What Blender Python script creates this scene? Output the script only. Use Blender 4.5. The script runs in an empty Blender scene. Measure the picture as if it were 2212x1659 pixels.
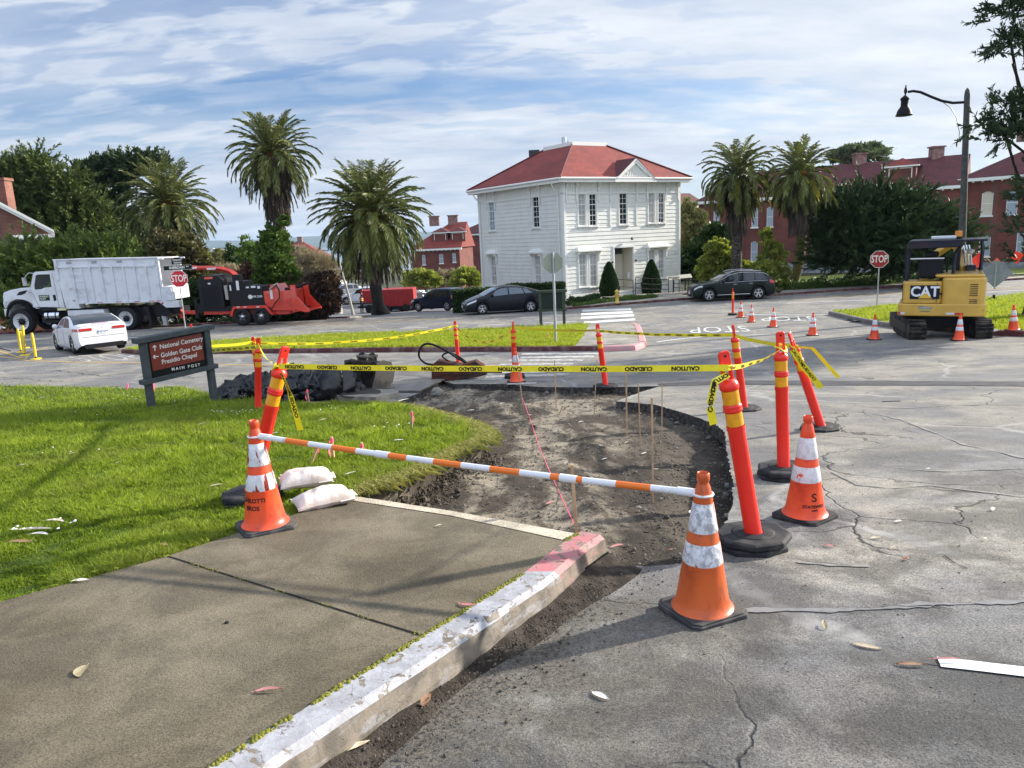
import bpy,math,random
import numpy as np
from math import sin,cos,tan,pi,radians,degrees,hypot,atan2,sqrt
from mathutils import Vector,Matrix,noise
from mathutils.geometry import delaunay_2d_cdt
random.seed(7)
SC=bpy.context.scene
COL=SC.collection
F=1597.0;CX=1106.0;CY=829.5
PITCH=radians(11.4);ROLL=radians(2.6);CZ=1.6
cr,sr,cp,sp=cos(ROLL),sin(ROLL),cos(PITCH),sin(PITCH)
CR=Vector((cr,-sr*sp,-sr*cp));CU=Vector((sr,cr*sp,cr*cp));CF=Vector((0,cp,-sp))
cam_d=bpy.data.cameras.new('camera');cam=bpy.data.objects.new('camera',cam_d);COL.objects.link(cam)
mw=Matrix((CR,CU,-CF)).transposed().to_4x4();mw.translation=(0,0,CZ);cam.matrix_world=mw
cam_d.sensor_width=36;cam_d.lens=36*F/2212;cam_d.clip_start=.05;cam_d.clip_end=40000
SC.camera=cam
SUN_AZ=66.0;SUN_EL=22.5
SC.view_settings.view_transform='Standard';SC.view_settings.look='None';SC.view_settings.gamma=1
SC.view_settings.exposure=0.9
sd=bpy.data.lights.new('sun','SUN');sd.energy=5.0;sd.angle=radians(1.4);sd.color=(1,.93,.82)
so=bpy.data.objects.new('sun',sd);COL.objects.link(so)
_d=Vector((sin(radians(SUN_AZ))*cos(radians(SUN_EL)),cos(radians(SUN_AZ))*cos(radians(SUN_EL)),sin(radians(SUN_EL))))
so.rotation_euler=_d.to_track_quat('Z','Y').to_euler();so.location=(20,10,30)
W=bpy.data.worlds.new("World");SC.world=W;W.use_nodes=True
def world():
 nt=W.node_tree;N=nt.nodes;L=nt.links
 bg=N['Background'];bg.inputs[1].default_value=.108
 sky=N.new('ShaderNodeTexSky');sky.sky_type='NISHITA';sky.sun_disc=False
 sky.sun_elevation=radians(SUN_EL);sky.sun_rotation=radians(SUN_AZ);sky.altitude=50
 sky.air_density=1.2;sky.dust_density=.1;sky.ozone_density=2.2
 tc=N.new('ShaderNodeTexCoord');sx=N.new('ShaderNodeSeparateXYZ');L.new(tc.outputs['Generated'],sx.inputs[0])
 def m(op,a,b=None,c=None):
  n=N.new('ShaderNodeMath');n.operation=op
  for i,v in enumerate((a,b,c)):
   if v is None:continue
   if isinstance(v,(int,float)):n.inputs[i].default_value=v
   else:L.new(v,n.inputs[i])
  return n.outputs[0]
 z=m('MAXIMUM',sx.outputs[2],0.0);zz=m('ADD',z,.20)
 u=m('DIVIDE',sx.outputs[0],zz);v=m('DIVIDE',sx.outputs[1],zz)
 cb=N.new('ShaderNodeCombineXYZ');L.new(u,cb.inputs[0]);L.new(v,cb.inputs[1])
 def mp(rot,sc,loc=(0,0,0)):
  n=N.new('ShaderNodeMapping');L.new(cb.outputs[0],n.inputs[0]);n.inputs['Rotation'].default_value=(0,0,rot)
  n.inputs['Scale'].default_value=sc;n.inputs['Location'].default_value=loc;return n.outputs[0]
 def nz(vec,scale,det,rough,dist=0):
  n=N.new('ShaderNodeTexNoise');L.new(vec,n.inputs['Vector']);n.inputs['Scale'].default_value=scale
  n.inputs['Detail'].default_value=det;n.inputs['Roughness'].default_value=rough;n.inputs['Distortion'].default_value=dist;return n.outputs[0]
 def mr(v,a,b,c=0.0,d=1.0):
  n=N.new('ShaderNodeMapRange');n.interpolation_type='SMOOTHSTEP';L.new(v,n.inputs[0])
  for i,q in enumerate((a,b,c,d)):n.inputs[i+1].default_value=q
  return n.outputs[0]
 big=nz(mp(radians(25),(.30,.75,1),(3.1,.7,0)),1.0,5,.50,.6)
 wisp=nz(mp(radians(-32),(.5,1.9,1),(1.3,4.2,0)),1.6,6,.52,.6)
 mack=nz(mp(radians(15),(1.2,2.6,1),(9.7,2,0)),3.6,4,.5,.35)
 cov=m('ADD',m('MULTIPLY',big,.74),m('MULTIPLY',wisp,.26))
 c1=mr(cov,.34,.60)
 c2=m('MULTIPLY',mr(mack,.42,.60),mr(big,.30,.50))
 hz=m('SUBTRACT',1.0,mr(sx.outputs[2],.0,.20))
 dt=N.new('ShaderNodeVectorMath');dt.operation='DOT_PRODUCT';L.new(tc.outputs['Generated'],dt.inputs[0]);dt.inputs[1].default_value=_d
 gl=mr(dt.outputs['Value'],.25,1.0)
 tot=m('MINIMUM',m('ADD',m('ADD',m('MULTIPLY',c1,.66),m('MULTIPLY',c2,.50)),m('ADD',m('MULTIPLY',hz,.45),m('MULTIPLY',gl,.45))),.96)
 sh=mr(nz(mp(radians(5),(.6,1.3,1),(5,5,0)),2.2,6,.6),.3,.75)
 cc=N.new('ShaderNodeMixRGB');cc.inputs[1].default_value=(2.6,3.05,3.9,1);cc.inputs[2].default_value=(4.9,5.1,5.3,1)
 L.new(m('MINIMUM',m('ADD',m('MULTIPLY',sh,.65),m('MULTIPLY',gl,.5)),1.0),cc.inputs[0])
 blue=N.new('ShaderNodeMixRGB');blue.blend_type='MULTIPLY';blue.inputs[0].default_value=1;L.new(sky.outputs[0],blue.inputs[1]);blue.inputs[2].default_value=(.37,.48,.68,1)
 mx=N.new('ShaderNodeMixRGB');L.new(tot,mx.inputs[0]);L.new(blue.outputs[0],mx.inputs[1]);L.new(cc.outputs[0],mx.inputs[2])
 bk=m('ADD',1.0,m('ADD',m('MULTIPLY',mr(m('MULTIPLY',sx.outputs[1],-1.0),-.1,.7),.8),m('MULTIPLY',mr(sx.outputs[2],.45,.95),.8)))  # sky brightened behind the camera and overhead, unseen, to fill shaded walls
 sc_=N.new('ShaderNodeVectorMath');sc_.operation='SCALE';L.new(mx.outputs[0],sc_.inputs[0]);L.new(bk,sc_.inputs['Scale'])
 L.new(sc_.outputs[0],bg.inputs[0])
world()
HL=[(-60,-.6),(-5,1.2),(0,1.52),(3,1.80),(4.4,1.92),(12.7,2.74),(15,2.97),(19,3.22),(22,3.42),(28,3.75),(33,3.98),(40,4.18),(42,4.26),(52,5.2),(66,6.25),(76,6.1),(100,6.8),(200,13),(400,26),(800,41),(1200,43)]
HR=[(42,4.26),(47,4.35),(60,5.0),(78,6.0),(100,6.4),(200,8),(400,14),(800,41),(1200,43)]
def lerp_t(T,y):
 if y<=T[0][0]:return T[0][1]
 for(a,b),(c,d)in zip(T,T[1:]):
  if y<=c:return b+(d-b)*(y-a)/(c-a)
 return T[-1][1]
def sm(a,b,x):
 t=min(1,max(0,(x-a)/(b-a)));return t*t*(3-2*t)
def Z(x,y):
 l=lerp_t(HL,y)
 if y>42:
  t=sm(-3,3,x)
  if t>0:l=l*(1-t)+lerp_t(HR,y)*t
 return CZ-l
def ray(px,py):return CF+CR*((px-CX)/F)-CU*((py-CY)/F)
def G(px,py,off=0.0):
 d=ray(px,py);lo=hi=.5
 while hi<1500:
  if CZ+d.z*hi<Z(d.x*hi,d.y*hi)+off:break
  lo=hi;hi*=1.03
 for _ in range(30):
  m=(lo+hi)/2
  if CZ+d.z*m<Z(d.x*m,d.y*m)+off:hi=m
  else:lo=m
 return Vector((d.x*hi,d.y*hi,CZ+d.z*hi))
def AT(px,py,Y):
 d=ray(px,py);t=Y/d.y;return Vector((d.x*t,Y,CZ+d.z*t))
def AZ(px,py,z):
 d=ray(px,py);t=(z-CZ)/d.z;return Vector((d.x*t,d.y*t,z))
def ONP(px,py,p,n):
 d=ray(px,py);o=Vector((0,0,CZ));t=(p-o).dot(n)/d.dot(n);return o+d*t
def GP(pts,off=0.0):return[G(x,y,off)for x,y in pts]
MATS={}
def newmat(name):
 m=bpy.data.materials.new(name);m.use_nodes=True;MATS[name]=m
 return m,m.node_tree,m.node_tree.nodes['Principled BSDF']
class NT:
 def __init__(s,nt):s.nt=nt;s.N=nt.nodes;s.L=nt.links;s._c=None
 def co(s,kind='Object'):
  if s._c is None:s._c=s.N.new('ShaderNodeTexCoord')
  return s._c.outputs[kind]
 def put(s,v,inp):
  if isinstance(v,(int,float)):inp.default_value=v
  elif isinstance(v,(tuple,list)):inp.default_value=tuple(v)+((1,)if len(v)==3 and len(inp.default_value)==4 else())
  else:s.L.new(v,inp)
 def map(s,vec,scale=(1,1,1),rot=(0,0,0),loc=(0,0,0)):
  n=s.N.new('ShaderNodeMapping');s.L.new(vec,n.inputs[0]);n.inputs['Scale'].default_value=scale;n.inputs['Rotation'].default_value=rot;n.inputs['Location'].default_value=loc;return n.outputs[0]
 def noise(s,vec,scale,det=4,rough=.55,dist=0):
  n=s.N.new('ShaderNodeTexNoise');s.L.new(vec,n.inputs['Vector']);n.inputs['Scale'].default_value=scale;n.inputs['Detail'].default_value=det
  n.inputs['Roughness'].default_value=rough;n.inputs['Distortion'].default_value=dist;return n.outputs[0]
 def voro(s,vec,scale,feat='F1',out='Distance'):
  n=s.N.new('ShaderNodeTexVoronoi');n.feature=feat;s.L.new(vec,n.inputs['Vector']);n.inputs['Scale'].default_value=scale;return n.outputs[out]
 def ramp(s,v,a,b,c=0.0,d=1.0,smooth=True):
  n=s.N.new('ShaderNodeMapRange');n.interpolation_type='SMOOTHSTEP' if smooth else 'LINEAR';s.L.new(v,n.inputs[0])
  for i,q in enumerate((a,b,c,d)):n.inputs[i+1].default_value=q
  return n.outputs[0]
 def math(s,op,a,b=0.0):
  n=s.N.new('ShaderNodeMath');n.operation=op;s.put(a,n.inputs[0]);s.put(b,n.inputs[1]);return n.outputs[0]
 def mix(s,f,a,b,blend='MIX'):
  n=s.N.new('ShaderNodeMixRGB');n.blend_type=blend;s.put(f,n.inputs[0]);s.put(a,n.inputs[1]);s.put(b,n.inputs[2]);return n.outputs[0]
 def sep(s,v):
  n=s.N.new('ShaderNodeSeparateXYZ');s.L.new(v,n.inputs[0]);return n.outputs
 def bump(s,h,strength=.3,dist=.01,normal=None):
  n=s.N.new('ShaderNodeBump');s.L.new(h,n.inputs['Height']);n.inputs['Strength'].default_value=strength;n.inputs['Distance'].default_value=dist
  if normal:s.L.new(normal,n.inputs['Normal'])
  return n.outputs[0]
 def vadd(s,a,b):
  n=s.N.new('ShaderNodeVectorMath');n.operation='ADD';s.put(a,n.inputs[0]);s.put(b,n.inputs[1]);return n.outputs[0]
 def attr(s,name):
  n=s.N.new('ShaderNodeAttribute');n.attribute_name=name;return n.outputs
def M(name,col,rough=.55,metal=0,c2=None,ns=6.0,lo=.42,hi=.62,bump=0,bs=60,bd=.004,spec=None,trans=0,coat=0,emit=None,estr=1,det=5):
 if name in MATS:return MATS[name]
 if spec is None:spec=.5 if max(col[:3])>.12 else.22
 m,nt,b=newmat(name);n=NT(nt);c=n.co()
 if c2 is not None:n.put(n.mix(n.ramp(n.noise(c,ns,det,.6),lo,hi),col,c2),b.inputs['Base Color'])
 else:n.put(col,b.inputs['Base Color'])
 b.inputs['Roughness'].default_value=rough;b.inputs['Metallic'].default_value=metal;b.inputs['Specular IOR Level'].default_value=spec
 b.inputs['Transmission Weight'].default_value=trans;b.inputs['Coat Weight'].default_value=coat;b.inputs['Coat Roughness'].default_value=.04
 if bump:n.put(n.bump(n.noise(c,bs,4,.6),bump,bd),b.inputs['Normal'])
 if emit:n.put(emit,b.inputs['Emission Color']);b.inputs['Emission Strength'].default_value=estr
 return m
class MB:
 def __init__(s):s.v=[];s.f=[];s.m=[];s.sm=[]
 def add(s,vs,fs,m=0,smooth=False,T=None):
  o=len(s.v)
  s.v+=[tuple(T@Vector(v))if T is not None else tuple(v)for v in vs]
  for f in fs:s.f.append(tuple(i+o for i in f));s.m.append(m);s.sm.append(smooth)
  return s
 def box(s,c,d,m=0,T=None,R=None):
  x,y,z=d[0]/2,d[1]/2,d[2]/2;c=Vector(c)
  vs=[Vector((sx*x,sy*y,sz*z))for sz in(-1,1)for sy in(-1,1)for sx in(-1,1)]
  if R is not None:vs=[R@v for v in vs]
  return s.add([v+c for v in vs],[(0,2,3,1),(4,5,7,6),(0,1,5,4),(2,6,7,3),(0,4,6,2),(1,3,7,5)],m,False,T)
 def bbox(s,a,b,m=0,T=None):return s.box([(a[i]+b[i])/2 for i in range(3)],[abs(a[i]-b[i])for i in range(3)],m,T)
 def tube(s,pts,rad,n=8,m=0,caps=True,smooth=True,T=None,flat=None):
  pts=[Vector(p)for p in pts];k=len(pts)
  if isinstance(rad,(int,float)):rad=[rad]*k
  vs=[];up=Vector((0,0,1))
  prev=None
  for i,p in enumerate(pts):
   t=(pts[min(i+1,k-1)]-pts[max(i-1,0)])
   t=t.normalized()if t.length>1e-9 else Vector((0,0,1))
   a=prev if prev is not None else(up if abs(t.z)<.9 else Vector((1,0,0)))
   a=(a-t*a.dot(t));a=a.normalized()if a.length>1e-6 else t.orthogonal().normalized();prev=a;b=t.cross(a)
   for j in range(n):
    an=2*pi*j/n;vs.append(p+(a*cos(an)*(flat or 1)+b*sin(an))*rad[i])
  fs=[(i*n+j,i*n+(j+1)%n,(i+1)*n+(j+1)%n,(i+1)*n+j)for i in range(k-1)for j in range(n)]
  s.add(vs,fs,m,smooth,T)
  if caps:s.add(vs[:n],[tuple(range(n))[::-1]],m,False,T);s.add(vs[-n:],[tuple(range(n))],m,False,T)
  return s
 def cyl(s,a,b,r,r2=None,n=12,m=0,smooth=True,T=None):return s.tube([a,b],[r,r if r2 is None else r2],n,m,True,smooth,T)
 def lathe(s,prof,n=16,m=0,T=None,smooth=True,caps=True,ph=0):
  vs=[(r*cos(2*pi*j/n+ph),r*sin(2*pi*j/n+ph),z)for r,z in prof for j in range(n)];k=len(prof)
  fs=[(i*n+j,i*n+(j+1)%n,(i+1)*n+(j+1)%n,(i+1)*n+j)for i in range(k-1)for j in range(n)]
  s.add(vs,fs,m,smooth,T)
  if caps:
   if prof[0][0]>1e-4:s.add(vs[:n],[tuple(range(n))[::-1]],m,False,T)
   if prof[-1][0]>1e-4:s.add(vs[-n:],[tuple(range(n))],m,False,T)
  return s
 def prism(s,poly,a,b,m=0,T=None,axis='y'):
  n=len(poly);ar=sum(poly[i][0]*poly[(i+1)%n][1]-poly[(i+1)%n][0]*poly[i][1]for i in range(n))
  if ar<0:poly=poly[::-1]
  if axis=='y':vs=[(x,a,z)for x,z in poly]+[(x,b,z)for x,z in poly]
  elif axis=='x':vs=[(a,x,z)for x,z in poly]+[(b,x,z)for x,z in poly]
  else:vs=[(x,y,a)for x,y in poly]+[(x,y,b)for x,y in poly]
  fl=(a<b)if axis=='y' else(a>b)
  fs=[tuple(range(n)),tuple(range(n,2*n))[::-1]]+[(i,i+n,(i+1)%n+n,(i+1)%n)for i in range(n)]
  if not fl:fs=[f[::-1]for f in fs]
  return s.add(vs,fs,m,False,T)
 def quad(s,a,b,c,d,m=0,T=None,smooth=False):return s.add([a,b,c,d],[(0,1,2,3)],m,smooth,T)
 def mesh(s,name,mats):
  me=bpy.data.meshes.new(name);me.from_pydata(s.v,[],s.f)
  if not isinstance(mats,(list,tuple)):mats=[mats]
  for q in mats:me.materials.append(q)
  me.polygons.foreach_set('material_index',s.m);me.polygons.foreach_set('use_smooth',s.sm);me.update();return me
 def build(s,name,mats,parent=None,bevel=0):
  o=bpy.data.objects.new(name,s.mesh(name,mats));COL.objects.link(o)
  if parent:o.parent=parent
  if bevel:bev(o,bevel)
  return o
def bev(o,w,seg=2):
 b=o.modifiers.new('bevel','BEVEL');b.width=w;b.segments=seg;b.limit_method='ANGLE';b.angle_limit=radians(35);b.harden_normals=False
 return o
def tag(o,label=None,cat=None,group=None,kind=None):
 for k,v in(('label',label),('category',cat),('group',group),('kind',kind)):
  if v:o[k]=v
 return o
def thing(name,label,cat,loc=(0,0,0),rz=0.0,group=None):
 o=bpy.data.objects.new(name,None);COL.objects.link(o);o.location=loc;o.rotation_euler=(0,0,rz);o.empty_display_size=.2
 return tag(o,label,cat,group)
def struct(o):o['kind']='structure';return o
def inst(name,mesh,parent,mat=None,label=None,bevel=0):
 o=bpy.data.objects.new(name,mesh);COL.objects.link(o);o.parent=parent
 if mat is not None:o.matrix_basis=mat
 if label:o['label']=label
 if bevel:bev(o,bevel)
 return o
def children(o):return[c for c in COL.objects if c.parent==o]
def npmesh(name,V,Fq,mats,mi=None,rnd=None,smooth=False,nper=4):
 me=bpy.data.meshes.new(name);k=len(Fq)
 me.vertices.add(len(V));me.vertices.foreach_set('co',np.asarray(V,dtype=np.float32).ravel())
 me.loops.add(k*nper);me.loops.foreach_set('vertex_index',np.asarray(Fq,dtype=np.int32).ravel())
 me.polygons.add(k);me.polygons.foreach_set('loop_start',np.arange(0,k*nper,nper,dtype=np.int32));me.polygons.foreach_set('loop_total',np.full(k,nper,dtype=np.int32))
 if not isinstance(mats,(list,tuple)):mats=[mats]
 for q in mats:me.materials.append(q)
 if mi is not None:me.polygons.foreach_set('material_index',np.asarray(mi,dtype=np.int32))
 me.polygons.foreach_set('use_smooth',np.full(k,smooth))
 if rnd is not None:
  a=me.attributes.new('rnd','FLOAT','FACE');a.data.foreach_set('value',np.asarray(rnd,dtype=np.float32))
 me.update(calc_edges=True);return me
def linkmesh(name,me,parent=None):
 o=bpy.data.objects.new(name,me);COL.objects.link(o)
 if parent:o.parent=parent
 return o
_txt={}
def textverts(s,size=1.0,bold=0.0,align='CENTER',sx=1.0):
 k=(s,size,bold,align,sx)
 if k in _txt:return _txt[k]
 cu=bpy.data.curves.new('lettering','FONT');cu.body=s;cu.size=size;cu.align_x=align;cu.align_y='CENTER';cu.offset=bold;cu.resolution_u=3
 ob=bpy.data.objects.new('lettering',cu);COL.objects.link(ob)
 bpy.context.view_layer.update();dg=bpy.context.evaluated_depsgraph_get();me=ob.evaluated_get(dg).to_mesh()
 vs=[(v.co.x*sx,v.co.y)for v in me.vertices];fs=[tuple(p.vertices)for p in me.polygons]
 ob.evaluated_get(dg).to_mesh_clear();bpy.data.objects.remove(ob);bpy.data.curves.remove(cu)
 _txt[k]=(vs,fs);return vs,fs
def textmesh(mb,s,size,fn,m=0,bold=0.0,align='CENTER',sx=1.0):
 vs,fs=textverts(s,size,bold,align,sx);mb.add([fn(x,y)for x,y in vs],fs,m)
def mat_asphalt(name,base,warm,dark,crack=1.0,coarse=1.0,seal=1.0,stain_shade=False):
 m,nt,b=newmat(name);n=NT(nt);c=n.co()
 w=n.vadd(c,n.mix(1.0,(0,0,0),n.mix(.5,n.noise(c,1.3,3),(.5,.5,.5),'SUBTRACT')))
 big=n.ramp(n.noise(c,.55,6,.62,.4),.42,.60);mid=n.ramp(n.noise(c,3.2,7,.7),.40,.64)
 streak=n.ramp(n.noise(n.map(c,(.35,2.2,1)),1.4,5,.65),.45,.72)
 col=n.mix(big,base,warm);col=n.mix(n.math('MULTIPLY',mid,.33),col,dark)
 col=n.mix(n.math('MULTIPLY',streak,.35),col,warm)
 blot=n.ramp(n.noise(c,1.7,4,.6,.8),.56,.70);col=n.mix(n.math('MULTIPLY',blot,.35),col,dark)
 sp1=n.ramp(n.noise(c,110,4,.85),.36,.66,.45,1.6);col=n.mix(coarse,col,n.mix(1.0,col,sp1,'MULTIPLY'))
 sp2=n.ramp(n.voro(c,120),.0,.16,1.0,0.0);sp2=n.math('MULTIPLY',sp2,n.ramp(n.noise(c,9,2),.5,.6));col=n.mix(n.math('MULTIPLY',sp2,.55*coarse),col,(.5,.49,.46))
 wn=n.N.new('ShaderNodeTexNoise');nt.links.new(c,wn.inputs['Vector']);wn.inputs['Scale'].default_value=1.6;wn.inputs['Detail'].default_value=6
 wv=n.N.new('ShaderNodeVectorMath');wv.operation='SCALE';wv.inputs['Scale'].default_value=.55;nt.links.new(wn.outputs['Color'],wv.inputs[0])
 cw=n.vadd(c,wv.outputs[0])
 e=n.voro(cw,.75,'DISTANCE_TO_EDGE');mk=n.ramp(n.noise(c,.5,2),.44,.60)
 ck=n.math('MULTIPLY',n.ramp(e,.0,.010,1.0,0.0),n.math('MULTIPLY',mk,crack));col=n.mix(n.math('MULTIPLY',ck,.8),col,(.035,.034,.032))
 e2=n.voro(n.vadd(cw,(7.7,3.1,0)),.38,'DISTANCE_TO_EDGE');mk2=n.ramp(n.noise(n.vadd(c,(20,3,0)),.33,3),.46,.58)
 s2=n.math('MULTIPLY',n.ramp(e2,.004,.022,1.0,0.0),n.math('MULTIPLY',mk2,seal*.65));col=n.mix(s2,col,(.34,.335,.32))
 if stain_shade:s_=n.sep(c);dk_=n.math('SUBTRACT',n.math('SUBTRACT',s_[0],n.math('MULTIPLY',s_[1],.66)),-2.2);dk_=n.math('ADD',dk_,n.math('MULTIPLY',n.math('SUBTRACT',n.noise(c,2.2,6,.65),.5),1.6));far_=n.ramp(s_[1],3.2,4.4,1.0,0.0);st=n.math('MULTIPLY',n.math('MULTIPLY',n.ramp(dk_,.35,1.5,1.0,0.0),far_),n.ramp(n.noise(c,5,7,.7,.5),.40,.56));col=n.mix(n.ramp(s_[1],4.0,8.5,1.0,.15),col,n.mix(1.0,col,n.ramp(n.noise(c,1.5,8,.68,.5),.42,.60,.60,1.28),'MULTIPLY'));near_shade=n.ramp(n.math('ADD',s_[1],n.math('MULTIPLY',n.noise(c,.9,4,.6),3.0)),3.6,5.4,.62,1.0);col=n.mix(1.0,col,near_shade,'MULTIPLY');col=n.mix(n.math('MULTIPLY',st,.8),col,n.mix(n.ramp(n.noise(c,60,4,.8),.4,.6),(.05,.042,.035),(.17,.15,.12)))  # kerb stain is dirt; asphalt near the camera is painted darker as dappled shade
 n.put(col,b.inputs['Base Color']);b.inputs['Roughness'].default_value=.82;b.inputs['Specular IOR Level'].default_value=.35
 h=n.math('ADD',n.math('MULTIPLY',n.noise(c,150,3,.75),.5),n.math('MULTIPLY',n.noise(c,14,4,.6),.8));h=n.math('SUBTRACT',h,n.math('MULTIPLY',ck,1.5))
 n.put(n.bump(h,.8,.014),b.inputs['Normal']);return m
asphalt=mat_asphalt('asphalt',(.165,.163,.162),(.27,.25,.21),(.072,.070,.068),stain_shade=True)
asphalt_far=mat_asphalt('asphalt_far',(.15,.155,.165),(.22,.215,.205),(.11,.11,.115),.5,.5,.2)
def mat_slab(name='concrete_slab',a=(.108,.088,.056),c2=(.17,.145,.10),dk=(.07,.06,.045)):
 m,nt,b=newmat(name);n=NT(nt);c=n.co()
 col=n.mix(n.ramp(n.noise(c,.9,5,.6),.35,.65),a,c2);col=n.mix(n.math('MULTIPLY',n.ramp(n.noise(c,3.1,5,.65,.5),.52,.74),.4),col,dk)
 col=n.mix(1.0,col,n.ramp(n.noise(c,130,5,.88),.34,.66,.42,1.65),'MULTIPLY')
 col=n.mix(1.0,col,n.ramp(n.noise(c,2.0,7,.66,.4),.40,.60,.80,1.16),'MULTIPLY')
 fl=n.ramp(n.voro(c,55),.0,.10,1.0,0.0);fl=n.math('MULTIPLY',fl,n.ramp(n.noise(c,31,2),.58,.62));col=n.mix(n.math('MULTIPLY',fl,.7),col,(.62,.6,.55))
 n.put(col,b.inputs['Base Color']);b.inputs['Roughness'].default_value=.86;b.inputs['Specular IOR Level'].default_value=.3
 n.put(n.bump(n.noise(c,150,4,.85),.7,.008),b.inputs['Normal']);return m
slab_m=mat_slab();walk_m=mat_slab('concrete_walk',(.20,.185,.155),(.30,.28,.24),(.13,.12,.10));pale_m=mat_slab('concrete_pale',(.42,.36,.27),(.52,.46,.36),(.3,.25,.19))
def mat_dirt():
 m,nt,b=newmat('dirt');n=NT(nt);c=n.co()
 col=n.mix(n.ramp(n.noise(n.map(c,(1.6,.55,1),(0,0,.35)),1.3,6,.62,.5),.43,.57),(.085,.07,.055),(.30,.26,.20))
 s_=n.sep(c);wet=n.ramp(n.math('ADD',n.math('SUBTRACT',s_[0],n.math('MULTIPLY',s_[1],.14)),n.math('MULTIPLY',n.noise(c,1.8,5,.6),1.3)),.35,1.0);col=n.mix(n.math('MULTIPLY',wet,.75),col,(.05,.042,.035))
 col=n.mix(n.ramp(n.noise(c,7,6,.7),.45,.68),col,(.045,.038,.032))
 col=n.mix(1.0,col,n.ramp(n.noise(c,90,4,.8),.3,.7,.55,1.5),'MULTIPLY')
 n.put(col,b.inputs['Base Color']);b.inputs['Roughness'].default_value=.95;b.inputs['Specular IOR Level'].default_value=.15
 n.put(n.bump(n.math('ADD',n.noise(c,26,5,.7),n.math('MULTIPLY',n.noise(c,110,3,.8),.5)),.9,.03),b.inputs['Normal']);return m
dirt_m=mat_dirt()
def mat_leaf(name,c1,c2,rough=.55,tr=.3,c3=None,ns=1.2):
 m,nt,b=newmat(name);n=NT(nt)
 r=n.attr('rnd')['Fac'];col=n.mix(r,c1,c2)
 if c3 is not None:col=n.mix(n.ramp(n.noise(n.co(),ns,3,.6),.45,.62),col,c3)
 n.put(col,b.inputs['Base Color']);b.inputs['Roughness'].default_value=rough;b.inputs['Specular IOR Level'].default_value=.35
 t=n.N.new('ShaderNodeBsdfTranslucent');n.put(n.mix(1.0,col,(1.25,1.3,.75),'MULTIPLY'),t.inputs[0]);ms=n.N.new('ShaderNodeMixShader');ms.inputs[0].default_value=tr
 nt.links.new(b.outputs[0],ms.inputs[1]);nt.links.new(t.outputs[0],ms.inputs[2]);nt.links.new(ms.outputs[0],n.N['Material Output'].inputs[0]);return m
grass_m=mat_leaf('grass_blades',(.075,.13,.012),(.37,.45,.045),.5,.45,(.22,.27,.04),.9)
grass_far_m=mat_leaf('grass_blades_lime',(.20,.26,.02),(.42,.46,.05),.5,.4,(.34,.37,.04),.7)  # yellower, lighter blades than the near lawn
turf_m=M('turf_soil',(.035,.06,.012),.9,c2=(.075,.11,.022),ns=5,bump=.5,bs=40,bd=.02)
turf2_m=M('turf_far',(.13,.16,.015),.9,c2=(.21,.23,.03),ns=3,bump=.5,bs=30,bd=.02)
def inside(poly,x,y):
 r=False;n=len(poly);j=n-1
 for i in range(n):
  xi,yi=poly[i];xj,yj=poly[j]
  if(yi>y)!=(yj>y)and x<(xj-xi)*(y-yi)/(yj-yi)+xi:r=not r
  j=i
 return r
def region(name,poly,off,mats,k=.05,smin=.06,smax=4.0,holes=(),skirt=0.0,zf=None,smooth=True,skirt_m=0,jitter=.0,hskirt=False):
 poly=[(p[0],p[1])for p in poly];holes=[[(p[0],p[1])for p in h]for h in holes]
 sp=lambda y:min(smax,max(smin,k*abs(y)))
 V=[];E=[]
 def loop(pl):
  s0=len(V)
  for i in range(len(pl)):
   a,b=pl[i],pl[(i+1)%len(pl)];d=hypot(b[0]-a[0],b[1]-a[1]);c=max(1,int(d/sp((a[1]+b[1])/2)))
   for t in range(c):
    V.append((a[0]+(b[0]-a[0])*t/c,a[1]+(b[1]-a[1])*t/c))
  e0=len(V)
  for i in range(s0,e0):E.append((i,i+1 if i+1<e0 else s0))
  return(s0,e0)
 loops=[loop(poly)]+[loop(h)for h in holes]
 x0,x1=min(p[0]for p in poly),max(p[0]for p in poly);y0,y1=min(p[1]for p in poly),max(p[1]for p in poly)
 y=y0+sp(y0)*.6;row=0
 while y<y1:
  s=sp(y);x=x0+s*(.5 if row%2 else.95)
  while x<x1:
   if inside(poly,x,y)and not any(inside(h,x,y)for h in holes):V.append((x+random.uniform(-.2,.2)*s,y+random.uniform(-.2,.2)*s))
   x+=s
  y+=s*.87;row+=1
 vo,_,fo,_,_,_=delaunay_2d_cdt([Vector(v)for v in V],E,[],0,1e-5)
 fs=[]
 for f in fo:
  cx=sum(vo[i].x for i in f)/3;cy=sum(vo[i].y for i in f)/3
  if inside(poly,cx,cy)and not any(inside(h,cx,cy)for h in holes):fs.append(tuple(f))
 zz=zf or(lambda x,y:Z(x,y)+off)
 mb=MB();mb.add([(v.x,v.y,zz(v.x,v.y))for v in vo],fs,0,smooth)
 if skirt:
  for li,(a,b)in enumerate(loops):
   if li and not hskirt:continue
   pts=[V[i]for i in range(a,b)];nn=len(pts)
   vs=[(x,y,zz(x,y))for x,y in pts]+[(x,y,zz(x,y)-skirt)for x,y in pts]
   mb.add(vs,[(i,(i+1)%nn,(i+1)%nn+nn,i+nn)for i in range(nn)],skirt_m)
 return mb.build(name,mats)
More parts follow.
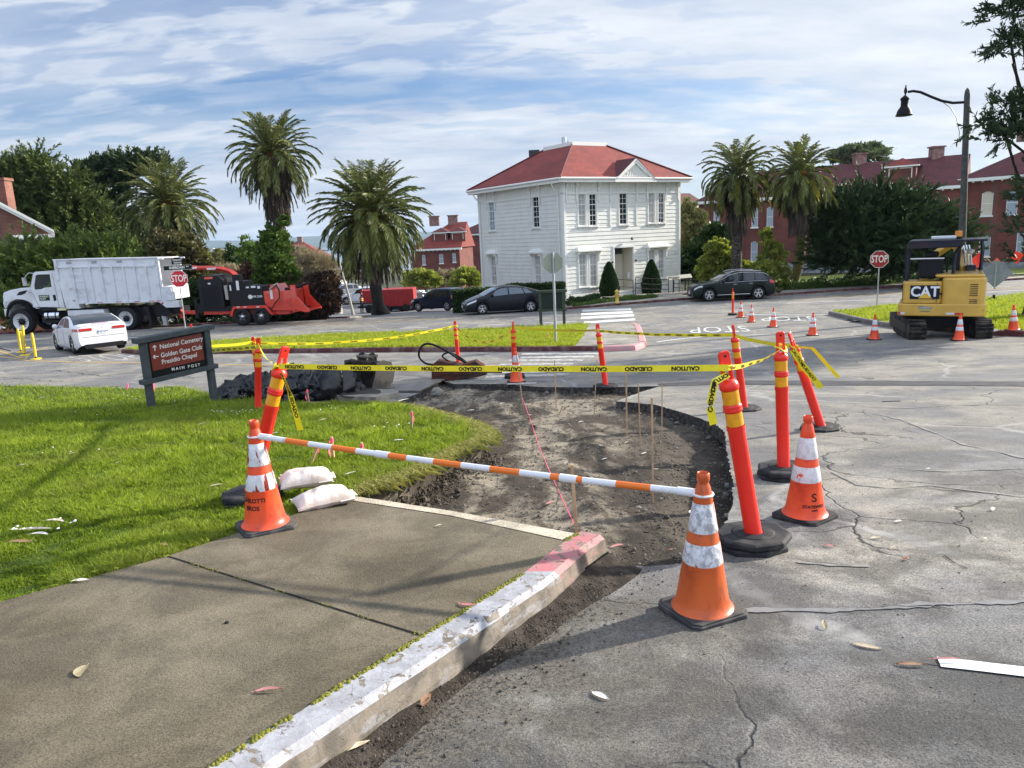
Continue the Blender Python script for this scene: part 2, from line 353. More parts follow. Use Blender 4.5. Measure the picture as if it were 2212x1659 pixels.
def ribbon(pts,w,off,mb,m=0,w2=None,step=1.0):
 P=[]
 for a,b in zip(pts,pts[1:]):
  c=max(1,int((Vector(b[:2])-Vector(a[:2])).length/step))
  for t in range(c):P.append((a[0]+(b[0]-a[0])*t/c,a[1]+(b[1]-a[1])*t/c))
 P.append((pts[-1][0],pts[-1][1]));vs=[]
 for i,(x,y)in enumerate(P):
  a,b=P[max(0,i-1)],P[min(len(P)-1,i+1)];t=Vector((b[0]-a[0],b[1]-a[1])).normalized();nx,ny=-t.y,t.x
  for sgn in(-1,1):X,Y=x+nx*w/2*sgn,y+ny*w/2*sgn;vs.append((X,Y,Z(X,Y)+off))
 mb.add(vs,[(2*i,2*i+2,2*i+3,2*i+1)for i in range(len(P)-1)],m)
def poly_flat(pts,off,mb,m=0):
 vs=[(p[0],p[1],Z(p[0],p[1])+off)for p in pts];mb.add(vs,[tuple(range(len(vs)))],m)
S_OFF=.17
slab_in=GP([(1250,1154),(1221.7,1168.5),(1135.5,1237),(1013.4,1314),(921,1371),(713,1498.6),(455,1659)],S_OFF)
slab_far=GP([(756,1071.5),(823,1080.6),(983.6,1106),(1245.6,1153.5)],S_OFF)
slab_grass=GP([(0,1300),(187.5,1250),(361,1201),(453.5,1170.7),(622,1116),(756,1071.5)],S_OFF)
def ext(a,b,d):v=(b-a);v.z=0;return b+v.normalized()*d
s_end=ext(slab_in[-2],slab_in[-1],5);g_end=ext(slab_grass[1],slab_grass[0],5)
slab_poly=[g_end]+slab_grass+slab_far[1:]+slab_in[1:]+[s_end]
trench=GP([(1260,1225),(1373,1222),(1420,1222),(1469,1218),(1530,1175),(1557,1148),(1581,1096),(1583,1040),(1570,975),(1565,933),(1545,916),(1483,893.6),(1416,874),(1371,870),(1331,866.7),(1380,848),(1426,834),(1284,837),(1163,835.7),(1096,829.5),(982,829.5),(955,822),(905,849),(860,866),(790,880),(700,880),(632,882)])
lawn_edge=GP([(632,871.6),(700,872),(805,869),(878,881.6),(927,896.4),(1010,921.3),(1040,943.6),(1042,955),(1008,962),(953,984),(903,1014),(850,1034.5),(800,1052)],.12)+GP([(770,1068)],.1)
near_kerb_hole=[slab_in[0]+Vector((.05,.05,0)),G(1260,1225)]
th=trench+[lawn_edge[0]+Vector((-.3,-.1,0)),lawn_edge[4]+Vector((-.5,-.3,0)),lawn_edge[9]+Vector((-.6,-.1,0)),slab_far[0]+Vector((-.3,-.3,0)),slab_far[2]+Vector((0,-.25,0)),slab_in[0]+Vector((-.1,-.2,0))]
random.seed(3)
def rough(pl,amp,step):
 out=[]
 for i in range(len(pl)):
  a,b=pl[i],pl[(i+1)%len(pl)];L=hypot(b[0]-a[0],b[1]-a[1]);c=max(1,int(L/step))
  for t in range(c):
   q=t/c;out.append((a[0]+(b[0]-a[0])*q+(random.uniform(-amp,amp)if t else 0),a[1]+(b[1]-a[1])*q+(random.uniform(-amp,amp)if t else 0)))
 return out
th_r=rough(th,.014,.05)
road_poly=[(-75,-3),(45,-3),(60,30),(70,52),(28,49.5),(14,43.8),(3,43.4),(-4,44.5),(-12,43.0),(-22,42),(-40,40),(-75,36)]
road_poly=[(-75,-3),(60,-3),(75,20),(75,70),(40,60),(-75,60)]
kerb_back_px=[(-60,726),(0,722.6),(200,714),(439,703),(646,692.5),(751,689)]
kb=GP(kerb_back_px);kr=GP([(1222,669),(1330,660),(1477,648.5),(1650,641),(1828,628.5),(1963,620),(2212,604),(2400,592)])
def cut_back():return[(p.x,p.y)for p in kb]+[(p.x,p.y)for p in GP([(866,683.5),(1097,674.5)])]+[(p.x,p.y)for p in kr]
rp=[(-70,-3),(60,-3),(80,40)]+[(80,kr[-1].y+25)]+cut_back()[::-1]+[(-70,kb[0].y)]
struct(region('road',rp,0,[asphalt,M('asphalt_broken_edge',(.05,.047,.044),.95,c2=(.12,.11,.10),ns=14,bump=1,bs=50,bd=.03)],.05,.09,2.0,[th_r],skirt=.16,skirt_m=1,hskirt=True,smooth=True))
def dirt_z(x,y):
 g=Z(x,y)
 n=noise.fractal(Vector((x*1.7,y*1.7,3)),1,2,5)*.045+noise.fractal(Vector((x*9,y*9,1)),1,2,4)*.018+(1-abs(sin((x+.35*y+.5*noise.noise(Vector((x,y,7))))*5.2)))*.016
 rgt=sm(.1,1.3,x-.55-(y-4)*.10)if y<10 else sm(0,3,x+1)
 near=sm(11,5,y)
 d=.13+.15*rgt*near
 d+=-.05*sm(.25,0,abs(x-.35-(y-4)*.12))*near
 if y<3.9:d=d*sm(3.2,3.9,y)+.01
 return g-d+n
dp=[(-2.6,3.6),(-2.6,6),(-3.2,9),(-5.4,12.4),(-5.2,14.4),(-2,15.6),(3.9,15.8),(3.9,12.4),(3.2,9),(2.4,6),(1.9,4.2),(1.4,3.5),(.3,3.35),(-.6,3.6)]
struct(region('excavated_dirt',dp,0,dirt_m,.012,.035,.25,zf=dirt_z))
slab_z=lambda x,y:Z(x,y)+S_OFF
mbx=MB()
struct(region('sidewalk',rough(slab_poly,.006,.15),0,[slab_m,pale_m],.05,.1,.5,zf=slab_z,skirt=.2,skirt_m=1))
mb=MB();vs=[]
for i,(a)in enumerate(slab_far):
 dn=[Vector((.02,-.13,0)),Vector((-.02,-.11,0)),Vector((-.03,-.085,0)),Vector((-.09,-.10,0))][i]
 for q in(a+Vector((0,-.004,0)),a+dn):vs.append((q.x,q.y,slab_z(q.x,q.y)+.004))
mb.add(vs,[(2*i,2*i+1,2*i+3,2*i+2)for i in range(3)]);struct(mb.build('sidewalk_patch',pale_m))
j0,j1=G(363,1202,S_OFF),G(908,1372,S_OFF);mb=MB();ribbon([j0,j1],.011,S_OFF+.003,mb,0,step=.05);struct(mb.build('sidewalk_joint',M('joint_dark',(.012,.011,.009),.95)))
def mat_kerb():
 m,nt,b=newmat('kerb_paint_flaking');n=NT(nt);c=n.co();s=n.sep(c)
 e=n.ramp(s[1],slab_in[2].y-.005,slab_in[2].y+.012)
 con=n.mix(n.ramp(n.noise(c,9,5),.4,.65),(.20,.165,.125),(.10,.085,.065))
 white=n.mix(n.ramp(n.noise(c,12,5,.65),.38,.62),(.37,.375,.40),(.27,.27,.29));pink=n.mix(n.ramp(n.noise(c,11,5),.4,.62),(.46,.15,.165),(.36,.19,.18))
 paint=n.mix(e,white,pink)
 fl=n.ramp(n.math('ADD',n.noise(n.map(c,(1,1,1.4)),15,7,.62,.7),n.math('MULTIPLY',n.noise(c,2.5,3),.35)),.75,.775)
 ckk=n.ramp(n.voro(n.vadd(c,n.mix(.85,n.noise(c,9,4),(0,0,0))),9,'DISTANCE_TO_EDGE'),.0,.018,.8,0.0)
 nor=n.N.new('ShaderNodeNewGeometry');nz=n.sep(nor.outputs['Normal'])[2]
 side=n.ramp(nz,.45,.8,1.0,0.0);sn=n.ramp(n.noise(n.map(c,(1.2,1.2,5)),4,5,.6),.34,.5);sidewear=n.math('MULTIPLY',side,n.math('ADD',n.math('MULTIPLY',sn,.55),.42))
 col=n.mix(n.math('MAXIMUM',n.math('MAXIMUM',fl,n.math('MULTIPLY',ckk,.7)),sidewear),paint,con)
 n.put(col,b.inputs['Base Color']);b.inputs['Roughness'].default_value=.7
 n.put(n.bump(n.math('SUBTRACT',n.noise(c,60,4,.7),n.math('MULTIPLY',fl,1.5)),.5,.006),b.inputs['Normal']);return m
kin=[slab_in[0]]+slab_in[1:]+[s_end]
def kerb_sweep(line,w,hgt,mat,name,side=1,offb=-.03,lean=.03,jag=.0,cap=True,step=.12,top=0.0):
 P=[]
 for a,b in zip(line,line[1:]):
  c=max(1,int((b-a).length/step))
  for t in range(c):P.append(a.lerp(b,t/c))
 P.append(line[-1]);mb=MB();vs=[];k=6
 for i,p in enumerate(P):
  a,b=P[max(0,i-1)],P[min(len(P)-1,i+1)];t=(b-a);t.z=0;t.normalize();nx=Vector((t.y,-t.x,0))*side
  g=Z(p.x,p.y);r=lambda q=1:random.uniform(-jag,jag)*q
  for dx,dz in((0,-.2),(0,hgt+top),(w*.82,hgt+top),(w,hgt-.022+top),(w+lean*.6,hgt*.45),(w+lean,offb)):
   q=p+nx*(dx+r(.6));vs.append((q.x,q.y,g+dz+r(.5)))
 n=len(P)
 mb.add(vs,[(i*k+j,i*k+j+1,(i+1)*k+j+1,(i+1)*k+j)for i in range(n-1)for j in range(k-1)],0,False)
 if cap:mb.add(vs[:k],[tuple(range(k))]);mb.add(vs[-k:],[tuple(range(k))[::-1]])
 return mb.build(name,mat)
ko=kerb_sweep([slab_in[0]+Vector((.02,.05,0))]+kin[1:],.15,S_OFF,mat_kerb(),'kerb',side=-1,jag=.004,top=.004,step=.07,lean=.025);struct(ko)
moss_m=M('moss',(.14,.15,.015),.95,c2=(.24,.22,.03),ns=40,bump=1,bs=120,bd=.01)
mb=MB();random.seed(5)
for a,b,dens in[(slab_in[i],slab_in[i+1],1)for i in range(0,6)]+[(j0,j1,.25)]:
 L=(b-a).length
 for q in range(int(L*420*dens)):
  p=a.lerp(b,random.random());
  if dens<1 and noise.noise(Vector((p.x*6,p.y*6,0)))<.05:continue
  if dens==1 and noise.noise(Vector((p.x*3,p.y*3,5)))<-.25:continue
  r=random.uniform(.004,.010)*(1 if dens==1 else.55);x,y=p.x+random.uniform(-.010,.010),p.y+random.uniform(-.010,.010)
  mb.lathe([(r,0),(r*.8,r*.6),(0,r)],5,0,Matrix.Translation((x,y,slab_z(x,y)+.003)),caps=False)
tag(mb.build('moss',moss_m),'green moss growing along the back of the white kerb and in the slab joint','moss',kind='stuff')
lawn_poly=[g_end+Vector((-12,1,0)),g_end]+slab_grass+[lawn_edge[-1]]+lawn_edge[-2::-1]+GP([(384,841),(317,846.6),(0,838.6),(-400,850)])
lawn_z=lambda x,y:Z(x,y)+.14-.07*sm(10,13.5,y)
struct(region('lawn',rough([(p.x,p.y)for p in lawn_poly],.012,.3),0,[turf_m,dirt_m],.04,.12,1.5,zf=lawn_z,skirt=.34,skirt_m=1))
isl_g=GP([(1272,699),(1100,707.5),(878,717.5),(768,718.5),(456,736.5),(330,744),(270,754),(330,758),(456,755),(878,750),(1242,747.6),(1262,722)],.14)
isl_w=GP([(1272,699),(1363,698),(1371,702),(1378,722),(1381,737),(1364,745.5),(1300,747),(1242,747.6),(1262,722)],.14)
isl_z=lambda x,y:Z(x,y)+.14
struct(region('traffic_island',[(p.x,p.y)for p in isl_g],0,[turf2_m,dirt_m],.03,.3,2,zf=isl_z,skirt=.2,skirt_m=1))
struct(region('island_walk',[(p.x,p.y)for p in isl_w],0,walk_m,.03,.3,2,zf=isl_z,skirt=.2))
kred=M('kerb_red_worn',(.085,.028,.03),.8,c2=(.16,.10,.09),ns=3,bump=.4,bs=30);kpink=M('kerb_pink_worn',(.52,.24,.25),.8,c2=(.36,.26,.24),ns=3,bump=.4,bs=30)
ib=isl_g[7:11];struct(kerb_sweep([isl_g[6]]+ib+[isl_w[6]],.13,.15,kred,'kerb',side=1,step=.5))
struct(kerb_sweep([isl_w[6],isl_w[5],isl_w[4],isl_w[3],isl_w[2],isl_w[1]],.2,.15,kpink,'kerb',side=1,step=.3))
grey_k=M('kerb_grey',(.20,.18,.16),.85,c2=(.13,.11,.10),ns=4,bump=.4,bs=30)
isl_r=GP([(1795,672),(1850,668),(1897,660),(2010,652),(2212,634),(2600,600),(2600,716),(2212,714),(2100,712),(1900,694)],.14)
struct(region('grass_island',[(p.x,p.y)for p in isl_r],0,[turf2_m,dirt_m],.03,.3,2,zf=isl_z,skirt=.2,skirt_m=1))
struct(kerb_sweep(GP([(1797,672.5),(1840,682),(1900,694),(1985,705)],.14),.13,.15,grey_k,'kerb',side=1,step=.5));struct(kerb_sweep(GP([(2130,713),(2212,715),(2500,720)],.14),.13,.15,kred,'kerb',side=1,step=.5))
struct(kerb_sweep(kb[::1],.14,.13,kred,'kerb',side=-1,step=.8));struct(kerb_sweep(kr,.14,.13,kred,'kerb',side=-1,step=.8))
back_z=lambda x,y:Z(x,y)+.12
e1=Vector((kb[-1].x+.6,kb[-1].y+4.5,0))
struct(region('sidewalk',[(p.x,p.y+.14)for p in kb]+[(e1.x,e1.y)]+[(p.x,p.y+2.2)for p in kb[-2::-1]],0,walk_m,.03,.5,3,zf=back_z,skirt=.12))
struct(region('sidewalk',[(p.x,p.y+.14)for p in kr]+[(p.x-.3,p.y+2.4)for p in kr[::-1]],0,walk_m,.03,.5,3,zf=back_z,skirt=.12))
soil_m=M('garden_soil',(.035,.042,.015),.95,c2=(.07,.065,.03),ns=2,bump=.6,bs=12,bd=.05)
def ground_far():
 xs=[-3500,-1500,-700,-300,-150,-80,-50,-30,-18,-12,-8,-5,-3,-1,1,3,5,8,12,18,26,36,50,80,150,300,700,1500,3500]
 ys=[-60,-20,-5,2,10,20,30,36,40,42,44,46,48,51,55,60,66,72,78,85,95,110,130,160,200,260,400,700,1100]
 vs=[(x,y,Z(x,y)-(.65-.63*sm(41,50,y)))for y in ys for x in xs];n=len(xs)
 mb=MB();mb.add(vs,[(j*n+i,j*n+i+1,(j+1)*n+i+1,(j+1)*n+i)for j in range(len(ys)-1)for i in range(n-1)],0,True);return mb.build('ground',soil_m)
struct(ground_far())
pk=[GP([(751,689)])[0],GP([(866,683.5)])[0],GP([(1097,674.5)])[0],Vector((3.4,46,0)),Vector((-1,56,0)),Vector((-1,100,0)),Vector((-45,110,0)),Vector((-40,70,0)),Vector((-16,56,0)),Vector((-9.7,46,0))]
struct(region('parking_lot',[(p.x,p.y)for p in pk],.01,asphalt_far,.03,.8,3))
lawn_b=[(p.x+dx,p.y+dy)for p,dx,dy in((kr[3],1,9),(kr[4],0,7.5),(kr[6],0,7.5),(kr[7],0,8))]
struct(region('lawn',lawn_b+[(60,84),(26,84),(16,66)],.06,turf2_m,.03,.8,3))
wm=M('water',(.10,.16,.22),.12,c2=(.14,.2,.26),ns=.01)
SEA=CZ-42
mb=MB();mb.add([(-9000,500,SEA),(9000,500,SEA),(16000,15000,SEA),(-16000,15000,SEA)],[(0,1,2,3)]);struct(mb.build('water',wm))
def hills(name,Y,pts,base,depth,m):
 mb=MB();n=len(pts);vs=[]
 P=[AT(x,y,Y)for x,y in pts];k=7
 for j in range(k):
  q=j/(k-1)
  for p in P:
   hh=max(0,p.z-base);s=sin(q*pi/2)
   vs.append((p.x*(1+(q-1)*0+q*depth/Y*0),Y-depth*(1-q)+(noise.noise(Vector((p.x*.002,q*3,1)))*depth*.15 if 0<j<k-1 else 0),base+hh*s*(1 if j==k-1 else.9+.2*noise.noise(Vector((p.x*.003,q*4,2))))))
 mb.add(vs,[(j*n+i,j*n+i+1,(j+1)*n+i+1,(j+1)*n+i)for j in range(k-1)for i in range(n-1)],0,True)
 back=[(v[0],v[1]+depth,base)for v in vs[-n:]];mb.add(vs[-n:]+back,[(i,i+1,n+i+1,n+i)for i in range(n-1)],0,True)
 return mb.build(name,m)
hill_m=M('far_hills',(.05,.065,.035),.95,c2=(.09,.09,.05),ns=.004)
random.seed(9);hp=[]
x=-900
while x<3100:
 hz=508-.0454*(x-1106);base=9+8*sm(-200,700,x)*sm(1300,800,x);hp.append((x,hz-base-4*noise.noise(Vector((x*.012,3,1)))-2*noise.noise(Vector((x*.05,1,1)))));x+=18
struct(hills('hills',9500,hp,SEA,900,hill_m))
ip=[(330,543),(400,541),(450,536),(480,535),(520,533.5),(545,531),(575,531),(600,534),(640,537),(700,540)]
struct(hills('island',4200,ip,SEA,250,hill_m))
struct(hills('island_rock',3100,[(438,552),(446,546),(455,543.5),(485,543),(505,541),(520,546),(526,552)],SEA,60,hill_m))
def mat_plastic(name,col,col2,dirt=.3,rough=.42,scratch=.5):
 m,nt,b=newmat(name);n=NT(nt);c=n.co()
 k=n.mix(n.ramp(n.noise(c,7,5,.6),.4,.65),col,col2)
 d=n.math('MULTIPLY',n.ramp(n.noise(n.map(c,(1,1,.6)),9,7,.7,.6),.52,.72),dirt);k=n.mix(d,k,(.06,.035,.025))
 sc=n.ramp(n.noise(n.map(c,(3,3,22),(.2,.15,0)),2.2,6,.7,.3),.66,.72);k=n.mix(n.math('MULTIPLY',sc,scratch),k,(.04,.02,.015))
 n.put(k,b.inputs['Base Color']);b.inputs['Roughness'].default_value=rough;n.put(n.bump(n.noise(c,30,4),.12,.003),b.inputs['Normal']);return m
def mat_collar(name,under,peel=.6,grey=.5,ns=9,zs=.8):
 m,nt,b=newmat(name);n=NT(nt);c=n.co()
 w=n.mix(n.math('MULTIPLY',n.ramp(n.noise(c,34,6,.75),.42,.6),grey),(.74,.74,.76),(.30,.30,.31))
 pk=n.ramp(n.noise(n.map(c,(1,1,zs)),ns,5,.6,.4),peel,peel+.02)
 k=n.mix(pk,w,under);n.put(k,b.inputs['Base Color']);b.inputs['Roughness'].default_value=.45
 n.put(n.bump(n.math('SUBTRACT',n.noise(c,90,3),n.math('MULTIPLY',pk,1.0)),.35,.004),b.inputs['Normal']);return m
OR1=mat_plastic('cone_orange_faded',(.64,.115,.02),(.50,.08,.016),.75);OR2=mat_plastic('cone_orange',(.86,.085,.018),(.66,.05,.015),.65);OR3=mat_plastic('cone_orange_clean',(.90,.10,.03),(.82,.08,.02),.15,scratch=.1)
RUB=M('black_rubber',(.022,.023,.026),.75,c2=(.055,.053,.05),ns=8,bump=.4,bs=60);RUB2=M('black_rubber_dusty',(.05,.05,.052),.85,c2=(.10,.095,.085),ns=10,bump=.5,bs=70)
C1=mat_collar('collar_crazed',(.60,.10,.02),.51,.85,4.5,.3);C2=mat_collar('collar_torn',(.30,.03,.02),.49,.3,8,.22);C3=mat_collar('collar_scuffed',(.80,.08,.02),.61,.35,7);C4=mat_collar('collar_clean',(.8,.09,.02),.9,.15)
INK=M('black_ink',(.02,.018,.018),.7)
def cone_r(z):return.131-(z-.035)/(.66-.035)*(.131-.030)
def cone_kit(om,cm,rb,txt=None,taz=0,h=1.0):
 k=[];s=.163;c=.032
 base=MB();po=[(s,-s+c),(s,s-c),(s-c,s),(-s+c,s),(-s,s-c),(-s,-s+c),(-s+c,-s),(s-c,-s)]
 base.prism(po,.004,.030,0,axis='z');po2=[(x*.93,y*.93)for x,y in po];base.prism(po2,.0302,.037,0,axis='z')
 k.append(('base',base.mesh('cone_base',[rb]),.004))
 b=MB();b.lathe([(.148,.0372),(.143,.043),(.134,.050),(cone_r(.08),.08),(cone_r(.255),.255),(cone_r(.26)+.002,.26),(cone_r(.30),.30),(cone_r(.45),.45),(cone_r(.57),.57),(cone_r(.575)+.002,.575),(cone_r(.635),.635),(.027,.65),(.025,.663),(.030,.668),(.030,.70),(.026,.705)],32,0,caps=False)
 b.lathe([(.026,.705),(.022,.70),(.022,.66)],20,0,caps=False);k.append(('body',b.mesh('cone_body',[om]),0))
 for a,z2 in((.425,.563),(.270,.372)):
  q=MB();q.lathe([(cone_r(a)+.0015,a),(cone_r(a)+.0025,a+.002),(cone_r(z2)+.0025,z2-.002),(cone_r(z2)+.0015,z2)],32,0,caps=False);k.append(('reflective_collar',q.mesh('reflective_collar',[cm]),0))
 if txt:
  q=MB()
  for s_,size,z0,sx in txt:
   textmesh(q,s_,size,lambda x,y:((cone_r(z0+y)+.0022)*cos(taz+x/cone_r(z0+y)),(cone_r(z0+y)+.0022)*sin(taz+x/cone_r(z0+y)),z0+y),0,.001,sx=sx)
  k.append(('lettering',q.mesh('lettering',[INK]),0))
 return k
def place_kit(kit,name,label,cat,loc,rz,group,scale=1.0,tilt=None,tiltparts=()):
 t=thing(name,label,cat,loc,rz,group);t.scale=(scale,)*3
 for pn,me,bv in kit:
  inst(pn,me,t,None if(tilt is None or pn in tiltparts)else tilt,bevel=bv)
 return t
def gz(p,off=0):return Vector((p.x,p.y,Z(p.x,p.y)+off))
faceA=lambda p:atan2(-p.y,-p.x)
pR=G(1517,1322);pL=G(575,1140,S_OFF);p3=G(1738,1118);pC=G(1116,826)
rzR=radians(24);rzL=radians(32);rz3=radians(38)
GC='orange traffic cones around the road works'
kR=cone_kit(OR1,C1,RUB2);place_kit(kR,'traffic_cone','faded orange cone with crazed white collars under the right end of the striped bar','traffic cone',pR,rzR,GC)
kL=cone_kit(OR2,C2,RUB2,[('GHILOTTI',.036,.215,1.0),('BROS',.038,.168,1.0)],faceA(pL)-rzL-radians(38));place_kit(kL,'traffic_cone','orange cone with torn collars and stencilled lettering under the left end of the striped bar','traffic cone',pL,rzL,GC)
k3=cone_kit(OR2,C3,RUB,[('S',.075,.175,1.1),('STATEWIDE',.026,.118,1.1),('SAFETY',.012,.094,1.0)],faceA(p3)-rz3+radians(30));place_kit(k3,'traffic_cone','orange cone with black stencilled S emblem standing on the asphalt beside the doubled rubber base','traffic cone',p3,rz3,GC)
kC=cone_kit(OR3,C3,RUB);place_kit(kC,'traffic_cone','orange cone at the far edge of the dug dirt, in front of a delineator post','traffic cone',pC,.3,GC)
kF=cone_kit(OR3,C4,RUB);kF2=cone_kit(OR2,C4,RUB)
for i,(px,py,o,lab,kt)in enumerate([(1888,734,0,'scuffed orange cone on the asphalt just left of the excavator tracks',kF2),(2071,736,0,'bright orange cone in front of the excavator tracks',kF),(1755,725,0,'orange cone midway between the STOP lettering and the excavator',kF),(1670,707,0,'orange cone standing on the far STOP lettering',kF),(1623,696,0,'orange cone second from the far end of the row',kF),(1600,686,0,'orange cone at the far end of the row, beside the slim far delineator post',kF2),(2189,714,.14,'orange cone tilted on the grass at the right edge behind the excavator',kF)]):
 p=G(px,py,o);t=place_kit(kt,'traffic_cone',lab,'traffic cone',gz(p,o),random.uniform(-.3,.3),'orange cones in a row across the intersection')
 if i==6:t.rotation_euler=(0.02,-.10,.2)
RED=mat_plastic('delineator_red',(.85,.028,.014),(.80,.024,.012),.08,.38,.12);YEL=M('reflective_yellow',(.80,.36,.012),.3,c2=(.72,.30,.01),ns=30,bump=.2,bs=300,bd=.001)
def octa(r,e=1.25):return[(r*e*cos(pi/8+i*pi/4),r*sin(pi/8+i*pi/4))for i in range(8)]
def delin_base(mb,z0,r=.205,h=.042,rot=0,e=1.12):
 T=Matrix.Rotation(rot,4,'Z')
 mb.prism(octa(r,e),z0,z0+h*.75,0,T,'z');
 a,b_=octa(r,e),octa(r*.93,e);vs=[(x,y,z0+h*.75)for x,y in a]+[(x,y,z0+h)for x,y in b_];mb.add(vs,[(i,(i+1)%8,(i+1)%8+8,i+8)for i in range(8)]+[tuple(range(8,16))],0,False,T)
 mb.lathe([(.125,z0+h),(.12,z0+h+.006),(.06,z0+h+.008)],20,0,caps=False)
b1=MB();delin_base(b1,.004);base1=b1.mesh('delineator_base',[RUB]);b2=MB();delin_base(b2,.004,rot=.3);delin_base(b2,.05,rot=0);base2=b2.mesh('delineator_base',[RUB])
tb=MB();tb.lathe([(.056,-.01),(.050,.01),(.0495,.64),(.0535,.648),(.0535,.672)],24,0,caps=False);tb.lathe([(.047,.672),(.047,.756)],24,0,caps=False)
tb.lathe([(.047,.756),(.0545,.762),(.0545,.776),(.052,.780),(.0545,.784),(.0545,.796),(.047,.803),(.047,.888),(.0545,.893),(.056,.915),(.050,.935),(.030,.952)],24,0);TUBE=tb.mesh('delineator_tube',[RED])
rb_=[]
for a,z2 in((.674,.754),(.806,.886)):
 q=MB();q.lathe([(.0485,a),(.0485,z2)],24,0,caps=False);rb_.append(q.mesh('reflective_band',[YEL]))
hd=MB()
for s_ in(-1,1):hd.prism([(s_*.036,.945),(s_*.016,.945),(s_*.014,1.03),(s_*.033,1.03)],-.013,.013)
hd.prism([(-.034,1.03),(.034,1.03),(.033,1.105),(.022,1.118),(-.022,1.118),(-.033,1.105)],-.013,.013);hd.lathe([(.008,-.0145),(.008,.0145)],12,1,Matrix.Translation((0,0,1.09))@Matrix.Rotation(pi/2,4,'X'));HAND=hd.mesh('delineator_handle',[RED,INK])
GD='red delineator posts carrying the caution tape'
POSTS={}
def delineator(key,bpx,tpx,lab,off=0.0,double=False,hrot=0.0,brot=0.0,Y=None):
 p=gz(G(bpx[0],bpx[1],off),off)if Y is None else AT(bpx[0],bpx[1],Y)
 if Y is not None:p.z=Z(p.x,p.y)+off
 t=thing('delineator_post',lab,'delineator',p,0,GD)
 inst('base',base2 if double else base1,t,Matrix.Rotation(brot,4,'Z'),bevel=.006)
 zb=.095 if double else.05
 tp=AT(tpx[0],tpx[1],p.y);dx=(tp.x-p.x)/1.12*1.0;lx=math.asin(max(-.5,min(.5,dx)))
 T=Matrix.Translation((0,0,zb))@Matrix.Rotation(lx,4,'Y')@Matrix.Rotation(hrot,4,'Z')
 inst('tube',TUBE,t,T)
 for r in rb_:inst('reflective_band',r,t,T)
 inst('handle',HAND,t,T,bevel=.005)
 POSTS[key]=lambda z,q=p,T=T:q+(T@Vector((0,0,z)))
delineator('A',(1626,1180),(1562,765),'front red delineator post leaning left on a dusty doubled rubber base',0,True,.25,.2)
delineator('B',(1692,1030),(1685,727),'red delineator post on doubled black bases standing just behind the cone with the S emblem',0,True,-.15,.5)
delineator('C',(1772,928),(1705,703),'red delineator post leaning left with loose ends of tape blowing from it',0,False,.9,.3)
delineator('D',(1607,886),(1583,695),'red delineator post with its handle edge on, behind the front leaning post',0,False,1.5,.1)
delineator('E',(1308,836),(1290,698),'red delineator post leaning left before the pink kerb corner at the dirt edge',0,False,.3,.2)
delineator('F',(1112,817),(1108,698),'red delineator post directly behind the cone at the far edge of the dirt',0,True,1.3,0)
delineator('G',(991,796),(982,687),'red delineator post standing behind the rusty hydraulic breaker',0,False,.2,0)
delineator('H',(558,892),(559,737),'upright red delineator post on the lawn in front of the black plastic sheet',.07,False,.2,0)
delineator('I',(562,850),(543,705),'red delineator post leaning left behind the upright one on the lawn',0,False,.1,0)
delineator('J',(548,1084),(617,750),'red delineator post leaning right beside the sandbags, behind the stencilled cone',.14,True,.9,.4)
delineator('K',(414,777),(412,696),'small far red delineator post whose top shows above the brown sign',0,False,.1,0)
delineator('L',(1583,681),(1583,625),'farthest slim red delineator post beside the dark SUV',0,True,1.5,0)
TAPE=M('caution_tape',(.86,.74,.02),.35,c2=(.80,.66,.015),ns=20,bump=.3,bs=40,bd=.003)
def tape(label,pts,w=.072,sag=0.0,tw=(0,0),txt=True,flip=True,mir=False,wav=.004,size=.05,gap=.36,name='caution_tape',steps=60):
 P=[Vector(p)for p in pts];L=[0]
 for a,b in zip(P,P[1:]):L.append(L[-1]+(b-a).length)
 T=L[-1]
 def pos(s):
  s=max(0,min(T,s))
  for i in range(len(P)-1):
   if s<=L[i+1]:
    q=P[i].lerp(P[i+1],(s-L[i])/max(1e-6,L[i+1]-L[i]));break
  u=s/T;return q-Vector((0,0,sag*4*u*(1-u)))+Vector((0,0,noise.noise(Vector((s*2.3,T,0)))*wav*2))
 def frame(s):
  a,b=pos(s-.01),pos(s+.01);t=(b-a).normalized();up=Vector((0,0,1));up=(up-t*up.dot(t)).normalized();nn=t.cross(up)
  u=s/T;an=tw[0]+(tw[1]-tw[0])*u+noise.noise(Vector((s*1.3,5,T)))*.25
  return pos(s),up*cos(an)+nn*sin(an),nn*cos(an)-up*sin(an)
 mb=MB();vs=[]
 for i in range(steps+1):
  p,up,nn=frame(T*i/steps);vs+=[p-up*w/2,p+nn*random.uniform(-.001,.002),p+up*w/2]
 mb.add(vs,[(3*i+j,3*i+j+1,3*i+j+4,3*i+j+3)for i in range(steps)for j in(0,1)],0,True)
 o=tag(mb.build(name,TAPE),label,'caution tape','yellow caution tape strung between the posts')
 if txt:
  q=MB();s=gap*.5;words=('CAUTION','CUIDADO');k=0;side=None
  while s<T-gap*.4:
   def fn(x,y,s=s):
    if flip:y=-y
    if flip!=mir:x=-x
    p,up,nn=frame(s+x);d=(Vector((0,0,CZ))-p);sg=1 if nn.dot(d)>0 else-1
    return p+up*y+nn*sg*.0025
   textmesh(q,words[k%2],size,fn,0,.0015,sx=1.1);s+=gap;k+=1
  if q.f:q.build('lettering',INK,o)
 return o
pp=lambda k,z:POSTS[k](z)
off=Vector((0,-.06,0))
tape('long near yellow tape with upside-down CAUTION CUIDADO lettering stretched over the dirt',[pp('J',.98)+off,pp('A',1.03)+off],sag=.012,w=.038,txt=True,gap=.27,size=.032,wav=.001)
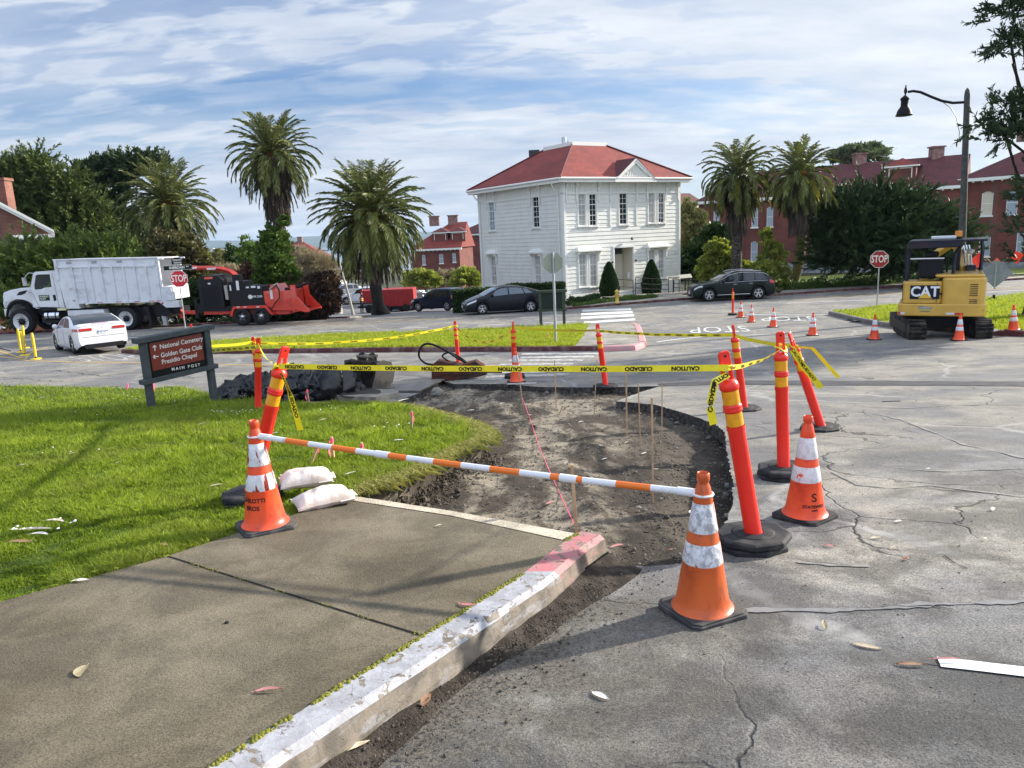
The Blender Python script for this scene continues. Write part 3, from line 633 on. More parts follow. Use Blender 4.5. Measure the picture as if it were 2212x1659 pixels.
tape('short yellow tape from the front leaning post up to the post behind the S cone',[pp('A',1.03)+off,pp('B',1.0)+off],sag=.03,w=.03,tw=(0,.9),size=.02,gap=.25)
tape('yellow tape from the brown sign across to the lawn posts, over the kerb',[AT(446,758,13.6),pp('H',.985)+off],sag=.0,size=.045,gap=.35)
tape('sagging yellow tape across the island grass from the far lawn post to the breaker post',[pp('I',1.0),pp('G',1.0)],sag=.16,w=.05,gap=.4,size=.035)
tape('yellow tape running down from the far left lawn post to the brown sign',[AT(449,748,14.1),pp('I',1.02)],sag=.02,w=.05,txt=False)
tape('deeply sagging yellow tape between the breaker post and the post behind the far cone',[pp('G',1.0),pp('F',1.0)],sag=.36,w=.05,gap=.4,size=.035)
tape('nearly straight yellow tape above the island sidewalk',[pp('F',1.0),pp('E',1.0)],sag=.03,w=.05,tw=(0,.8),txt=False)
tape('yellow tape from the kerb corner post to the edge-on post behind the front one',[pp('E',.99),pp('D',.98)],sag=.03,w=.045,gap=.3,size=.033)
tape('yellow tape between the edge-on post and the leaning post with loose ends',[pp('D',.97),pp('C',.96)],sag=.02,w=.045,txt=False)
tape('dull yellow tape loop drooping between the lawn post and the leaning post',[pp('H',1.03),pp('H',.93)*.55+pp('J',1.0)*.45,pp('J',.98)],sag=.05,w=.05,tw=(.3,1.2),txt=False)
c0=pp('C',.93)+Vector((-.05,-.08,0))
tape('loose yellow tape end with CAUTION lettering hanging down right of the leaning post',[c0,c0+Vector((.10,-.03,-.17)),c0+Vector((.30,-.05,-.42))],w=.07,tw=(.2,.5),size=.045,gap=.2,flip=False,steps=30)
tape('second loose yellow tape end flying out to the right of the leaning post',[c0+Vector((.02,.02,.03)),c0+Vector((.22,.02,.0)),c0+Vector((.52,.03,-.33))],w=.04,tw=(.9,.4),txt=False,steps=30)
a0=pp('A',.97)+Vector((-.04,-.05,0))
tape('crumpled yellow tape end hanging at the left side of the front leaning post',[a0+Vector((.03,0,.02)),a0+Vector((-.05,-.01,-.02)),a0+Vector((-.075,-.01,-.16)),a0+Vector((-.05,0,-.27))],w=.045,tw=(1.0,.2),txt=True,size=.035,gap=.12,steps=24)
j0_=pp('J',.93)+Vector((.03,-.06,0))
tape('loose yellow tape end hanging down beside the post by the sandbags',[j0_,j0_+Vector((.05,-.02,-.15)),j0_+Vector((.10,-.02,-.42))],w=.05,tw=(.5,.2),size=.04,gap=.16,flip=False,steps=24)
for k,zz,lb in(('J',.96,'by the sandbags'),('C',.95,'with the loose ends'),('A',1.02,'at the front'),('B',.985,'behind the S cone'),('H',1.0,'on the lawn'),('G',1.0,'behind the breaker'),('E',1.0,'by the kerb corner'),('I',1.0,'farthest on the lawn')):
 mb=MB();random.seed(len(lb));P=[pp(k,zz+random.uniform(-.025,.025))+Vector((cos(a)*.042,sin(a)*.042,0))for a in[i*.7 for i in range(12)]]
 mb.tube(P,[.012+.008*random.random()for _ in P],5,0,flat=.35)
 tag(mb.build('tape_knot',TAPE),'yellow tape wound around the handle of the delineator '+lb,'tape knot')
def bar():
 a=pL+Vector((.0,0,.605));b=pR+Vector((0,0,.600));d=(b-a).normalized();a1=a+d*.075;b1=b-d*.075;L=(b1-a1).length
 t=thing('barrier_bar','orange and white striped bar hung between the two near cones','barrier bar',a1)
 R=d.to_track_quat('X','Z').to_matrix().to_4x4();orm=M('bar_orange',(.80,.17,.015),.4,c2=(.55,.22,.08),ns=12,lo=.55,hi=.75);wh=M('bar_white',(.74,.74,.76),.4,c2=(.45,.42,.35),ns=9,lo=.55,hi=.75)
 r=.0165;q=MB();n=15;seg=L/n
 sag=lambda x:-.015*4*(x/L)*(1-x/L)
 q.tube([(i*seg/2,0,sag(i*seg/2))for i in range(2*n+1)],r,14,0,caps=False)
 for fi in range(len(q.f)):q.m[fi]=1-(fi//28)%2
 inst('tube',q.mesh('bar_tube',[orm,wh]),t,R)
 for x in(.0,L*.335,L*.77,L):inst('joint_sleeve',MB().tube([(x-.045,0,sag(x)),(x+.045,0,sag(x))],r*1.22,14,0).mesh('joint_sleeve',[wh]),t,R)
 for end,cp_ in((a,-1),(b,1)):
  q=MB();q.tube([(.0445*cos(k*pi/12),.0445*sin(k*pi/12),0)for k in range(25)],.0065,8,0,caps=False);q.box((-cp_*.06,0,0),(.04,.022,.013))
  inst('end_ring',q.mesh('end_ring',[wh]),t,Matrix.Translation(end-a1-Vector((0,0,.0)))@Matrix.Rotation(atan2(d.y,d.x),4,'Z'))
bar()
BAG=M('sandbag_weave',(.66,.60,.56),.8,c2=(.52,.44,.38),ns=6,bump=.5,bs=90,bd=.004)
def sandbag(label,c,L,Wd,H,rz,tz=0.0,seed=0):
 t=thing('sandbag',label,'sandbag',c,rz,'pale woven sandbags piled by the lawn edge');n,k=44,30;m=MB()
 for sg in(1,-1):
  vs=[]
  for i in range(n+1):
   for j in range(k+1):
    u,v=-1+2*i/n,-1+2*j/k;b=max(0,(1-abs(u)**3.2)*(1-abs(v)**2.6))**.48;x=u*L/2*(1-.05*(1-v*v));y=v*Wd/2*(1-.10*(1-u*u)-.04*abs(u));q=Vector((x*8+seed,y*8,sg*2));cr_=noise.noise(Vector((x*5+seed,y*34,1)))*.010*sm(.35,1,abs(u))+noise.noise(Vector((x*34+seed,y*5,1)))*.006*sm(.5,1,abs(v));nn=noise.fractal(q,1,2,3)*.016
    z=(H*.60 if sg>0 else-H*.40)*b+(nn+cr_)*b**.5*sg-.02*(1-cos(x*6))*(sg>0);vs.append((x,y,max(z+H*.40,0)+tz))
  f_=[(i*(k+1)+j,(i+1)*(k+1)+j,(i+1)*(k+1)+j+1,i*(k+1)+j+1)for i in range(n)for j in range(k)];m.add(vs,f_ if sg>0 else[g[::-1]for g in f_],0,True)
 m.build('bag',BAG,t)
 s=MB();pts=[(L/2*.97,Wd*.5*(q/8-.5)*1.05,H*.40+tz+noise.noise(Vector((q,seed,0)))*.01)for q in range(9)]
 s.tube(pts,.008,6,0,flat=.4);s.tube([(p[0]+.018,p[1],p[2])for p in pts],.009,5,0,flat=.3)
 s.tube([(L/2*.95*cos(q*pi/14)**.55 if q<7 else 0,-Wd/2*.99,H*.40+tz)for q in range(7)],.005,5,0)
 s.build('seam',M('bag_seam',(.7,.66,.6),.8),t);return t
sb1=gz(G(700,1090,.17),.165);sb2=gz(G(672,1075,.15),.15)
sandbag('lower white sandbag half on the sidewalk edge, partly under the other',sb1,.41,.27,.125,radians(28),seed=1)
sandbag('upper white sandbag lying across the lower one behind the stencilled cone',sb2+Vector((-.03,.02,.085)),.38,.28,.14,radians(20),.0,seed=7)
WOOD=M('stake_wood',(.50,.33,.19),.75,c2=(.38,.25,.14),ns=20);WOODW=M('stake_weathered',(.30,.20,.13),.8,c2=(.40,.30,.2),ns=20);PINK=M('pink_ribbon',(.95,.10,.22),.5)
def stake(bpx,tpx,off,w,th_,label,mat,group,rib=False):
 p=G(bpx[0],bpx[1],off);q=AT(tpx[0],tpx[1],p.y);d=q-p;L=d.length
 t=thing('wooden_stake',label,'stake',p,0,group);m=MB();R=d.to_track_quat('Z','Y').to_matrix();
 m.box((0,0,L/2-.03),(w,th_,L+.06));me=m.mesh('stake',[mat]);inst('shaft',me,t,R.to_4x4(),bevel=.001)
 if rib:
  r=MB();r.box((0,0,L-.03),(w*1.15,th_*1.3,.035));vs=[]
  for i in range(9):
   u=i/8;vs+=[(w*.5+.05*sin(u*2.2),-.01,L-.02-u*.14),(w*.5+.05*sin(u*2.2)+.03,-.012+.006*sin(u*9),L-.03-u*.15)]
  r.add(vs,[(2*i,2*i+1,2*i+3,2*i+2)for i in range(8)],0,True);inst('ribbon',r.mesh('ribbon',[PINK]),t,R.to_4x4())
 return t
GS='thin wooden stakes standing in the dug dirt';D_=-.16
for(b,t_,w,lb)in[((1129.5,877),(1116,768),.022,'stake with the pink string tied to it, in front of the far cone'),((1201.6,891.5),(1198,778),.018,'thin stake beside the short leaning board'),((1282.5,907.6),(1289.5,778),.014,'very thin stake leaning right near the kerb corner post'),((1354,946),(1352.7,798),.022,'thick pale stake, leftmost of the four on the right'),((1383.7,971),(1378.7,828),.014,'thin stake, second of the four on the right'),((1410.8,1103),(1408,859),.018,'nearest stake of the four, crossing behind the striped bar'),((1429,1020),(1430.3,825),.011,'darkest thinnest stake, rightmost of the four')]:
 stake(b,t_,D_ if b[1]<1000 else-.22,w,w*.8,lb,WOOD,GS)
stake((1245.5,1153),(1235,1003),-.02,.04,.02,'wide fresh wooden stake at the end of the kerb holding the pink string',WOOD,GS)
stake((1205,902.6),(1216,875.6),D_,.035,.015,'short board leaning in the dirt beside a thin stake',WOOD,None)
GL='short stakes with pink ribbons in the lawn'
for b,t_,w,lb,mt in[((668,873),(663,841),.03,'short stake with pink ribbon in front of the black plastic sheet',WOODW),((890,938),(889,888),.03,'weathered stake with pink ribbon standing alone on the lawn',WOODW),((669,1011),(688,958),.035,'stake leaning right with pink ribbon, leftmost of the three by the bar',WOOD),((722,999),(716,944),.035,'upright stake with pink ribbon, middle of the three by the bar',WOOD),((781,990),(781,956),.035,'short stake with pink ribbon, rightmost of the three by the bar',WOOD)]:
 stake(b,t_,.13,w,.018,lb,mt,GL,True)
stake((1181,733),(1181,721),.14,.03,.02,'tiny pink marker stake on the island lawn left of the stop sign pole',PINK,GL);stake((1240,724),(1238,710),.14,.04,.02,'pink topped marker stake on the island lawn beside the walk',WOODW,GL,True)
stake((275,841),(276,829),.08,.04,.02,'tiny pink marker flag at the far lawn edge, left of the brown sign',PINK,GL);stake((332,845),(331,829),.08,.05,.02,'pink marker seen under the brown sign',PINK,GL)
pts=[G(1247,1146,-.0)]+[G(x,y,-.1)for x,y in((1218,1085),(1190,1025),(1165,965),(1145,905))]+[G(1128,858,-.05)]
tag(MB().tube(pts,.0035,5,0).build('string',PINK),'pink mason string stretched over the dirt between two stakes','string')
def crop(ox,oy,s):return lambda cx,cy:((ox+cx/s)/1.82278,(oy+cy/s)/1.82278)
c5=crop(1780,500,2.212);c6=crop(2600,480,2.154);c7=crop(3132,300,2.37);c4=crop(1200,600,2.37);c3=crop(600,950,2.765);c2=crop(0,950,2.765);c1=crop(0,400,2.212);c8=crop(3332,900,3.16)
WP=M('white_paint',(.78,.77,.70),.6,c2=(.73,.72,.66),ns=1.5,bump=.15,bs=20);WPT=M('white_trim',(.80,.79,.73),.55)
GL_=M('window_glass',(.025,.03,.035),.06,spec=.9);GLB=M('window_blind',(.50,.49,.45),.5,c2=(.36,.36,.34),ns=.9);GLR=M('glass_painted_sky',(.30,.36,.42),.15,spec=.8)  # GLR: pale blue base colour stands in for reflected sky
def mat_brick(name,a,b2,mort):
 m,nt,b=newmat(name);n=NT(nt);c=n.co();s=n.sep(c)
 cb=n.N.new('ShaderNodeCombineXYZ');n.put(n.math('ADD',s[0],s[1]),cb.inputs[0]);n.put(s[2],cb.inputs[1])
 br=n.N.new('ShaderNodeTexBrick');nt.links.new(cb.outputs[0],br.inputs['Vector']);br.inputs['Scale'].default_value=1;br.inputs['Brick Width'].default_value=.30;br.inputs['Row Height'].default_value=.10;br.inputs['Mortar Size'].default_value=.012
 br.inputs['Color1'].default_value=a+(1,);br.inputs['Color2'].default_value=b2+(1,);br.inputs['Mortar'].default_value=mort+(1,)
 col=n.mix(1.0,br.outputs[0],n.ramp(n.noise(c,.7,5),.3,.7,.75,1.2),'MULTIPLY');n.put(col,b.inputs['Base Color']);b.inputs['Roughness'].default_value=.85;return m
BR1=mat_brick('brick_red',(.18,.036,.024),(.13,.028,.02),(.13,.075,.06));BR2=mat_brick('brick_brown',(.27,.085,.05),(.20,.06,.04),(.22,.17,.14))
def mat_shingle(name,a,b2):
 m,nt,b=newmat(name);n=NT(nt);c=n.co();s=n.sep(c)
 cb=n.N.new('ShaderNodeCombineXYZ');n.put(n.math('ADD',s[0],n.math('MULTIPLY',s[1],.6)),cb.inputs[0]);n.put(s[2],cb.inputs[1])
 br=n.N.new('ShaderNodeTexBrick');nt.links.new(cb.outputs[0],br.inputs['Vector']);br.inputs['Scale'].default_value=1;br.inputs['Brick Width'].default_value=.35;br.inputs['Row Height'].default_value=.09;br.inputs['Mortar Size'].default_value=.01;br.inputs['Mortar Smooth'].default_value=.3
 br.inputs['Color1'].default_value=a+(1,);br.inputs['Color2'].default_value=b2+(1,);br.inputs['Mortar'].default_value=tuple(x*.55 for x in a)+(1,)
 col=n.mix(1.0,br.outputs[0],n.ramp(n.noise(c,.9,5,.65),.3,.7,.8,1.2),'MULTIPLY');n.put(col,b.inputs['Base Color']);b.inputs['Roughness'].default_value=.8
 n.put(n.bump(br.outputs['Fac'],.4,.02),b.inputs['Normal']);return m
RF=mat_shingle('roof_red',(.24,.038,.026),(.19,.03,.022));RFD=mat_shingle('roof_red_shaded',(.115,.022,.024),(.085,.018,.02))  # RFD: darker copy of the roof red, shade of the barracks slopes coloured in
def cutwall(mb,O,u,n,w,z0,z1,ops,row=None,m=0,reveal=.12,shade=.024):
 cuts={z0,z1}
 for a,b,c,d in ops:cuts|={c,d}
 if row:
  z=z0+row
  while z<z1:cuts.add(z);z+=row
 cuts=sorted(c for c in cuts if z0-1e-6<=c<=z1+1e-6);P=lambda x,z,o=0:O+u*x+Vector((0,0,z))+n*o
 for a,b in zip(cuts,cuts[1:]):
  if b-a<1e-4:continue
  mid=(a+b)/2;xs=[0,w];iv=[(0,w)]
  for o in ops:
   if o[2]<mid<o[3]:
    nv=[]
    for p,q in iv:
     if o[0]>p:nv.append((p,min(q,o[0])))
     if o[1]<q:nv.append((max(p,o[1]),q))
    iv=[i for i in nv if i[1]-i[0]>1e-4]
  if row:ra=((a-z0)%row)/row;rb=ra+(b-a)/row;oa,ob=shade*(1-ra),shade*(1-min(1,rb));oa=shade if ra>.999 else oa
  else:oa=ob=0
  for p,q in iv:
   mb.quad(P(p,a,oa),P(q,a,oa),P(q,b,ob),P(p,b,ob),m)
   if row and ra<.001:mb.quad(P(p,a,0),P(q,a,0),P(q,a,oa),P(p,a,oa),m)
 for a,b,c,d in ops:
  for p,q in(((a,c),(b,c)),((b,c),(b,d)),((b,d),(a,d)),((a,d),(a,c))):
   mb.quad(P(p[0],p[1],.001),P(q[0],q[1],.001),P(q[0],q[1],-reveal),P(p[0],p[1],-reveal),m)
def fbox(mb,O,u,n,x0,x1,z0,z1,o0,o1,m=0):
 vs=[O+u*x+Vector((0,0,z))+n*o for o in(o0,o1)for z in(z0,z1)for x in(x0,x1)]
 mb.add(vs,[(0,1,3,2),(4,6,7,5),(0,4,5,1),(2,3,7,6),(0,2,6,4),(1,5,7,3)],m)
def window(parent,O,u,n,r,cols=2,rows=6,sash=3,glass=None,depth=.07,trim=WPT,casing=.09,sill=True,arch=False,name='window'):
 a,b,c,d=r;f=MB();t=.05
 for x0,x1,z0,z1 in((a,a+t,c,d),(b-t,b,c,d),(a+t,b-t,c,c+t),(a+t,b-t,d-t,d)):fbox(f,O,u,n,x0,x1,z0,z1,-depth-.03,-.02)
 for i in range(1,rows):
  z=c+(d-c)*i/rows;th_=.028 if sash and i%(rows//sash)==0 else.011;fbox(f,O,u,n,a+t,b-t,z-th_,z+th_,-depth-.02,-depth+.02)
 for i in range(1,cols):
  x=a+(b-a)*i/cols;fbox(f,O,u,n,x-.011,x+.011,c+t,d-t,-depth-.015,-depth+.015)
 if casing:
  k=casing
  for x0,x1,z0,z1 in((a-k,a,c-.02,d+k),(b,b+k,c-.02,d+k),(a,b,d,d+k)):fbox(f,O,u,n,x0,x1,z0,z1,.002,.045)
 o=f.build(name,trim,parent)
 g=MB();g.quad(*[O+u*x+Vector((0,0,z))-n*(depth)for x,z in((a+.02,c+.02),(b-.02,c+.02),(b-.02,d-.02),(a+.02,d-.02))]);g.build('pane',glass or GL_,o)
 if sill:
  s_=MB();fbox(s_,O,u,n,a-.14,b+.14,c-.09,c-.02,.0,.12)
  for x in(a-.06,b+.06):fbox(s_,O,u,n,x-.035,x+.035,c-.2,c-.09,.004,.07)
  s_.build('sill',trim,o)
 return o
zW=CZ+3.3
def house():
 cor=AZ(1214.6,390.9,zW);rgt=AZ(1468.8,390.9,zW);lft=AZ(1017.5,417.0,zW)
 u=(rgt-cor);u.z=0;A=u.length;u.normalize();w=Vector((-u.y,u.x,0));
 Bl=max(6,(lft-cor).dot(w));nR=-w;nL=-u;zb=Z(cor.x,cor.y)-.4;H=zW-zb
 t=thing('white_house','white clapboard two storey house with red hipped roof and small front gable','house',(0,0,0))
 def rect(P,uu,nn,x0,y0,x1,y1,cf=c5):
  ym=(y0+y1)/2;xm=(x0+x1)/2
  a=(ONP(*cf(x0,ym),P,nn)-P).dot(uu);b=(ONP(*cf(x1,ym),P,nn)-P).dot(uu);c=ONP(*cf(xm,y1),P,nn).z-zb;d=ONP(*cf(xm,y0),P,nn).z-zb
  return(a,b,c,d)
 O1=Vector((cor.x,cor.y,zb));wL=w*Bl;O2=O1+wL
 uL=-w
 Rw=[rect(cor,u,nR,*q)for q in((1100,582,1165,860),(1195,582,1258,860),(1457,575,1525,848),(1710,575,1765,835),(1795,575,1848,833),(1108,1105,1172,1390),(1200,1102,1265,1388),(1713,1068,1768,1316),(1795,1066,1848,1318))]
 P2=Vector((O2.x,O2.y,zW))
 Lw=[rect(P2,uL,nL,*q)for q in((320,648,372,903),(702,600,760,875),(340,1125,388,1380),(718,1120,775,1372))]
 door=rect(cor,u,nR,1415,1050,1578,1425)
 mb=MB();fr=H-.80
 cutwall(mb,O1,u,nR,A,0,fr,Rw+[door],.27,0);cutwall(mb,O2,uL,nL,Bl,0,fr,Lw,.27,0)
 mb.quad(O1+u*A,O1+u*A+w*Bl,O1+u*A+w*Bl+Vector((0,0,H)),O1+u*A+Vector((0,0,H)));mb.quad(O2,O2+u*A,O2+u*A+Vector((0,0,H)),O2+Vector((0,0,H)))
 for O,uu,nn,L in((O1,u,nR,A),(O2,uL,nL,Bl)):
  mb.quad(O+Vector((0,0,fr)),O+uu*L+Vector((0,0,fr)),O+uu*L+Vector((0,0,H+.1)),O+Vector((0,0,H+.1)))
 mb.build('wall',WP,t)
 for O,uu,nn,L,ws,nm in((O1,u,nR,A,Rw[:5],'r'),(O2,uL,nL,Bl,Lw[:2],'l')):
  s=MB();x=.16
  while x<L-.1:fbox(s,O,uu,nn,x,x+.06,fr+.07,H-.05,.002,.03);x+=.165
  fbox(s,O,uu,nn,0,L,fr-.04,fr+.05,.003,.06);s.build('frieze',WPT,t)
  s=MB();fbox(s,O,uu,nn,0,.16,0,H,.003,.06);s.build('corner_board',WPT,t);s=MB();fbox(s,O,uu,nn,L-.16,L,0,H,.0035,.06);s.build('corner_board',WPT,t)
  bx=[]
  for r in ws:bx+=[r[0]-.16,r[1]+.16]
  if nm=='r':bx=[.25,Rw[0][0]-.16,Rw[1][1]+.16,Rw[2][0]-.85,Rw[2][1]+.85,Rw[3][0]-.16,Rw[4][1]+.16,L-.25]
  for x in bx:
   s=MB();fbox(s,O,uu,nn,x-.05,x+.05,fr-.55,H-.05,.05,.10);fbox(s,O,uu,nn,x-.055,x+.055,H-.35,H-.05,.10,.24);fbox(s,O,uu,nn,x-.05,x+.05,fr-.55,fr-.42,.10,.14)
   if nm=='r' and abs(x-Rw[2][0]+.85)<.01 or nm=='r' and abs(x-Rw[2][1]-.85)<.01:fbox(s,O,uu,nn,x-.06,x+.06,Rw[2][2]-.1,fr-.55,.022,.05)
   s.build('bracket',WPT,t)
 gl=[GLB,GL_,GL_,GLB,GL_,GLB,GLB,GLB,GLB]
 for r,g in zip(Rw,gl):window(t,O1,u,nR,r,2,6,3,g)
 for r,g in zip(Lw,(GLR,GL_,GLB,GLB)):window(t,O2,uL,nL,r,2,6,3,g)
 for O,uu,nn,a,b,z in((O1,u,nR,Rw[5][0],Rw[6][1],Rw[5][3]),(O1,u,nR,Rw[7][0],Rw[8][1],Rw[7][3]),(O2,uL,nL,Lw[2][0],Lw[2][1],Lw[2][3]),(O2,uL,nL,Lw[3][0],Lw[3][1],Lw[3][3])):
  s=MB();P=lambda x,z_,o:O+uu*x+Vector((0,0,z_))+nn*o
  x0,x1,y0=a-.28,b+.28,z+.14
  v=[P(x0,y0,0),P(x1,y0,0),P(x1,y0,.34),P(x0,y0,.34),P(x0,y0+.1,0),P(x1,y0+.1,0),P(x1,y0+.1,.34),P(x0,y0+.1,.34),P(x0+.15,y0+.34,0),P(x1-.15,y0+.34,0),P(x1-.15,y0+.34,.08),P(x0+.15,y0+.34,.08)]
  s.add(v,[(0,1,2,3),(3,2,6,7),(0,3,7,4),(2,1,5,6),(7,6,10,11),(4,7,11,8),(6,5,9,10),(8,11,10,9)]);s.build('window_hood',WPT,t)
  for x in(a-.14,b+.14):
   s=MB();fbox(s,O,uu,nn,x-.05,x+.05,z-.55,y0,.05,.13);fbox(s,O,uu,nn,x-.05,x+.05,y0-.16,y0,.13,.28);s.build('bracket',WPT,t)
 a,b,c,d=door;CR_=M('recess_cream',(.55,.52,.42),.6);s=MB();dp=1.15
 P=lambda x,z_,o:O1+u*x+Vector((0,0,z_))-nR*o
 s.quad(P(a,c,dp),P(b,c,dp),P(b,d,dp),P(a,d,dp));s.quad(P(a,c,.1),P(a,c,dp),P(a,d,dp),P(a,d,.1));s.quad(P(b,c,dp),P(b,c,.1),P(b,d,.1),P(b,d,dp));s.quad(P(a,d,.1),P(b,d,.1),P(b,d,dp),P(a,d,dp));s.quad(P(a,c,.1),P(b,c,.1),P(b,c,dp),P(a,c,dp));s.build('entrance_recess',CR_,t)
 s=MB()
 for x0,x1,z0,z1 in((a-.12,a,c,d+.12),(b,b+.12,c,d+.12),(a,b,d,d+.12)):fbox(s,O1,u,nR,x0,x1,z0,z1,.003,.05)
 s.build('door_casing',WPT,t)
 s=MB();xa,xb=b-.86,b-.04;zt=d-.55;fbox(s,O1,u,nR,xa,xb,c+.02,zt,-dp+.01,-dp+.06)
 for z0,z1 in((c+.2,c+.9),(c+1.0,zt-.45),(zt-.38,zt-.1)):fbox(s,O1,u,nR,xa+.12,xb-.12,z0,z1,-dp+.06,-dp+.08)
 dr=s.build('door',CR_,t);s=MB();fbox(s,O1,u,nR,xa,xb,zt+.08,d-.06,-dp+.01,-dp+.03);s.build('transom',GL_,dr)
 s=MB();q=P(b-.02,c+1.0,.5);s.box(q,(.14,.3,.42));tag(s.build('letter_box',M('box_white',(.6,.62,.66),.4)),'white letter box beside the house door','letter box')
 e=.62;top=H+.02;E=[O1-u*e-w*e,O1+u*(A+e)-w*e,O1+u*(A+e)+w*(Bl+e),O1-u*e+w*(Bl+e)];E=[Vector((q.x,q.y,zb+top+.16))for q in E]
 ins=3.75;hr=2.62;D=[O1+u*ins+w*ins,O1+u*(A-ins)+w*ins,O1+u*(A-ins)+w*(Bl-ins),O1+u*ins+w*(Bl-ins)];D=[Vector((q.x,q.y,zb+top+.16+hr))for q in D]
 s=MB();s.add(E+D,[(0,1,5,4),(1,2,6,5),(2,3,7,6),(3,0,4,7),(4,5,6,7)]);rf=s.build('roof',RF,t)
 s=MB()
 for q in range(4):
  p0,p1=E[q],E[(q+1)%4];dd=(p1-p0).normalized();nn=Vector((dd.y,-dd.x,0));s.tube([p0+nn*.03+Vector((0,0,-.05)),p1+nn*.03+Vector((0,0,-.05))],.075,6,0)
  fbox(s,Vector((p0.x,p0.y,0)),dd,nn,.08,(p1-p0).length-.08,p0.z-.30,p0.z-.12,-.10,-.02)
  L=(p1-p0).length;fbox(s,Vector((p0.x,p0.y,0)),dd,nn,.1,L-.1,p0.z-.21,p0.z-.18,-.66,-.10)
 s.build('gutter',WPT,t)
 s=MB();
 for q in range(4):
  p0,p1=D[q],D[(q+1)%4];dd=(p1-p0).normalized();nn=Vector((dd.y,-dd.x,0));fbox(s,Vector((p0.x,p0.y,0)),dd,nn,0,(p1-p0).length,p0.z-.02,p0.z+.24,-.1,.05)
 s.build('parapet',WPT,rf)
 for k in range(4):
  p0,p1=E[k]+Vector((0,0,.03)),D[k]+Vector((0,0,.03));MB().tube([p0,p1],.07,5,0).build('hip_cap',RFD,rf)
 pv=D[0].lerp(D[3],.45)+u*.5;MB().cyl(pv,pv+Vector((0,0,.75)),.17,n=14).build('vent_pipe',M('galvanised',(.5,.52,.55),.35,.8),rf)
 pv2=D[0].lerp(D[3],.35)+u*.6;MB().cyl(pv2,pv2+Vector((0,0,.45)),.1,n=12).build('vent_pipe',MATS['galvanised'],rf)
 pc=E[3].lerp(D[3],.8)+u*.6;MB().box(pc+Vector((0,0,.3)),(.8,.6,.7)).build('chimney',M('dark_flue',(.05,.05,.055),.6),rf)
 g0=(ONP(*c5(1370,445),cor,nR)-cor).dot(u);g1=(ONP(*c5(1712,445),cor,nR)-cor).dot(u);gz0=top+.20;ga=(g0+g1)/2;gh=(g1-g0)*.34;gw=(g1-g0)/2;s=MB()
 P=lambda x,z_,o:O1+u*x+Vector((0,0,z_))+nR*o
 s.add([P(g0+.05,gz0-.1,e-.06),P(g1-.05,gz0-.1,e-.06),P(ga,gz0+gh-.08,e-.06)],[(0,1,2)]);gb=s.build('gable',WP,t)
 s=MB()
 for x0,z0,x1,z1 in((g0-.05,gz0-.14,ga,gz0+gh+.02),(g1+.05,gz0-.14,ga,gz0+gh+.02)):
  for o0,o1,wd in((e-.05,e+.06,.26),(e+.06,e+.1,.1)):
   dz=wd*1.3;s.add([P(x0,z0,o0),P(x1,z1,o0),P(x1,z1-dz,o0),P(x0+(dz*.9 if x0<x1 else-dz*.9),z0,o0),P(x0,z0,o1),P(x1,z1,o1),P(x1,z1-dz,o1),P(x0+(dz*.9 if x0<x1 else-dz*.9),z0,o1)],[(0,1,2,3),(7,6,5,4),(0,4,5,1),(3,2,6,7)])
 fbox(s,O1,u,nR,g0-.1,g1+.1,gz0-.34,gz0-.06,e-.04,e+.08);s.build('gable_trim',WPT,gb)
 s=MB();r_=.11;zz=gz0+.12;row=0
 while zz<gz0+gh-.5:
  hw=(gz0+gh-.32-zz)/gh*gw-.2;x=ga-hw+(r_ if row%2 else 0)
  while x<ga+hw:s.add([P(x+r_*cos(a_),zz+r_*sin(a_),e-.045)for a_ in[pi+k*pi/6 for k in range(7)]]+[P(x,zz,e-.02)],[tuple(range(7))]+[(k,k+1,7)for k in range(6)]);x+=2*r_
  zz+=r_*.9;row+=1
 s.build('fish_scale_shingles',WPT,gb)
 s=MB();sl=hr/(ins+e);dpth=(gh+.0)/sl
 for x0,flip in((g0-.12,0),(g1+.12,1)):
  q=[P(x0,gz0-.2,e+.12),P(ga,gz0+gh+.06,e+.12),P(ga,gz0+gh+.06,e+.12-dpth-.1),P(x0,gz0-.2,e+.12-.05)];s.add(q,[(0,1,2,3)]if flip else[(3,2,1,0)])
 s.build('gable_roof',RFD,gb)
 for O,uu,nn,x in((O2,uL,nL,Bl-.42),(O2,uL,nL,.3)):
  q=lambda z_,o=.1:O+uu*x+nn*o+Vector((0,0,z_));MB().tube([q(H-.1,.6),q(H-.35,.5),q(H-.7,.12),q(H-1.0),q(0)],.045,8).build('downpipe',WPT,t)
 q=(O1+u*(a+b)/2*0+u*((a+b)/2)+nR*.1);MB().lathe([(.02,.2),(.06,.18),(.09,.05),(.07,0)],10,0,Matrix.Translation(O1+u*(ga)+nR*.2+Vector((0,0,d+.5)))).build('porch_light',M('iron_dark',(.03,.03,.035),.5),t)
 MB().box(O1+u*(A-.5)+nR*.04+Vector((0,0,3.1)),(.25,.06,.22)).build('number_plate',M('plate_grey',(.55,.57,.6),.5),t)
 for x in(a-.25,b+.2):MB().box(O1+u*x+nR*.08+Vector((0,0,c+2.05)),(.1,.1,.13)).build('wall_lamp',MATS['iron_dark'],t)
 return t,O1,u,w,A,Bl,zb
HOUSE,HO,HU,HW_,HA,HB,HZ=house()
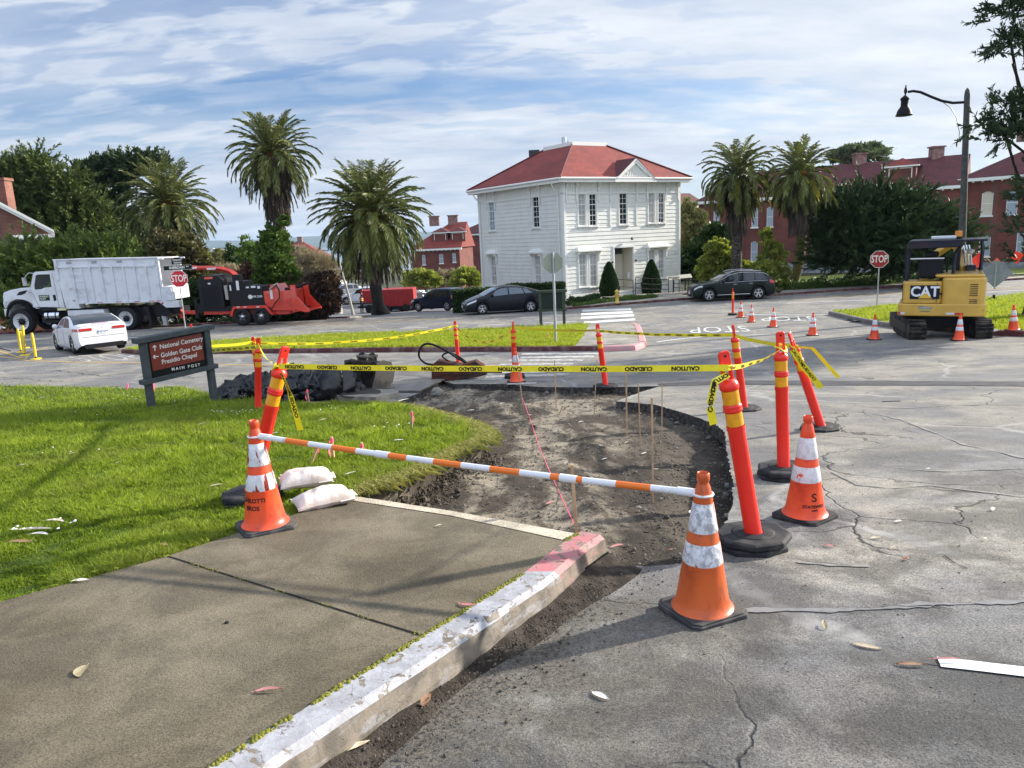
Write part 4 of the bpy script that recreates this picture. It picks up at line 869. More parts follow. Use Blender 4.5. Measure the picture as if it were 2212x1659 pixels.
def brick_block(name,label,eA,eB,zE,depth,zb,wins,brick,roof,rise,over=.5,ridge_in=None,chim=(),dorm=(),eave_m=WPT,stone=0,quick=False,cf=None,group=None,extra=None,hipL=True,hipR=True):
 A=AZ(eA[0],eA[1],zE);B=AZ(eB[0],eB[1],zE);u=B-A;u.z=0;L=u.length;u.normalize();n=Vector((u.y,-u.x,0));w=-n;O=Vector((A.x,A.y,zb));H=zE-zb
 t=thing(name,label,'building',(0,0,0),0,group);ops=[]
 for q in wins:
  x0,y0,x1,y1=q[:4];ym=(y0+y1)/2;xm=(x0+x1)/2;P=A
  r=((ONP(x0,ym,P,n)-A).dot(u),(ONP(x1,ym,P,n)-A).dot(u),ONP(xm,y1,P,n).z-zb,ONP(xm,y0,P,n).z-zb);ops.append(r)
 mb=MB();cutwall(mb,O,u,n,L,0,H,ops,None,0)
 C=[O,O+u*L,O+u*L+w*depth,O+w*depth];up=Vector((0,0,H))
 for i in(1,2,3):mb.quad(C[i],C[(i+1)%4],C[(i+1)%4]+up,C[i]+up)
 for a,b,c,d in ops:
  k=(b-a)*.16;P=lambda x,z:O+u*x+Vector((0,0,z))+n*.003
  for s0,s1 in((a,a+(b-a)*.32),(b,b-(b-a)*.32)):mb.add([P(s0,d),P(s1,d),P(s0,d-k)],[(0,1,2)])
 mb.build('wall',brick,t)
 if stone:
  s=MB();fbox(s,O,u,n,-.05,L+.05,0,stone,.02,.09);s.build('stone_base',M('rough_stone',(.30,.31,.32),.9,c2=(.20,.21,.22),ns=2.2,bump=1,bs=4,bd=.2),t)
 for r,q in zip(ops,wins):
  g=q[4]if len(q)>4 else GLR;w_=window(t,O,u,n,r,1,2,2,g,casing=0,depth=.1,sill=False)
  s=MB();fbox(s,O,u,n,r[0]-.12,r[1]+.12,r[2]-.16,r[2]-.01,.0,.14);s.build('sill',WPT,w_)
 e=over;E=[O-u*e+n*e,O+u*(L+e)+n*e,O+u*(L+e)+w*(depth+e),O-u*e+w*(depth+e)];E=[Vector((q.x,q.y,zE+.1))for q in E];ri=ridge_in or depth/2
 R0=O+w*(depth/2)+u*(ri if hipL else-e);R1=O+w*(depth/2)+u*(L-ri if hipR else L+e);R0=Vector((R0.x,R0.y,zE+rise));R1=Vector((R1.x,R1.y,zE+rise))
 s=MB();s.add(E+[R0,R1],[(0,1,5,4),(1,2,5),(2,3,4,5),(3,0,4)]);rf=s.build('roof',roof,t)
 s=MB();fbox(s,O,u,n,-e,L+e,H-.28,H+.06,.0,e+.02);fbox(s,O,-n,-u,-.1,depth,H-.28,H+.06,0,e+.02);x=0
 while x<L:fbox(s,O,u,n,x,x+.16,H-.42,H-.28,.0,e*.8);x+=.9
 s.build('cornice',eave_m,t)
 for ax,h_,w2 in chim:
  p=O+u*ax*L+w*depth/2;p=Vector((p.x,p.y,zE+rise-.6));s=MB();s.box(p+Vector((0,0,(h_+.6)/2)),(w2,w2*.8,h_+.6));s.box(p+Vector((0,0,h_+.68)),(w2*1.2,w2,.16));s.build('chimney',M('chimney_brick',(.22,.11,.09),.9,c2=(.30,.20,.17),ns=3),rf)
 for ax,dw,dh,out,mat_ in dorm:
  x=ax*L;P=lambda xx,z,o:O+u*xx+Vector((0,0,z))+n*o;o0=-out;z0=H+.1+(out+e)/(depth/2+e)*rise;s=MB();back=o0-dh*(depth/2+e)/rise-.4
  s.add([P(x,z0,o0),P(x+dw,z0,o0),P(x+dw,z0+dh,o0),P(x,z0+dh,o0),P(x,z0+dh,back),P(x+dw,z0+dh,back),P(x,z0,back),P(x+dw,z0,back)],[(0,1,2,3),(0,3,4,6),(1,7,5,2)]);dm=s.build('dormer',brick,t)
  s=MB();k=.35;rz_=z0+dh+dw*.30;s.add([P(x-k,z0+dh,o0+k),P(x+dw+k,z0+dh,o0+k),P(x+dw+k,z0+dh,back),P(x-k,z0+dh,back),P(x+dw/2,rz_,o0-dw*.4),P(x+dw/2,rz_,back-dw*.8)],[(0,1,4),(1,2,5,4),(3,0,4,5)]);s.build('dormer_roof',mat_,dm)
  s=MB();fbox(s,O,u,n,x-k,x+dw+k,z0+dh-.14,z0+dh+.02,o0,o0+k+.02);s.build('dormer_trim',WPT,dm)
  window(dm,O+n*o0,u,n,(x+dw*.15,x+dw*.85,z0+.25,z0+dh-.3),3,2,0,GLR,casing=.1,sill=False)
 if extra:extra(t,O,u,n,w,L,H)
 return t,O,u,n,L,H
D6=lambda x0,y0,x1,y1,g=GLR:(*c6(x0,y0),*c6(x1,y1),g)
def rails(t,O,u,n,w,L,H):
 pass
brick_block('brick_barracks','long red brick barracks with arched windows behind the two right palm trees',(1509,437),(2074,401),CZ+3.1,12,CZ-6.3,[D6(452,752,500,905),D6(775,728,828,893),D6(903,722,956,888),D6(1275,715,1312,870),D6(768,1015,823,1190),D6(893,1012,948,1185),D6(1268,1058,1302,1165,GL_),(1850,470,1866,520,GLR),(1920,466,1937,518,GLR),(2000,460,2018,515,GLR)],BR1,RFD,3.7,chim=((.62,1.0,1.3),(.9,1.0,1.3)),dorm=((.36,3.0,1.5,1.2,RFD),(.74,3.2,1.6,1.2,RF)),stone=1.3,hipR=False)
brick_block('brick_barracks','near red brick barracks wing at the right edge behind the excavator',(2082,388),(2520,356),CZ+3.75,15,CZ-6.3,[(*c7(1735,1078),*c7(1842,1300),M('window_cream',(.60,.55,.42),.5)),(*c7(1970,1068),*c7(2075,1290),GLR),(*c8(1650,90),*c8(1790,345),GLR),(2196,500,2212,545,GLR),(2260,400,2286,455,GLR)],BR1,RFD,4.6,hipL=True,ridge_in=8,chim=((.25,1.0,1.4),),stone=1.0)
brick_block('brick_barracks','dark roofed brick wing glimpsed between the white house and palms',(1440,447),(1524,445),CZ+4.2,10,CZ-6.3,[],BR1,RFD,3.0,chim=((.35,1.2,1.4),),hipR=False)
D4=lambda x0,y0,x1,y1,g=GLR:(*c4(x0,y0),*c4(x1,y1),g)
brick_block('brick_barracks','red roofed brick barracks between the round palm and the white house',(888,540),(992,535.5),CZ-2.1,14,CZ-10.5,[D4(1098,955,1125,1048),D4(1255,948,1292,1035),D4(1380,938,1410,1025),D4(1265,1112,1298,1165),D4(1390,1105,1420,1160)],BR1,RF,5.2,chim=((.35,1.3,2.0),(.75,1.3,2.0)),dorm=((.42,3.2,1.7,1.5,RFD),(.80,3.0,1.7,1.5,RFD)),hipR=False)
brick_block('brick_barracks','tall narrow brick stair wing with tall windows touching the white house corner',(983,508),(1045,505),CZ+.62,10,CZ-10.5,[D4(1453,832,1480,945),D4(1510,828,1538,945),D4(1515,1025,1545,1140)],BR1,RFD,3.0,hipR=False)
brick_block('brick_barracks','distant red roofed building behind the ivy covered trunk',(572,561),(700,555),CZ-4.6,16,CZ-13,[],BR1,RF,5.5,chim=((.55,1.6,1.6),),dorm=((.42,3.5,1.8,2,RFD),))
brick_block('garage','small pale building with a red roof edge behind the bushes',(*c4(60,1195),),(*c4(225,1190),),CZ-6.0,6,CZ-9.5,[],WP,RF,1.6)
brick_block('distant_house','faraway low red roofed building below the bay, behind yellow green trees',(480,573),(560,569),CZ-7,14,CZ-16,[],WP,RF,3.5)
def gable_house():
 Y0=58.0;t=thing('brick_house','brown brick gabled house with white rake boards at the left edge','house',(0,0,0))
 er=AT(*c1(470,1118),Y0);u=Vector((-.86,-.50,0));dp_=Vector((-.50,.86,0));n=-dp_
 el_=ONP(*c1(0,875),er,n);s_el=(el_-er).dot(u);sl=(el_.z-er.z)/s_el;wx=(ONP(*c1(432,1200),er,n)-er).dot(u);zb=Z(er.x,Y0)-.8;W2=7.2;rz_=er.z+sl*W2;D2=13
 Q=lambda x,d,z:Vector((er.x,er.y,0))+u*x+dp_*d+Vector((0,0,z))
 s=MB();za=er.z+wx*sl-.35;X2=2*W2-wx
 s.add([Q(wx,0,zb),Q(wx,0,za),Q(W2,0,rz_-.35),Q(X2,0,za),Q(X2,0,zb),Q(wx,D2,zb),Q(wx,D2,za)],[(0,1,2,3,4),(5,6,1,0)]);s.build('wall',BR2,t)
 s=MB();s.add([Q(0,-.5,er.z),Q(W2,-.5,rz_),Q(W2,D2,rz_),Q(0,D2,er.z),Q(2*W2,-.5,er.z),Q(2*W2,D2,er.z)],[(0,1,2,3),(5,2,1,4)]);s.build('roof',RFD,t)
 for sg in(0,1):
  s=MB();X=lambda x:x if not sg else 2*W2-x
  for d0,d1,y0 in((.02,.24,-.52),(.24,.44,-.44)):
   q=[Q(X(0),y0,er.z-d0),Q(X(W2),y0,rz_-d0),Q(X(W2),y0,rz_-d1*1.15),Q(X(0),y0,er.z-d1)];s.add(q+[a+dp_*.09 for a in q],[(0,1,2,3),(7,6,5,4),(0,4,5,1),(3,2,6,7)])
  s.build('rake_board',WPT,t)
 s=MB();fbox(s,Vector((er.x,er.y,0)),u,n,.05,3.0,er.z-.56,er.z-.30,.02,.42);fbox(s,Vector((er.x,er.y,0)),u,n,.2,2.9,er.z-.68,er.z-.56,.02,.34);s.build('eave_return',WPT,t)
 MB().tube([Q(.1,-.2,er.z-.3),Q(.3,-.15,er.z-.9),Q(wx-.1,-.1,er.z-1.3),Q(wx-.12,-.1,zb)],.06,8).build('downpipe',WPT,t)
 c=ONP(4,425,er,n)+dp_*1.6;s=MB();s.box((c.x-.1,c.y,c.z-.4),(1.3,.9,3.4));s.box((c.x-.1,c.y,c.z+1.35),(1.5,1.1,.2));s.build('chimney',BR2,t)
gable_house()
isl=MB();p=AT(466,546,3060)
tag(MB().box((p.x,p.y,p.z+2),(75,30,22)).box((p.x-20,p.y-1,p.z+15),(30,20,8)).build('island_building',M('far_concrete',(.4,.4,.38),.8)),'faint blocky building on the rocky islet in the bay','building')
rng=np.random.default_rng(11)
def unit(a):return a/np.maximum(np.linalg.norm(a,axis=-1,keepdims=True),1e-9)
def cards(P,D,L,Wd,tip=.25,bend=0.0,side=None):
 n=len(P);S=unit(np.cross(D,rng.normal(size=(n,3))))if side is None else side
 L=L[:,None];Wd=Wd[:,None];mid=P+D*L*.55
 V=np.stack([P-S*Wd*.35,P+S*Wd*.35,mid+S*Wd*.5,P+D*L+np.array([0,0,-1])*bend*L,mid-S*Wd*.5],1).reshape(-1,3)
 b=np.arange(n)[:,None]*5;return V,b+np.array([[0,1,2,3,4]])
def foliage(blobs,nclus,nleaf,L,Wd,up=.5,out=.8,rnd=.6,flat=.5,crad=.16,core=.45,fill=.25,spray=0.0,lump=.35):
 Vs,Fs,Rs=[],[],[];base=0;vol=[(b[1][0]*b[1][2])**.9 for b in blobs];tot=sum(vol)
 for bi,((c,r),v)in enumerate(zip(blobs,vol)):
  k=max(6,int(nclus*v/tot));d=unit(rng.normal(size=(k,3)));d[:,2]=np.where(d[:,2]<-.55,-d[:,2],d[:,2])
  nz_=np.array([noise.noise(Vector((q[0]*2.3+bi*7,q[1]*2.3,q[2]*2.3)))for q in d]);rr=np.where(rng.random(k)<fill,rng.uniform(core,.9,k),rng.uniform(.82,1.08,k))*(1+lump*nz_*1.6);r=np.array(r);cc=np.array(c)+d*r*rr[:,None]
  cl=np.clip(.5+nz_*.8+rng.normal(size=k)*.25,0,1);cr_=crad*max(r[0],r[2])*rng.uniform(.5,1.5,k)
  q=np.repeat(cc,nleaf,0);dd=np.repeat(d,nleaf,0);o=rng.normal(size=q.shape)*np.repeat(cr_,nleaf)[:,None]*.55;o[:,2]*=flat
  n=len(q)
  if spray:
   ax=unit(d*out+np.array([0,0,up])+rng.normal(size=d.shape)*.35);s_=rng.random(n)**.8;ax_=np.repeat(ax,nleaf,0);ln=np.repeat(spray*rng.uniform(.6,1.4,k),nleaf);o=o*(.55*(1-s_[:,None])+.12)+ax_*(s_*ln)[:,None];D=unit(ax_+rng.normal(size=q.shape)*rnd);szl=(1.1-.45*s_)
  else:D=unit(dd*out+np.array([0,0,up])+rng.normal(size=q.shape)*rnd+unit(o)*.4);szl=1;s_=0
  V,Fq=cards(q+o,D,L*rng.uniform(.6,1.4,n)*szl,Wd*rng.uniform(.6,1.4,n)*szl,bend=.08)
  Vs.append(V);Fs.append(Fq+base);base+=len(V);Rs.append(np.clip(np.repeat(cl,nleaf)*.6+rng.random(n)*.35+.25*s_,0,1))
 return np.concatenate(Vs),np.concatenate(Fs),np.concatenate(Rs)
def pxblobs(bl,Y,depth=.8):
 out=[]
 for b in bl:
  px,py,rx,ry=b[:4];y=b[4]if len(b)>4 else Y;c=AT(px,py,y+random.uniform(-.5,.5));k=y/F;out.append((tuple(c),(rx*k,max(rx,ry)*k*depth,ry*k)))
 return out
BARK=M('bark',(.07,.052,.038),.9,c2=(.12,.095,.07),ns=5,bump=1,bs=9,bd=.08);BARKD=M('bark_dark',(.035,.028,.022),.9,c2=(.06,.05,.04),ns=5,bump=1,bs=9,bd=.08)
LF=dict(cyp=mat_leaf('cypress_leaf',(.016,.038,.013),(.105,.14,.03),.6,.12),cypd=mat_leaf('cypress_dark_leaf',(.010,.028,.014),(.045,.075,.022),.6,.10),cypl=mat_leaf('cypress_low_leaf',(.025,.055,.012),(.16,.21,.04),.6,.15),olive=mat_leaf('olive_brown_leaf',(.05,.055,.018),(.15,.13,.055),.6,.2),green=mat_leaf('green_leaf',(.03,.07,.015),(.12,.19,.03),.5,.25),yel=mat_leaf('yellow_green_leaf',(.13,.17,.03),(.36,.38,.08),.5,.35),tan=mat_leaf('tan_twigs',(.22,.17,.11),(.38,.32,.20),.8,.1),red=mat_leaf('reddish_leaf',(.07,.03,.022),(.14,.075,.05),.6,.2),burg=mat_leaf('burgundy_leaf',(.035,.022,.018),(.09,.05,.035),.5,.15),hedge=mat_leaf('hedge_leaf',(.012,.035,.008),(.045,.085,.018),.5,.15),euc=mat_leaf('eucalyptus_leaf',(.07,.10,.05),(.17,.20,.11),.6,.2),pine=mat_leaf('pine_leaf',(.012,.03,.015),(.05,.08,.03),.55,.12),pale=mat_leaf('pale_pine_leaf',(.10,.11,.045),(.22,.22,.10),.6,.2))
def tree(name,label,cat,blobs,Y,leaf,nclus,nleaf,L,Wd,base=None,trunk_r=.25,group=None,limbs=True,bark=None,zoff=0,axis=None,lk=1.0,**kw):
 B=pxblobs(blobs,Y);cx=sum(b[0][0]for b in B)/len(B);cy=sum(b[0][1]for b in B)/len(B)
 bx,by=(base.x,base.y)if base is not None else(cx,cy);gz_=Z(bx,by)+zoff
 t=thing(name,label,cat,(bx,by,gz_),0,group);o=np.array([bx,by,gz_])
 V,Fq,R=foliage(B,nclus,nleaf,L,Wd,**kw);linkmesh('crown',npmesh('crown',V-o,Fq,LF[leaf],rnd=R,nper=5),t)
 if trunk_r:
  m=MB();top=max(b[0][2]for b in B)-gz_;mid=Vector((cx-bx,cy-by,top*.5))if axis is None else Vector((axis[0],axis[1],top*.5));cx,cy=(cx,cy)if axis is None else(bx+axis[0]*1.6,by+axis[1]*1.6)
  m.tube([(0,0,-.3),(0,0,.1),mid*.5+Vector((.05,0,0)),mid,Vector((cx-bx,cy-by,top*.9))],[trunk_r*1.35,trunk_r*1.1,trunk_r*.85,trunk_r*.6,trunk_r*.15],9,0)
  if limbs:
   for(c,r)in B:
    e=Vector(c)-Vector(o);s_=mid*random.uniform(.35,1.0);k=(s_+e)/2+Vector((0,0,-.06*(e-s_).length));m.tube([s_,k,e*.92+s_*.08],[trunk_r*.38*lk,trunk_r*.24*lk,trunk_r*.08],6,0)
  m.build('trunk',bark or BARKD,t)
 return t
tree('cypress_tree','big dark cypress with spiky top behind the brown brick house','tree',[(72,378,36,28),(20,392,34,28),(108,408,40,30),(45,430,70,60),(140,445,50,48),(95,500,95,70),(180,500,50,60),(225,560,50,55),(175,570,65,60),(20,500,60,60),(165,410,22,18),(78,345,16,12)],76,'cyp',2800,26,.5,.13,trunk_r=.7,group='cypress trees on the left',up=.35,out=.9,rnd=.42,flat=.35,crad=.13,spray=1.5,fill=.4)
tree('cypress_tree','flat topped cypress with open limbs behind the leftmost palm','tree',[(215,375,40,18),(255,368,45,18),(300,358,45,13),(335,362,25,12),(235,410,40,25),(200,420,35,30),(285,390,22,14),(215,460,45,35),(250,500,45,40)],80,'cypd',900,24,.6,.17,trunk_r=.5,group='cypress trees on the left',up=.25,flat=.35,spray=1.1,rnd=.45)
tree('cypress_tree','low spreading cypress in front of the brick house, above the truck','tree',[(20,600,70,38),(95,585,70,30),(170,575,70,34),(240,570,60,38),(130,620,100,40),(220,620,90,40),(20,650,80,40),(120,670,110,40),(290,610,60,45),(-40,620,60,60),(60,545,28,20)],51,'cypl',2200,24,.42,.12,trunk_r=.4,group='cypress trees on the left',up=.3,out=.8,rnd=.42,flat=.3,crad=.13,spray=1.1,fill=.4)
tree('cypress_tree','small upright cypress tip rising against the brick wall','tree',[(170,530,14,28),(165,560,26,22),(40,548,30,16)],53,'cypl',160,22,.38,.1,trunk_r=.12,group='cypress trees on the left',up=.7)
tree('olive_shrub','tall olive brown shrub under the leftmost palm, behind the dump truck','shrub',[(370,540,55,32),(345,575,60,40),(405,565,38,38),(420,600,30,35),(330,610,60,40),(400,640,45,45),(300,545,30,25)],52,'olive',1200,24,.22,.13,trunk_r=.15,up=.4,crad=.14)
tree('dark_shrub','dark green shrub mass between the truck tail and the chipper','shrub',[(430,655,32,45),(400,690,50,30),(470,665,40,40),(520,660,40,40)],47.5,'hedge',700,22,.18,.1,trunk_r=.1,up=.3)
for px,py,rx,ry,Y,lf,lb in[(476,572,15,28,78,'pale','pale pointed tree above the chipper chute'),(449,563,20,13,80,'yel','yellow green tree top beside the bay view'),(540,565,22,42,72,'green','bright green upright tree left of the ivy covered trunk'),(505,570,14,30,76,'hedge','thin dark tree left of the bright green one'),(528,545,17,10,130,'hedge','dark umbrella shaped tree against the bay'),(492,552,11,6,130,'hedge','small rounded dark tree on the shoreline')]:
 tree('background_tree',lb,'tree',[(px,py,rx,ry),(px+rx*.3,py+ry*.5,rx*.9,ry*.6)],Y,lf,130,22,.3,.14,trunk_r=.12,group='small trees beyond the chipper',limbs=False)
tree('bare_brush','pinkish tan brush behind the chipper','shrub',[(462,590,30,14),(500,595,40,18),(440,585,20,14)],62,'tan',420,26,.3,.03,trunk_r=.05)
tree('bare_brush','pale tan leafless tree right of the ivy covered trunk','shrub',[(665,580,42,34),(700,590,30,30),(640,600,30,25)],66,'tan',900,30,.35,.025,trunk_r=.12)
tree('red_shrub','reddish brown shrub below the ivy behind the chipper','shrub',[(542,612,28,36),(615,625,45,26),(570,640,40,30),(640,640,40,25)],49,'red',600,24,.18,.1,trunk_r=.08)
tree('burgundy_bush','dark burgundy wind shaped bush at the end of the chipper','shrub',[(690,612,36,18),(700,640,30,30),(680,665,34,22),(712,668,22,14),(660,640,26,24)],43.5,'burg',700,22,.2,.08,trunk_r=.08,up=.2)
tree('dark_shrub','low dark green shrub behind the chipper wheels and feed tray','shrub',[(655,675,42,18),(590,670,50,30),(540,680,40,28)],45,'hedge',500,22,.16,.1,trunk_r=.08)
tree('eucalyptus_tree','hazy eucalyptus crown rising behind the brick barracks roof','tree',[(1820,340,26,12),(1848,333,28,14),(1880,328,26,12),(1865,342,42,12)],115,'euc',420,24,.6,.3,trunk_r=.5)
bt=G(1909,613);tree('cypress_tree','large dark spreading cypress in front of the brick barracks','tree',[(1838,455,14,8),(1866,444,10,10),(1898,428,7,12),(1950,442,8,10),(1850,472,30,12),(1905,468,36,20),(1962,470,26,14),(1998,484,26,14),(1840,490,44,26),(1920,500,66,34),(2008,510,34,20),(1805,525,26,16),(1870,530,70,36),(1965,535,80,36),(2035,545,28,22),(1820,562,44,20),(1985,575,66,20),(1780,470,18,14),(1900,565,60,22)],48,'cypd',2500,26,.48,.12,base=bt,trunk_r=.38,up=.38,out=1.0,rnd=.34,flat=.3,crad=.12,spray=1.6,fill=.45,lump=.45)
tree('pale_pine','pale green pine right behind the white house','tree',[(1486,470,14,28),(1500,500,26,30),(1495,540,34,30),(1514,480,10,20)],60,'pale',500,24,.3,.09,trunk_r=.15,up=.9)
tree('dark_tree','dark rounded tree between the white house and left right-hand palm','tree',[(1545,515,28,26),(1515,560,38,35),(1560,560,30,35),(1490,590,25,30)],57,'hedge',800,24,.25,.14,trunk_r=.2)
tree('yellow_green_shrub','bright yellow green shrub behind the roof of the dark SUV','shrub',[(1550,550,24,26),(1535,585,26,24),(1575,590,30,20),(1620,588,28,16)],51,'yel',600,22,.22,.15,trunk_r=.08)
tree('sparse_shrub','tall sparse yellow green shrub right of the dark SUV','shrub',[(1655,520,12,22),(1668,560,24,30),(1650,590,28,22),(1680,600,24,20)],48,'yel',380,16,.18,.12,trunk_r=.05)
for px,py,rx,ry,Y,lf,lb in[(912,606,34,20,74,'yel','yellow green parking lot tree right of the round palm'),(1008,604,30,20,74,'yel','yellow green parking lot tree next to the white house'),(962,606,32,18,80,'tan','thin grey green parking lot tree between the yellow ones'),(755,590,16,22,95,'pale','pale slender tree left of the round palm trunk')]:
 tree('parking_lot_tree',lb,'tree',[(px,py,rx,ry),(px+rx*.4,py+2,rx*.7,ry*.8)],Y,lf,220,22,.3,.15,trunk_r=.1,group='small trees in the parking lot')
pb=G(2244,690);tree('pine_tree','large pine with flat dark branch pads at the right edge of the picture','tree',[(2172,38,40,9),(2200,12,40,14),(2176,108,42,10),(2205,92,36,14),(2160,262,40,16),(2198,240,40,14),(2165,298,48,12),(2205,290,30,22),(2208,430,18,8),(2198,505,18,5),(2208,560,14,5),(2380,60,110,80),(2385,230,110,60),(2360,400,110,60),(2420,-100,160,120),(2280,-150,70,60),(2480,200,130,130),(2300,480,70,40)],21.5,'pine',2600,30,.17,.045,base=pb,trunk_r=.45,up=.22,out=.7,rnd=.5,flat=.25,crad=.16,zoff=.1,spray=.5,axis=(.9,.3),lk=.35)
def hedge(label,a,b,d,zt,lf='hedge',n=9000):
 L=(b-a).length;u=(b-a).normalized();v=Vector((-u.y,u.x,0));k=n;s_=rng.random((k,3));face=rng.integers(0,3,k)
 s_[:,1]=np.where(face==0,rng.uniform(-.03,.1,k),s_[:,1]);s_[:,2]=np.where(face>0,rng.uniform(.9,1.04,k),s_[:,2]);x=s_[:,0]*L;y=s_[:,1]*d
 gx=a.x+u.x*x+v.x*y;gy=a.y+u.y*x+v.y*y;zb=np.array([Z(p,q)for p,q in zip(gx,gy)]);lump=np.array([noise.noise(Vector((p*1.2,q*1.2,0)))*.12 for p,q in zip(gx,gy)])
 P=np.stack([gx,gy,zb+s_[:,2]*(zt-zb)+lump*s_[:,2]],1);D=unit(np.array([0,-.4,.6])+rng.normal(size=P.shape)*.7);V,Fq=cards(P,D,rng.uniform(.08,.16,k),rng.uniform(.05,.10,k))
 t=thing('hedge',label,'hedge',(a.x,a.y,Z(a.x,a.y)));o=np.array(t.location);linkmesh('leaves',npmesh('leaves',V-o,Fq,LF[lf],rnd=rng.random(k),nper=5),t)
 m=MB();q=[a+v*.1,b+v*.1,b+v*d*.9,a+v*d*.9];m.add([(p.x-a.x,p.y-a.y,-.2)for p in q]+[(p.x-a.x,p.y-a.y,zt-.12-o[2])for p in q],[(0,1,5,4),(1,2,6,5),(2,3,7,6),(3,0,4,7),(4,5,6,7)]);m.build('inner_twigs',M('hedge_inside',(.010,.016,.006),.95),t)
def at0(px,py,Y):p=AT(px,py,Y);return Vector((p.x,p.y,0))
hedge('clipped hedge behind the black hatchback, left of the white house',at0(976,640,44.6),at0(1090,640,44.2),1.5,AT(1030,629,44.5).z,n=9000)
hedge('taller clipped hedge below the left side windows of the white house',at0(1092,640,44.0),at0(1221,640,43.8),1.2,AT(1150,617,44).z,n=9000)
for px,y0,y1,hw,lb in((1315,567,640,21,'dark clipped cone shaped shrub left of the house entrance'),(1406.8,562,632,21,'dark clipped cone shaped shrub right of the house entrance')):
 q=ONP(px,y1-20,HO,-HW_);Y=q.y-1.5;a=AT(px,y0,Y);zb=Z(a.x,Y)+.1;H=a.z-zb;k=5200;hh=rng.random(k)**1.3;an=rng.random(k)*2*pi;R=hw*Y/F*np.where(hh<.25,.86+.14*hh/.25,((1-hh)/.75)**.62)*rng.uniform(.9,1.03,k)
 P=np.stack([a.x+R*np.cos(an),Y+R*np.sin(an),zb+hh*H],1);D=unit(np.stack([np.cos(an)*.6,np.sin(an)*.6,np.full(k,.9)],1)+rng.normal(size=P.shape)*.4);V,Fq=cards(P,D,rng.uniform(.07,.13,k),rng.uniform(.04,.07,k))
 t=thing('cone_shrub',lb,'shrub',(a.x,Y,zb),0,'clipped cone shrubs by the house');linkmesh('leaves',npmesh('leaves',V-np.array([a.x,Y,zb]),Fq,LF['hedge'],rnd=rng.random(k)*.6,nper=5),t)
 MB().lathe([(hw*Y/F*.75,-.1),(hw*Y/F*.85,H*.25),(hw*Y/F*.5,H*.7),(.02,H*.96)],14).build('inner_twigs',MATS['hedge_inside'],t)
def bed(label,poly,n,lf,hmax,size,cat='ground cover',seed=0):
 poly=[(p.x,p.y)for p in poly];x0,x1=min(p[0]for p in poly),max(p[0]for p in poly);y0,y1=min(p[1]for p in poly),max(p[1]for p in poly);P=[]
 while len(P)<n:
  x,y=random.uniform(x0,x1),random.uniform(y0,y1)
  if inside(poly,x,y):hh=hmax*(.25+.75*max(0,.5+noise.noise(Vector((x*.8+seed,y*.8,3)))));P.append((x,y,Z(x,y)+.1+random.random()*hh))
 P=np.array(P);D=unit(np.array([0,-.2,.8])+rng.normal(size=P.shape)*.7);V,Fq=cards(P,D,rng.uniform(.6,1.3,n)*size,rng.uniform(.6,1.3,n)*size*.45)
 tag(linkmesh('ground_cover',npmesh('ground_cover',V,Fq,LF[lf],rnd=rng.random(n),nper=5)),label,cat,kind='stuff')
off2=lambda p,dx,dy:Vector((p.x+dx,p.y+dy,0))
bed('dark green creeping plants at the foot of the white house',[off2(kr[0],.1,1.0),off2(kr[1],-.6,2.2),off2(kr[1],-.4,4.5),off2(kr[0],.6,3.6)],5000,'hedge',.55,.12)
bed('light green creeping plants along the kerb by the fire hydrant',[off2(kr[0],.4,.4),off2(kr[1],0,1.3),off2(kr[2],-1.2,1.4),off2(kr[2],-1.5,2.6),off2(kr[1],.5,2.6),off2(kr[0],.5,1.4)],6000,'green',.26,.10,seed=4)
bed('mixed planting along the sidewalk before the brick barracks',[off2(kr[3],-.8,2.6),off2(kr[4],.2,2.6),off2(kr[5],.6,2.6),off2(kr[5],.3,4.4),off2(kr[4],0,5.2),off2(kr[3],-.6,5.4)],9000,'green',.55,.16,seed=9)
bed('dark low shrubs behind the mixed planting',[off2(kr[3],.4,5.0),off2(kr[4],.2,5.0),off2(kr[5],.6,4.8),off2(kr[6],-3,5.0),off2(kr[6],-3,6.6),off2(kr[3],.8,6.6)],7000,'hedge',.7,.16,seed=2)
bed('grassy undergrowth along the left side of the parking entrance',[off2(kb[3],0,1.5),off2(kb[5],-1.5,2),off2(kb[5],-2.5,5.5),off2(kb[3],0,7)],5000,'hedge',.5,.15)
for px,py,hh in((1655,632,.55),(1668,634,.5),(1682,633,.45),(1640,628,.5)):
 p=G(px,py,.1);k=46;an=rng.random(k)*2*pi;P=np.tile(np.array([0,0,0.]),(k,1));D=unit(np.stack([np.cos(an),np.sin(an),rng.uniform(.5,2,k)],1));V,Fq=cards(P,D,np.full(k,hh)*rng.uniform(.7,1.1,k),np.full(k,.07))
 t=tag(linkmesh('agave_plant',npmesh('agave_plant',V,Fq,LF['pale'],rnd=rng.random(k),nper=5)),'spiky pale agave at the kerb right of the dark SUV','plant','agaves right of the SUV');t.location=p
PLF=mat_leaf('palm_leaflet',(.022,.042,.010),(.20,.215,.06),.5,.16);PLY=mat_leaf('palm_leaflet_yellow',(.10,.12,.02),(.30,.26,.04),.5,.25);PDEAD=mat_leaf('palm_dead_frond',(.035,.026,.02),(.11,.085,.062),.8,.05);PFR=mat_leaf('palm_fruit',(.40,.17,.03),(.55,.26,.05),.7,.1)
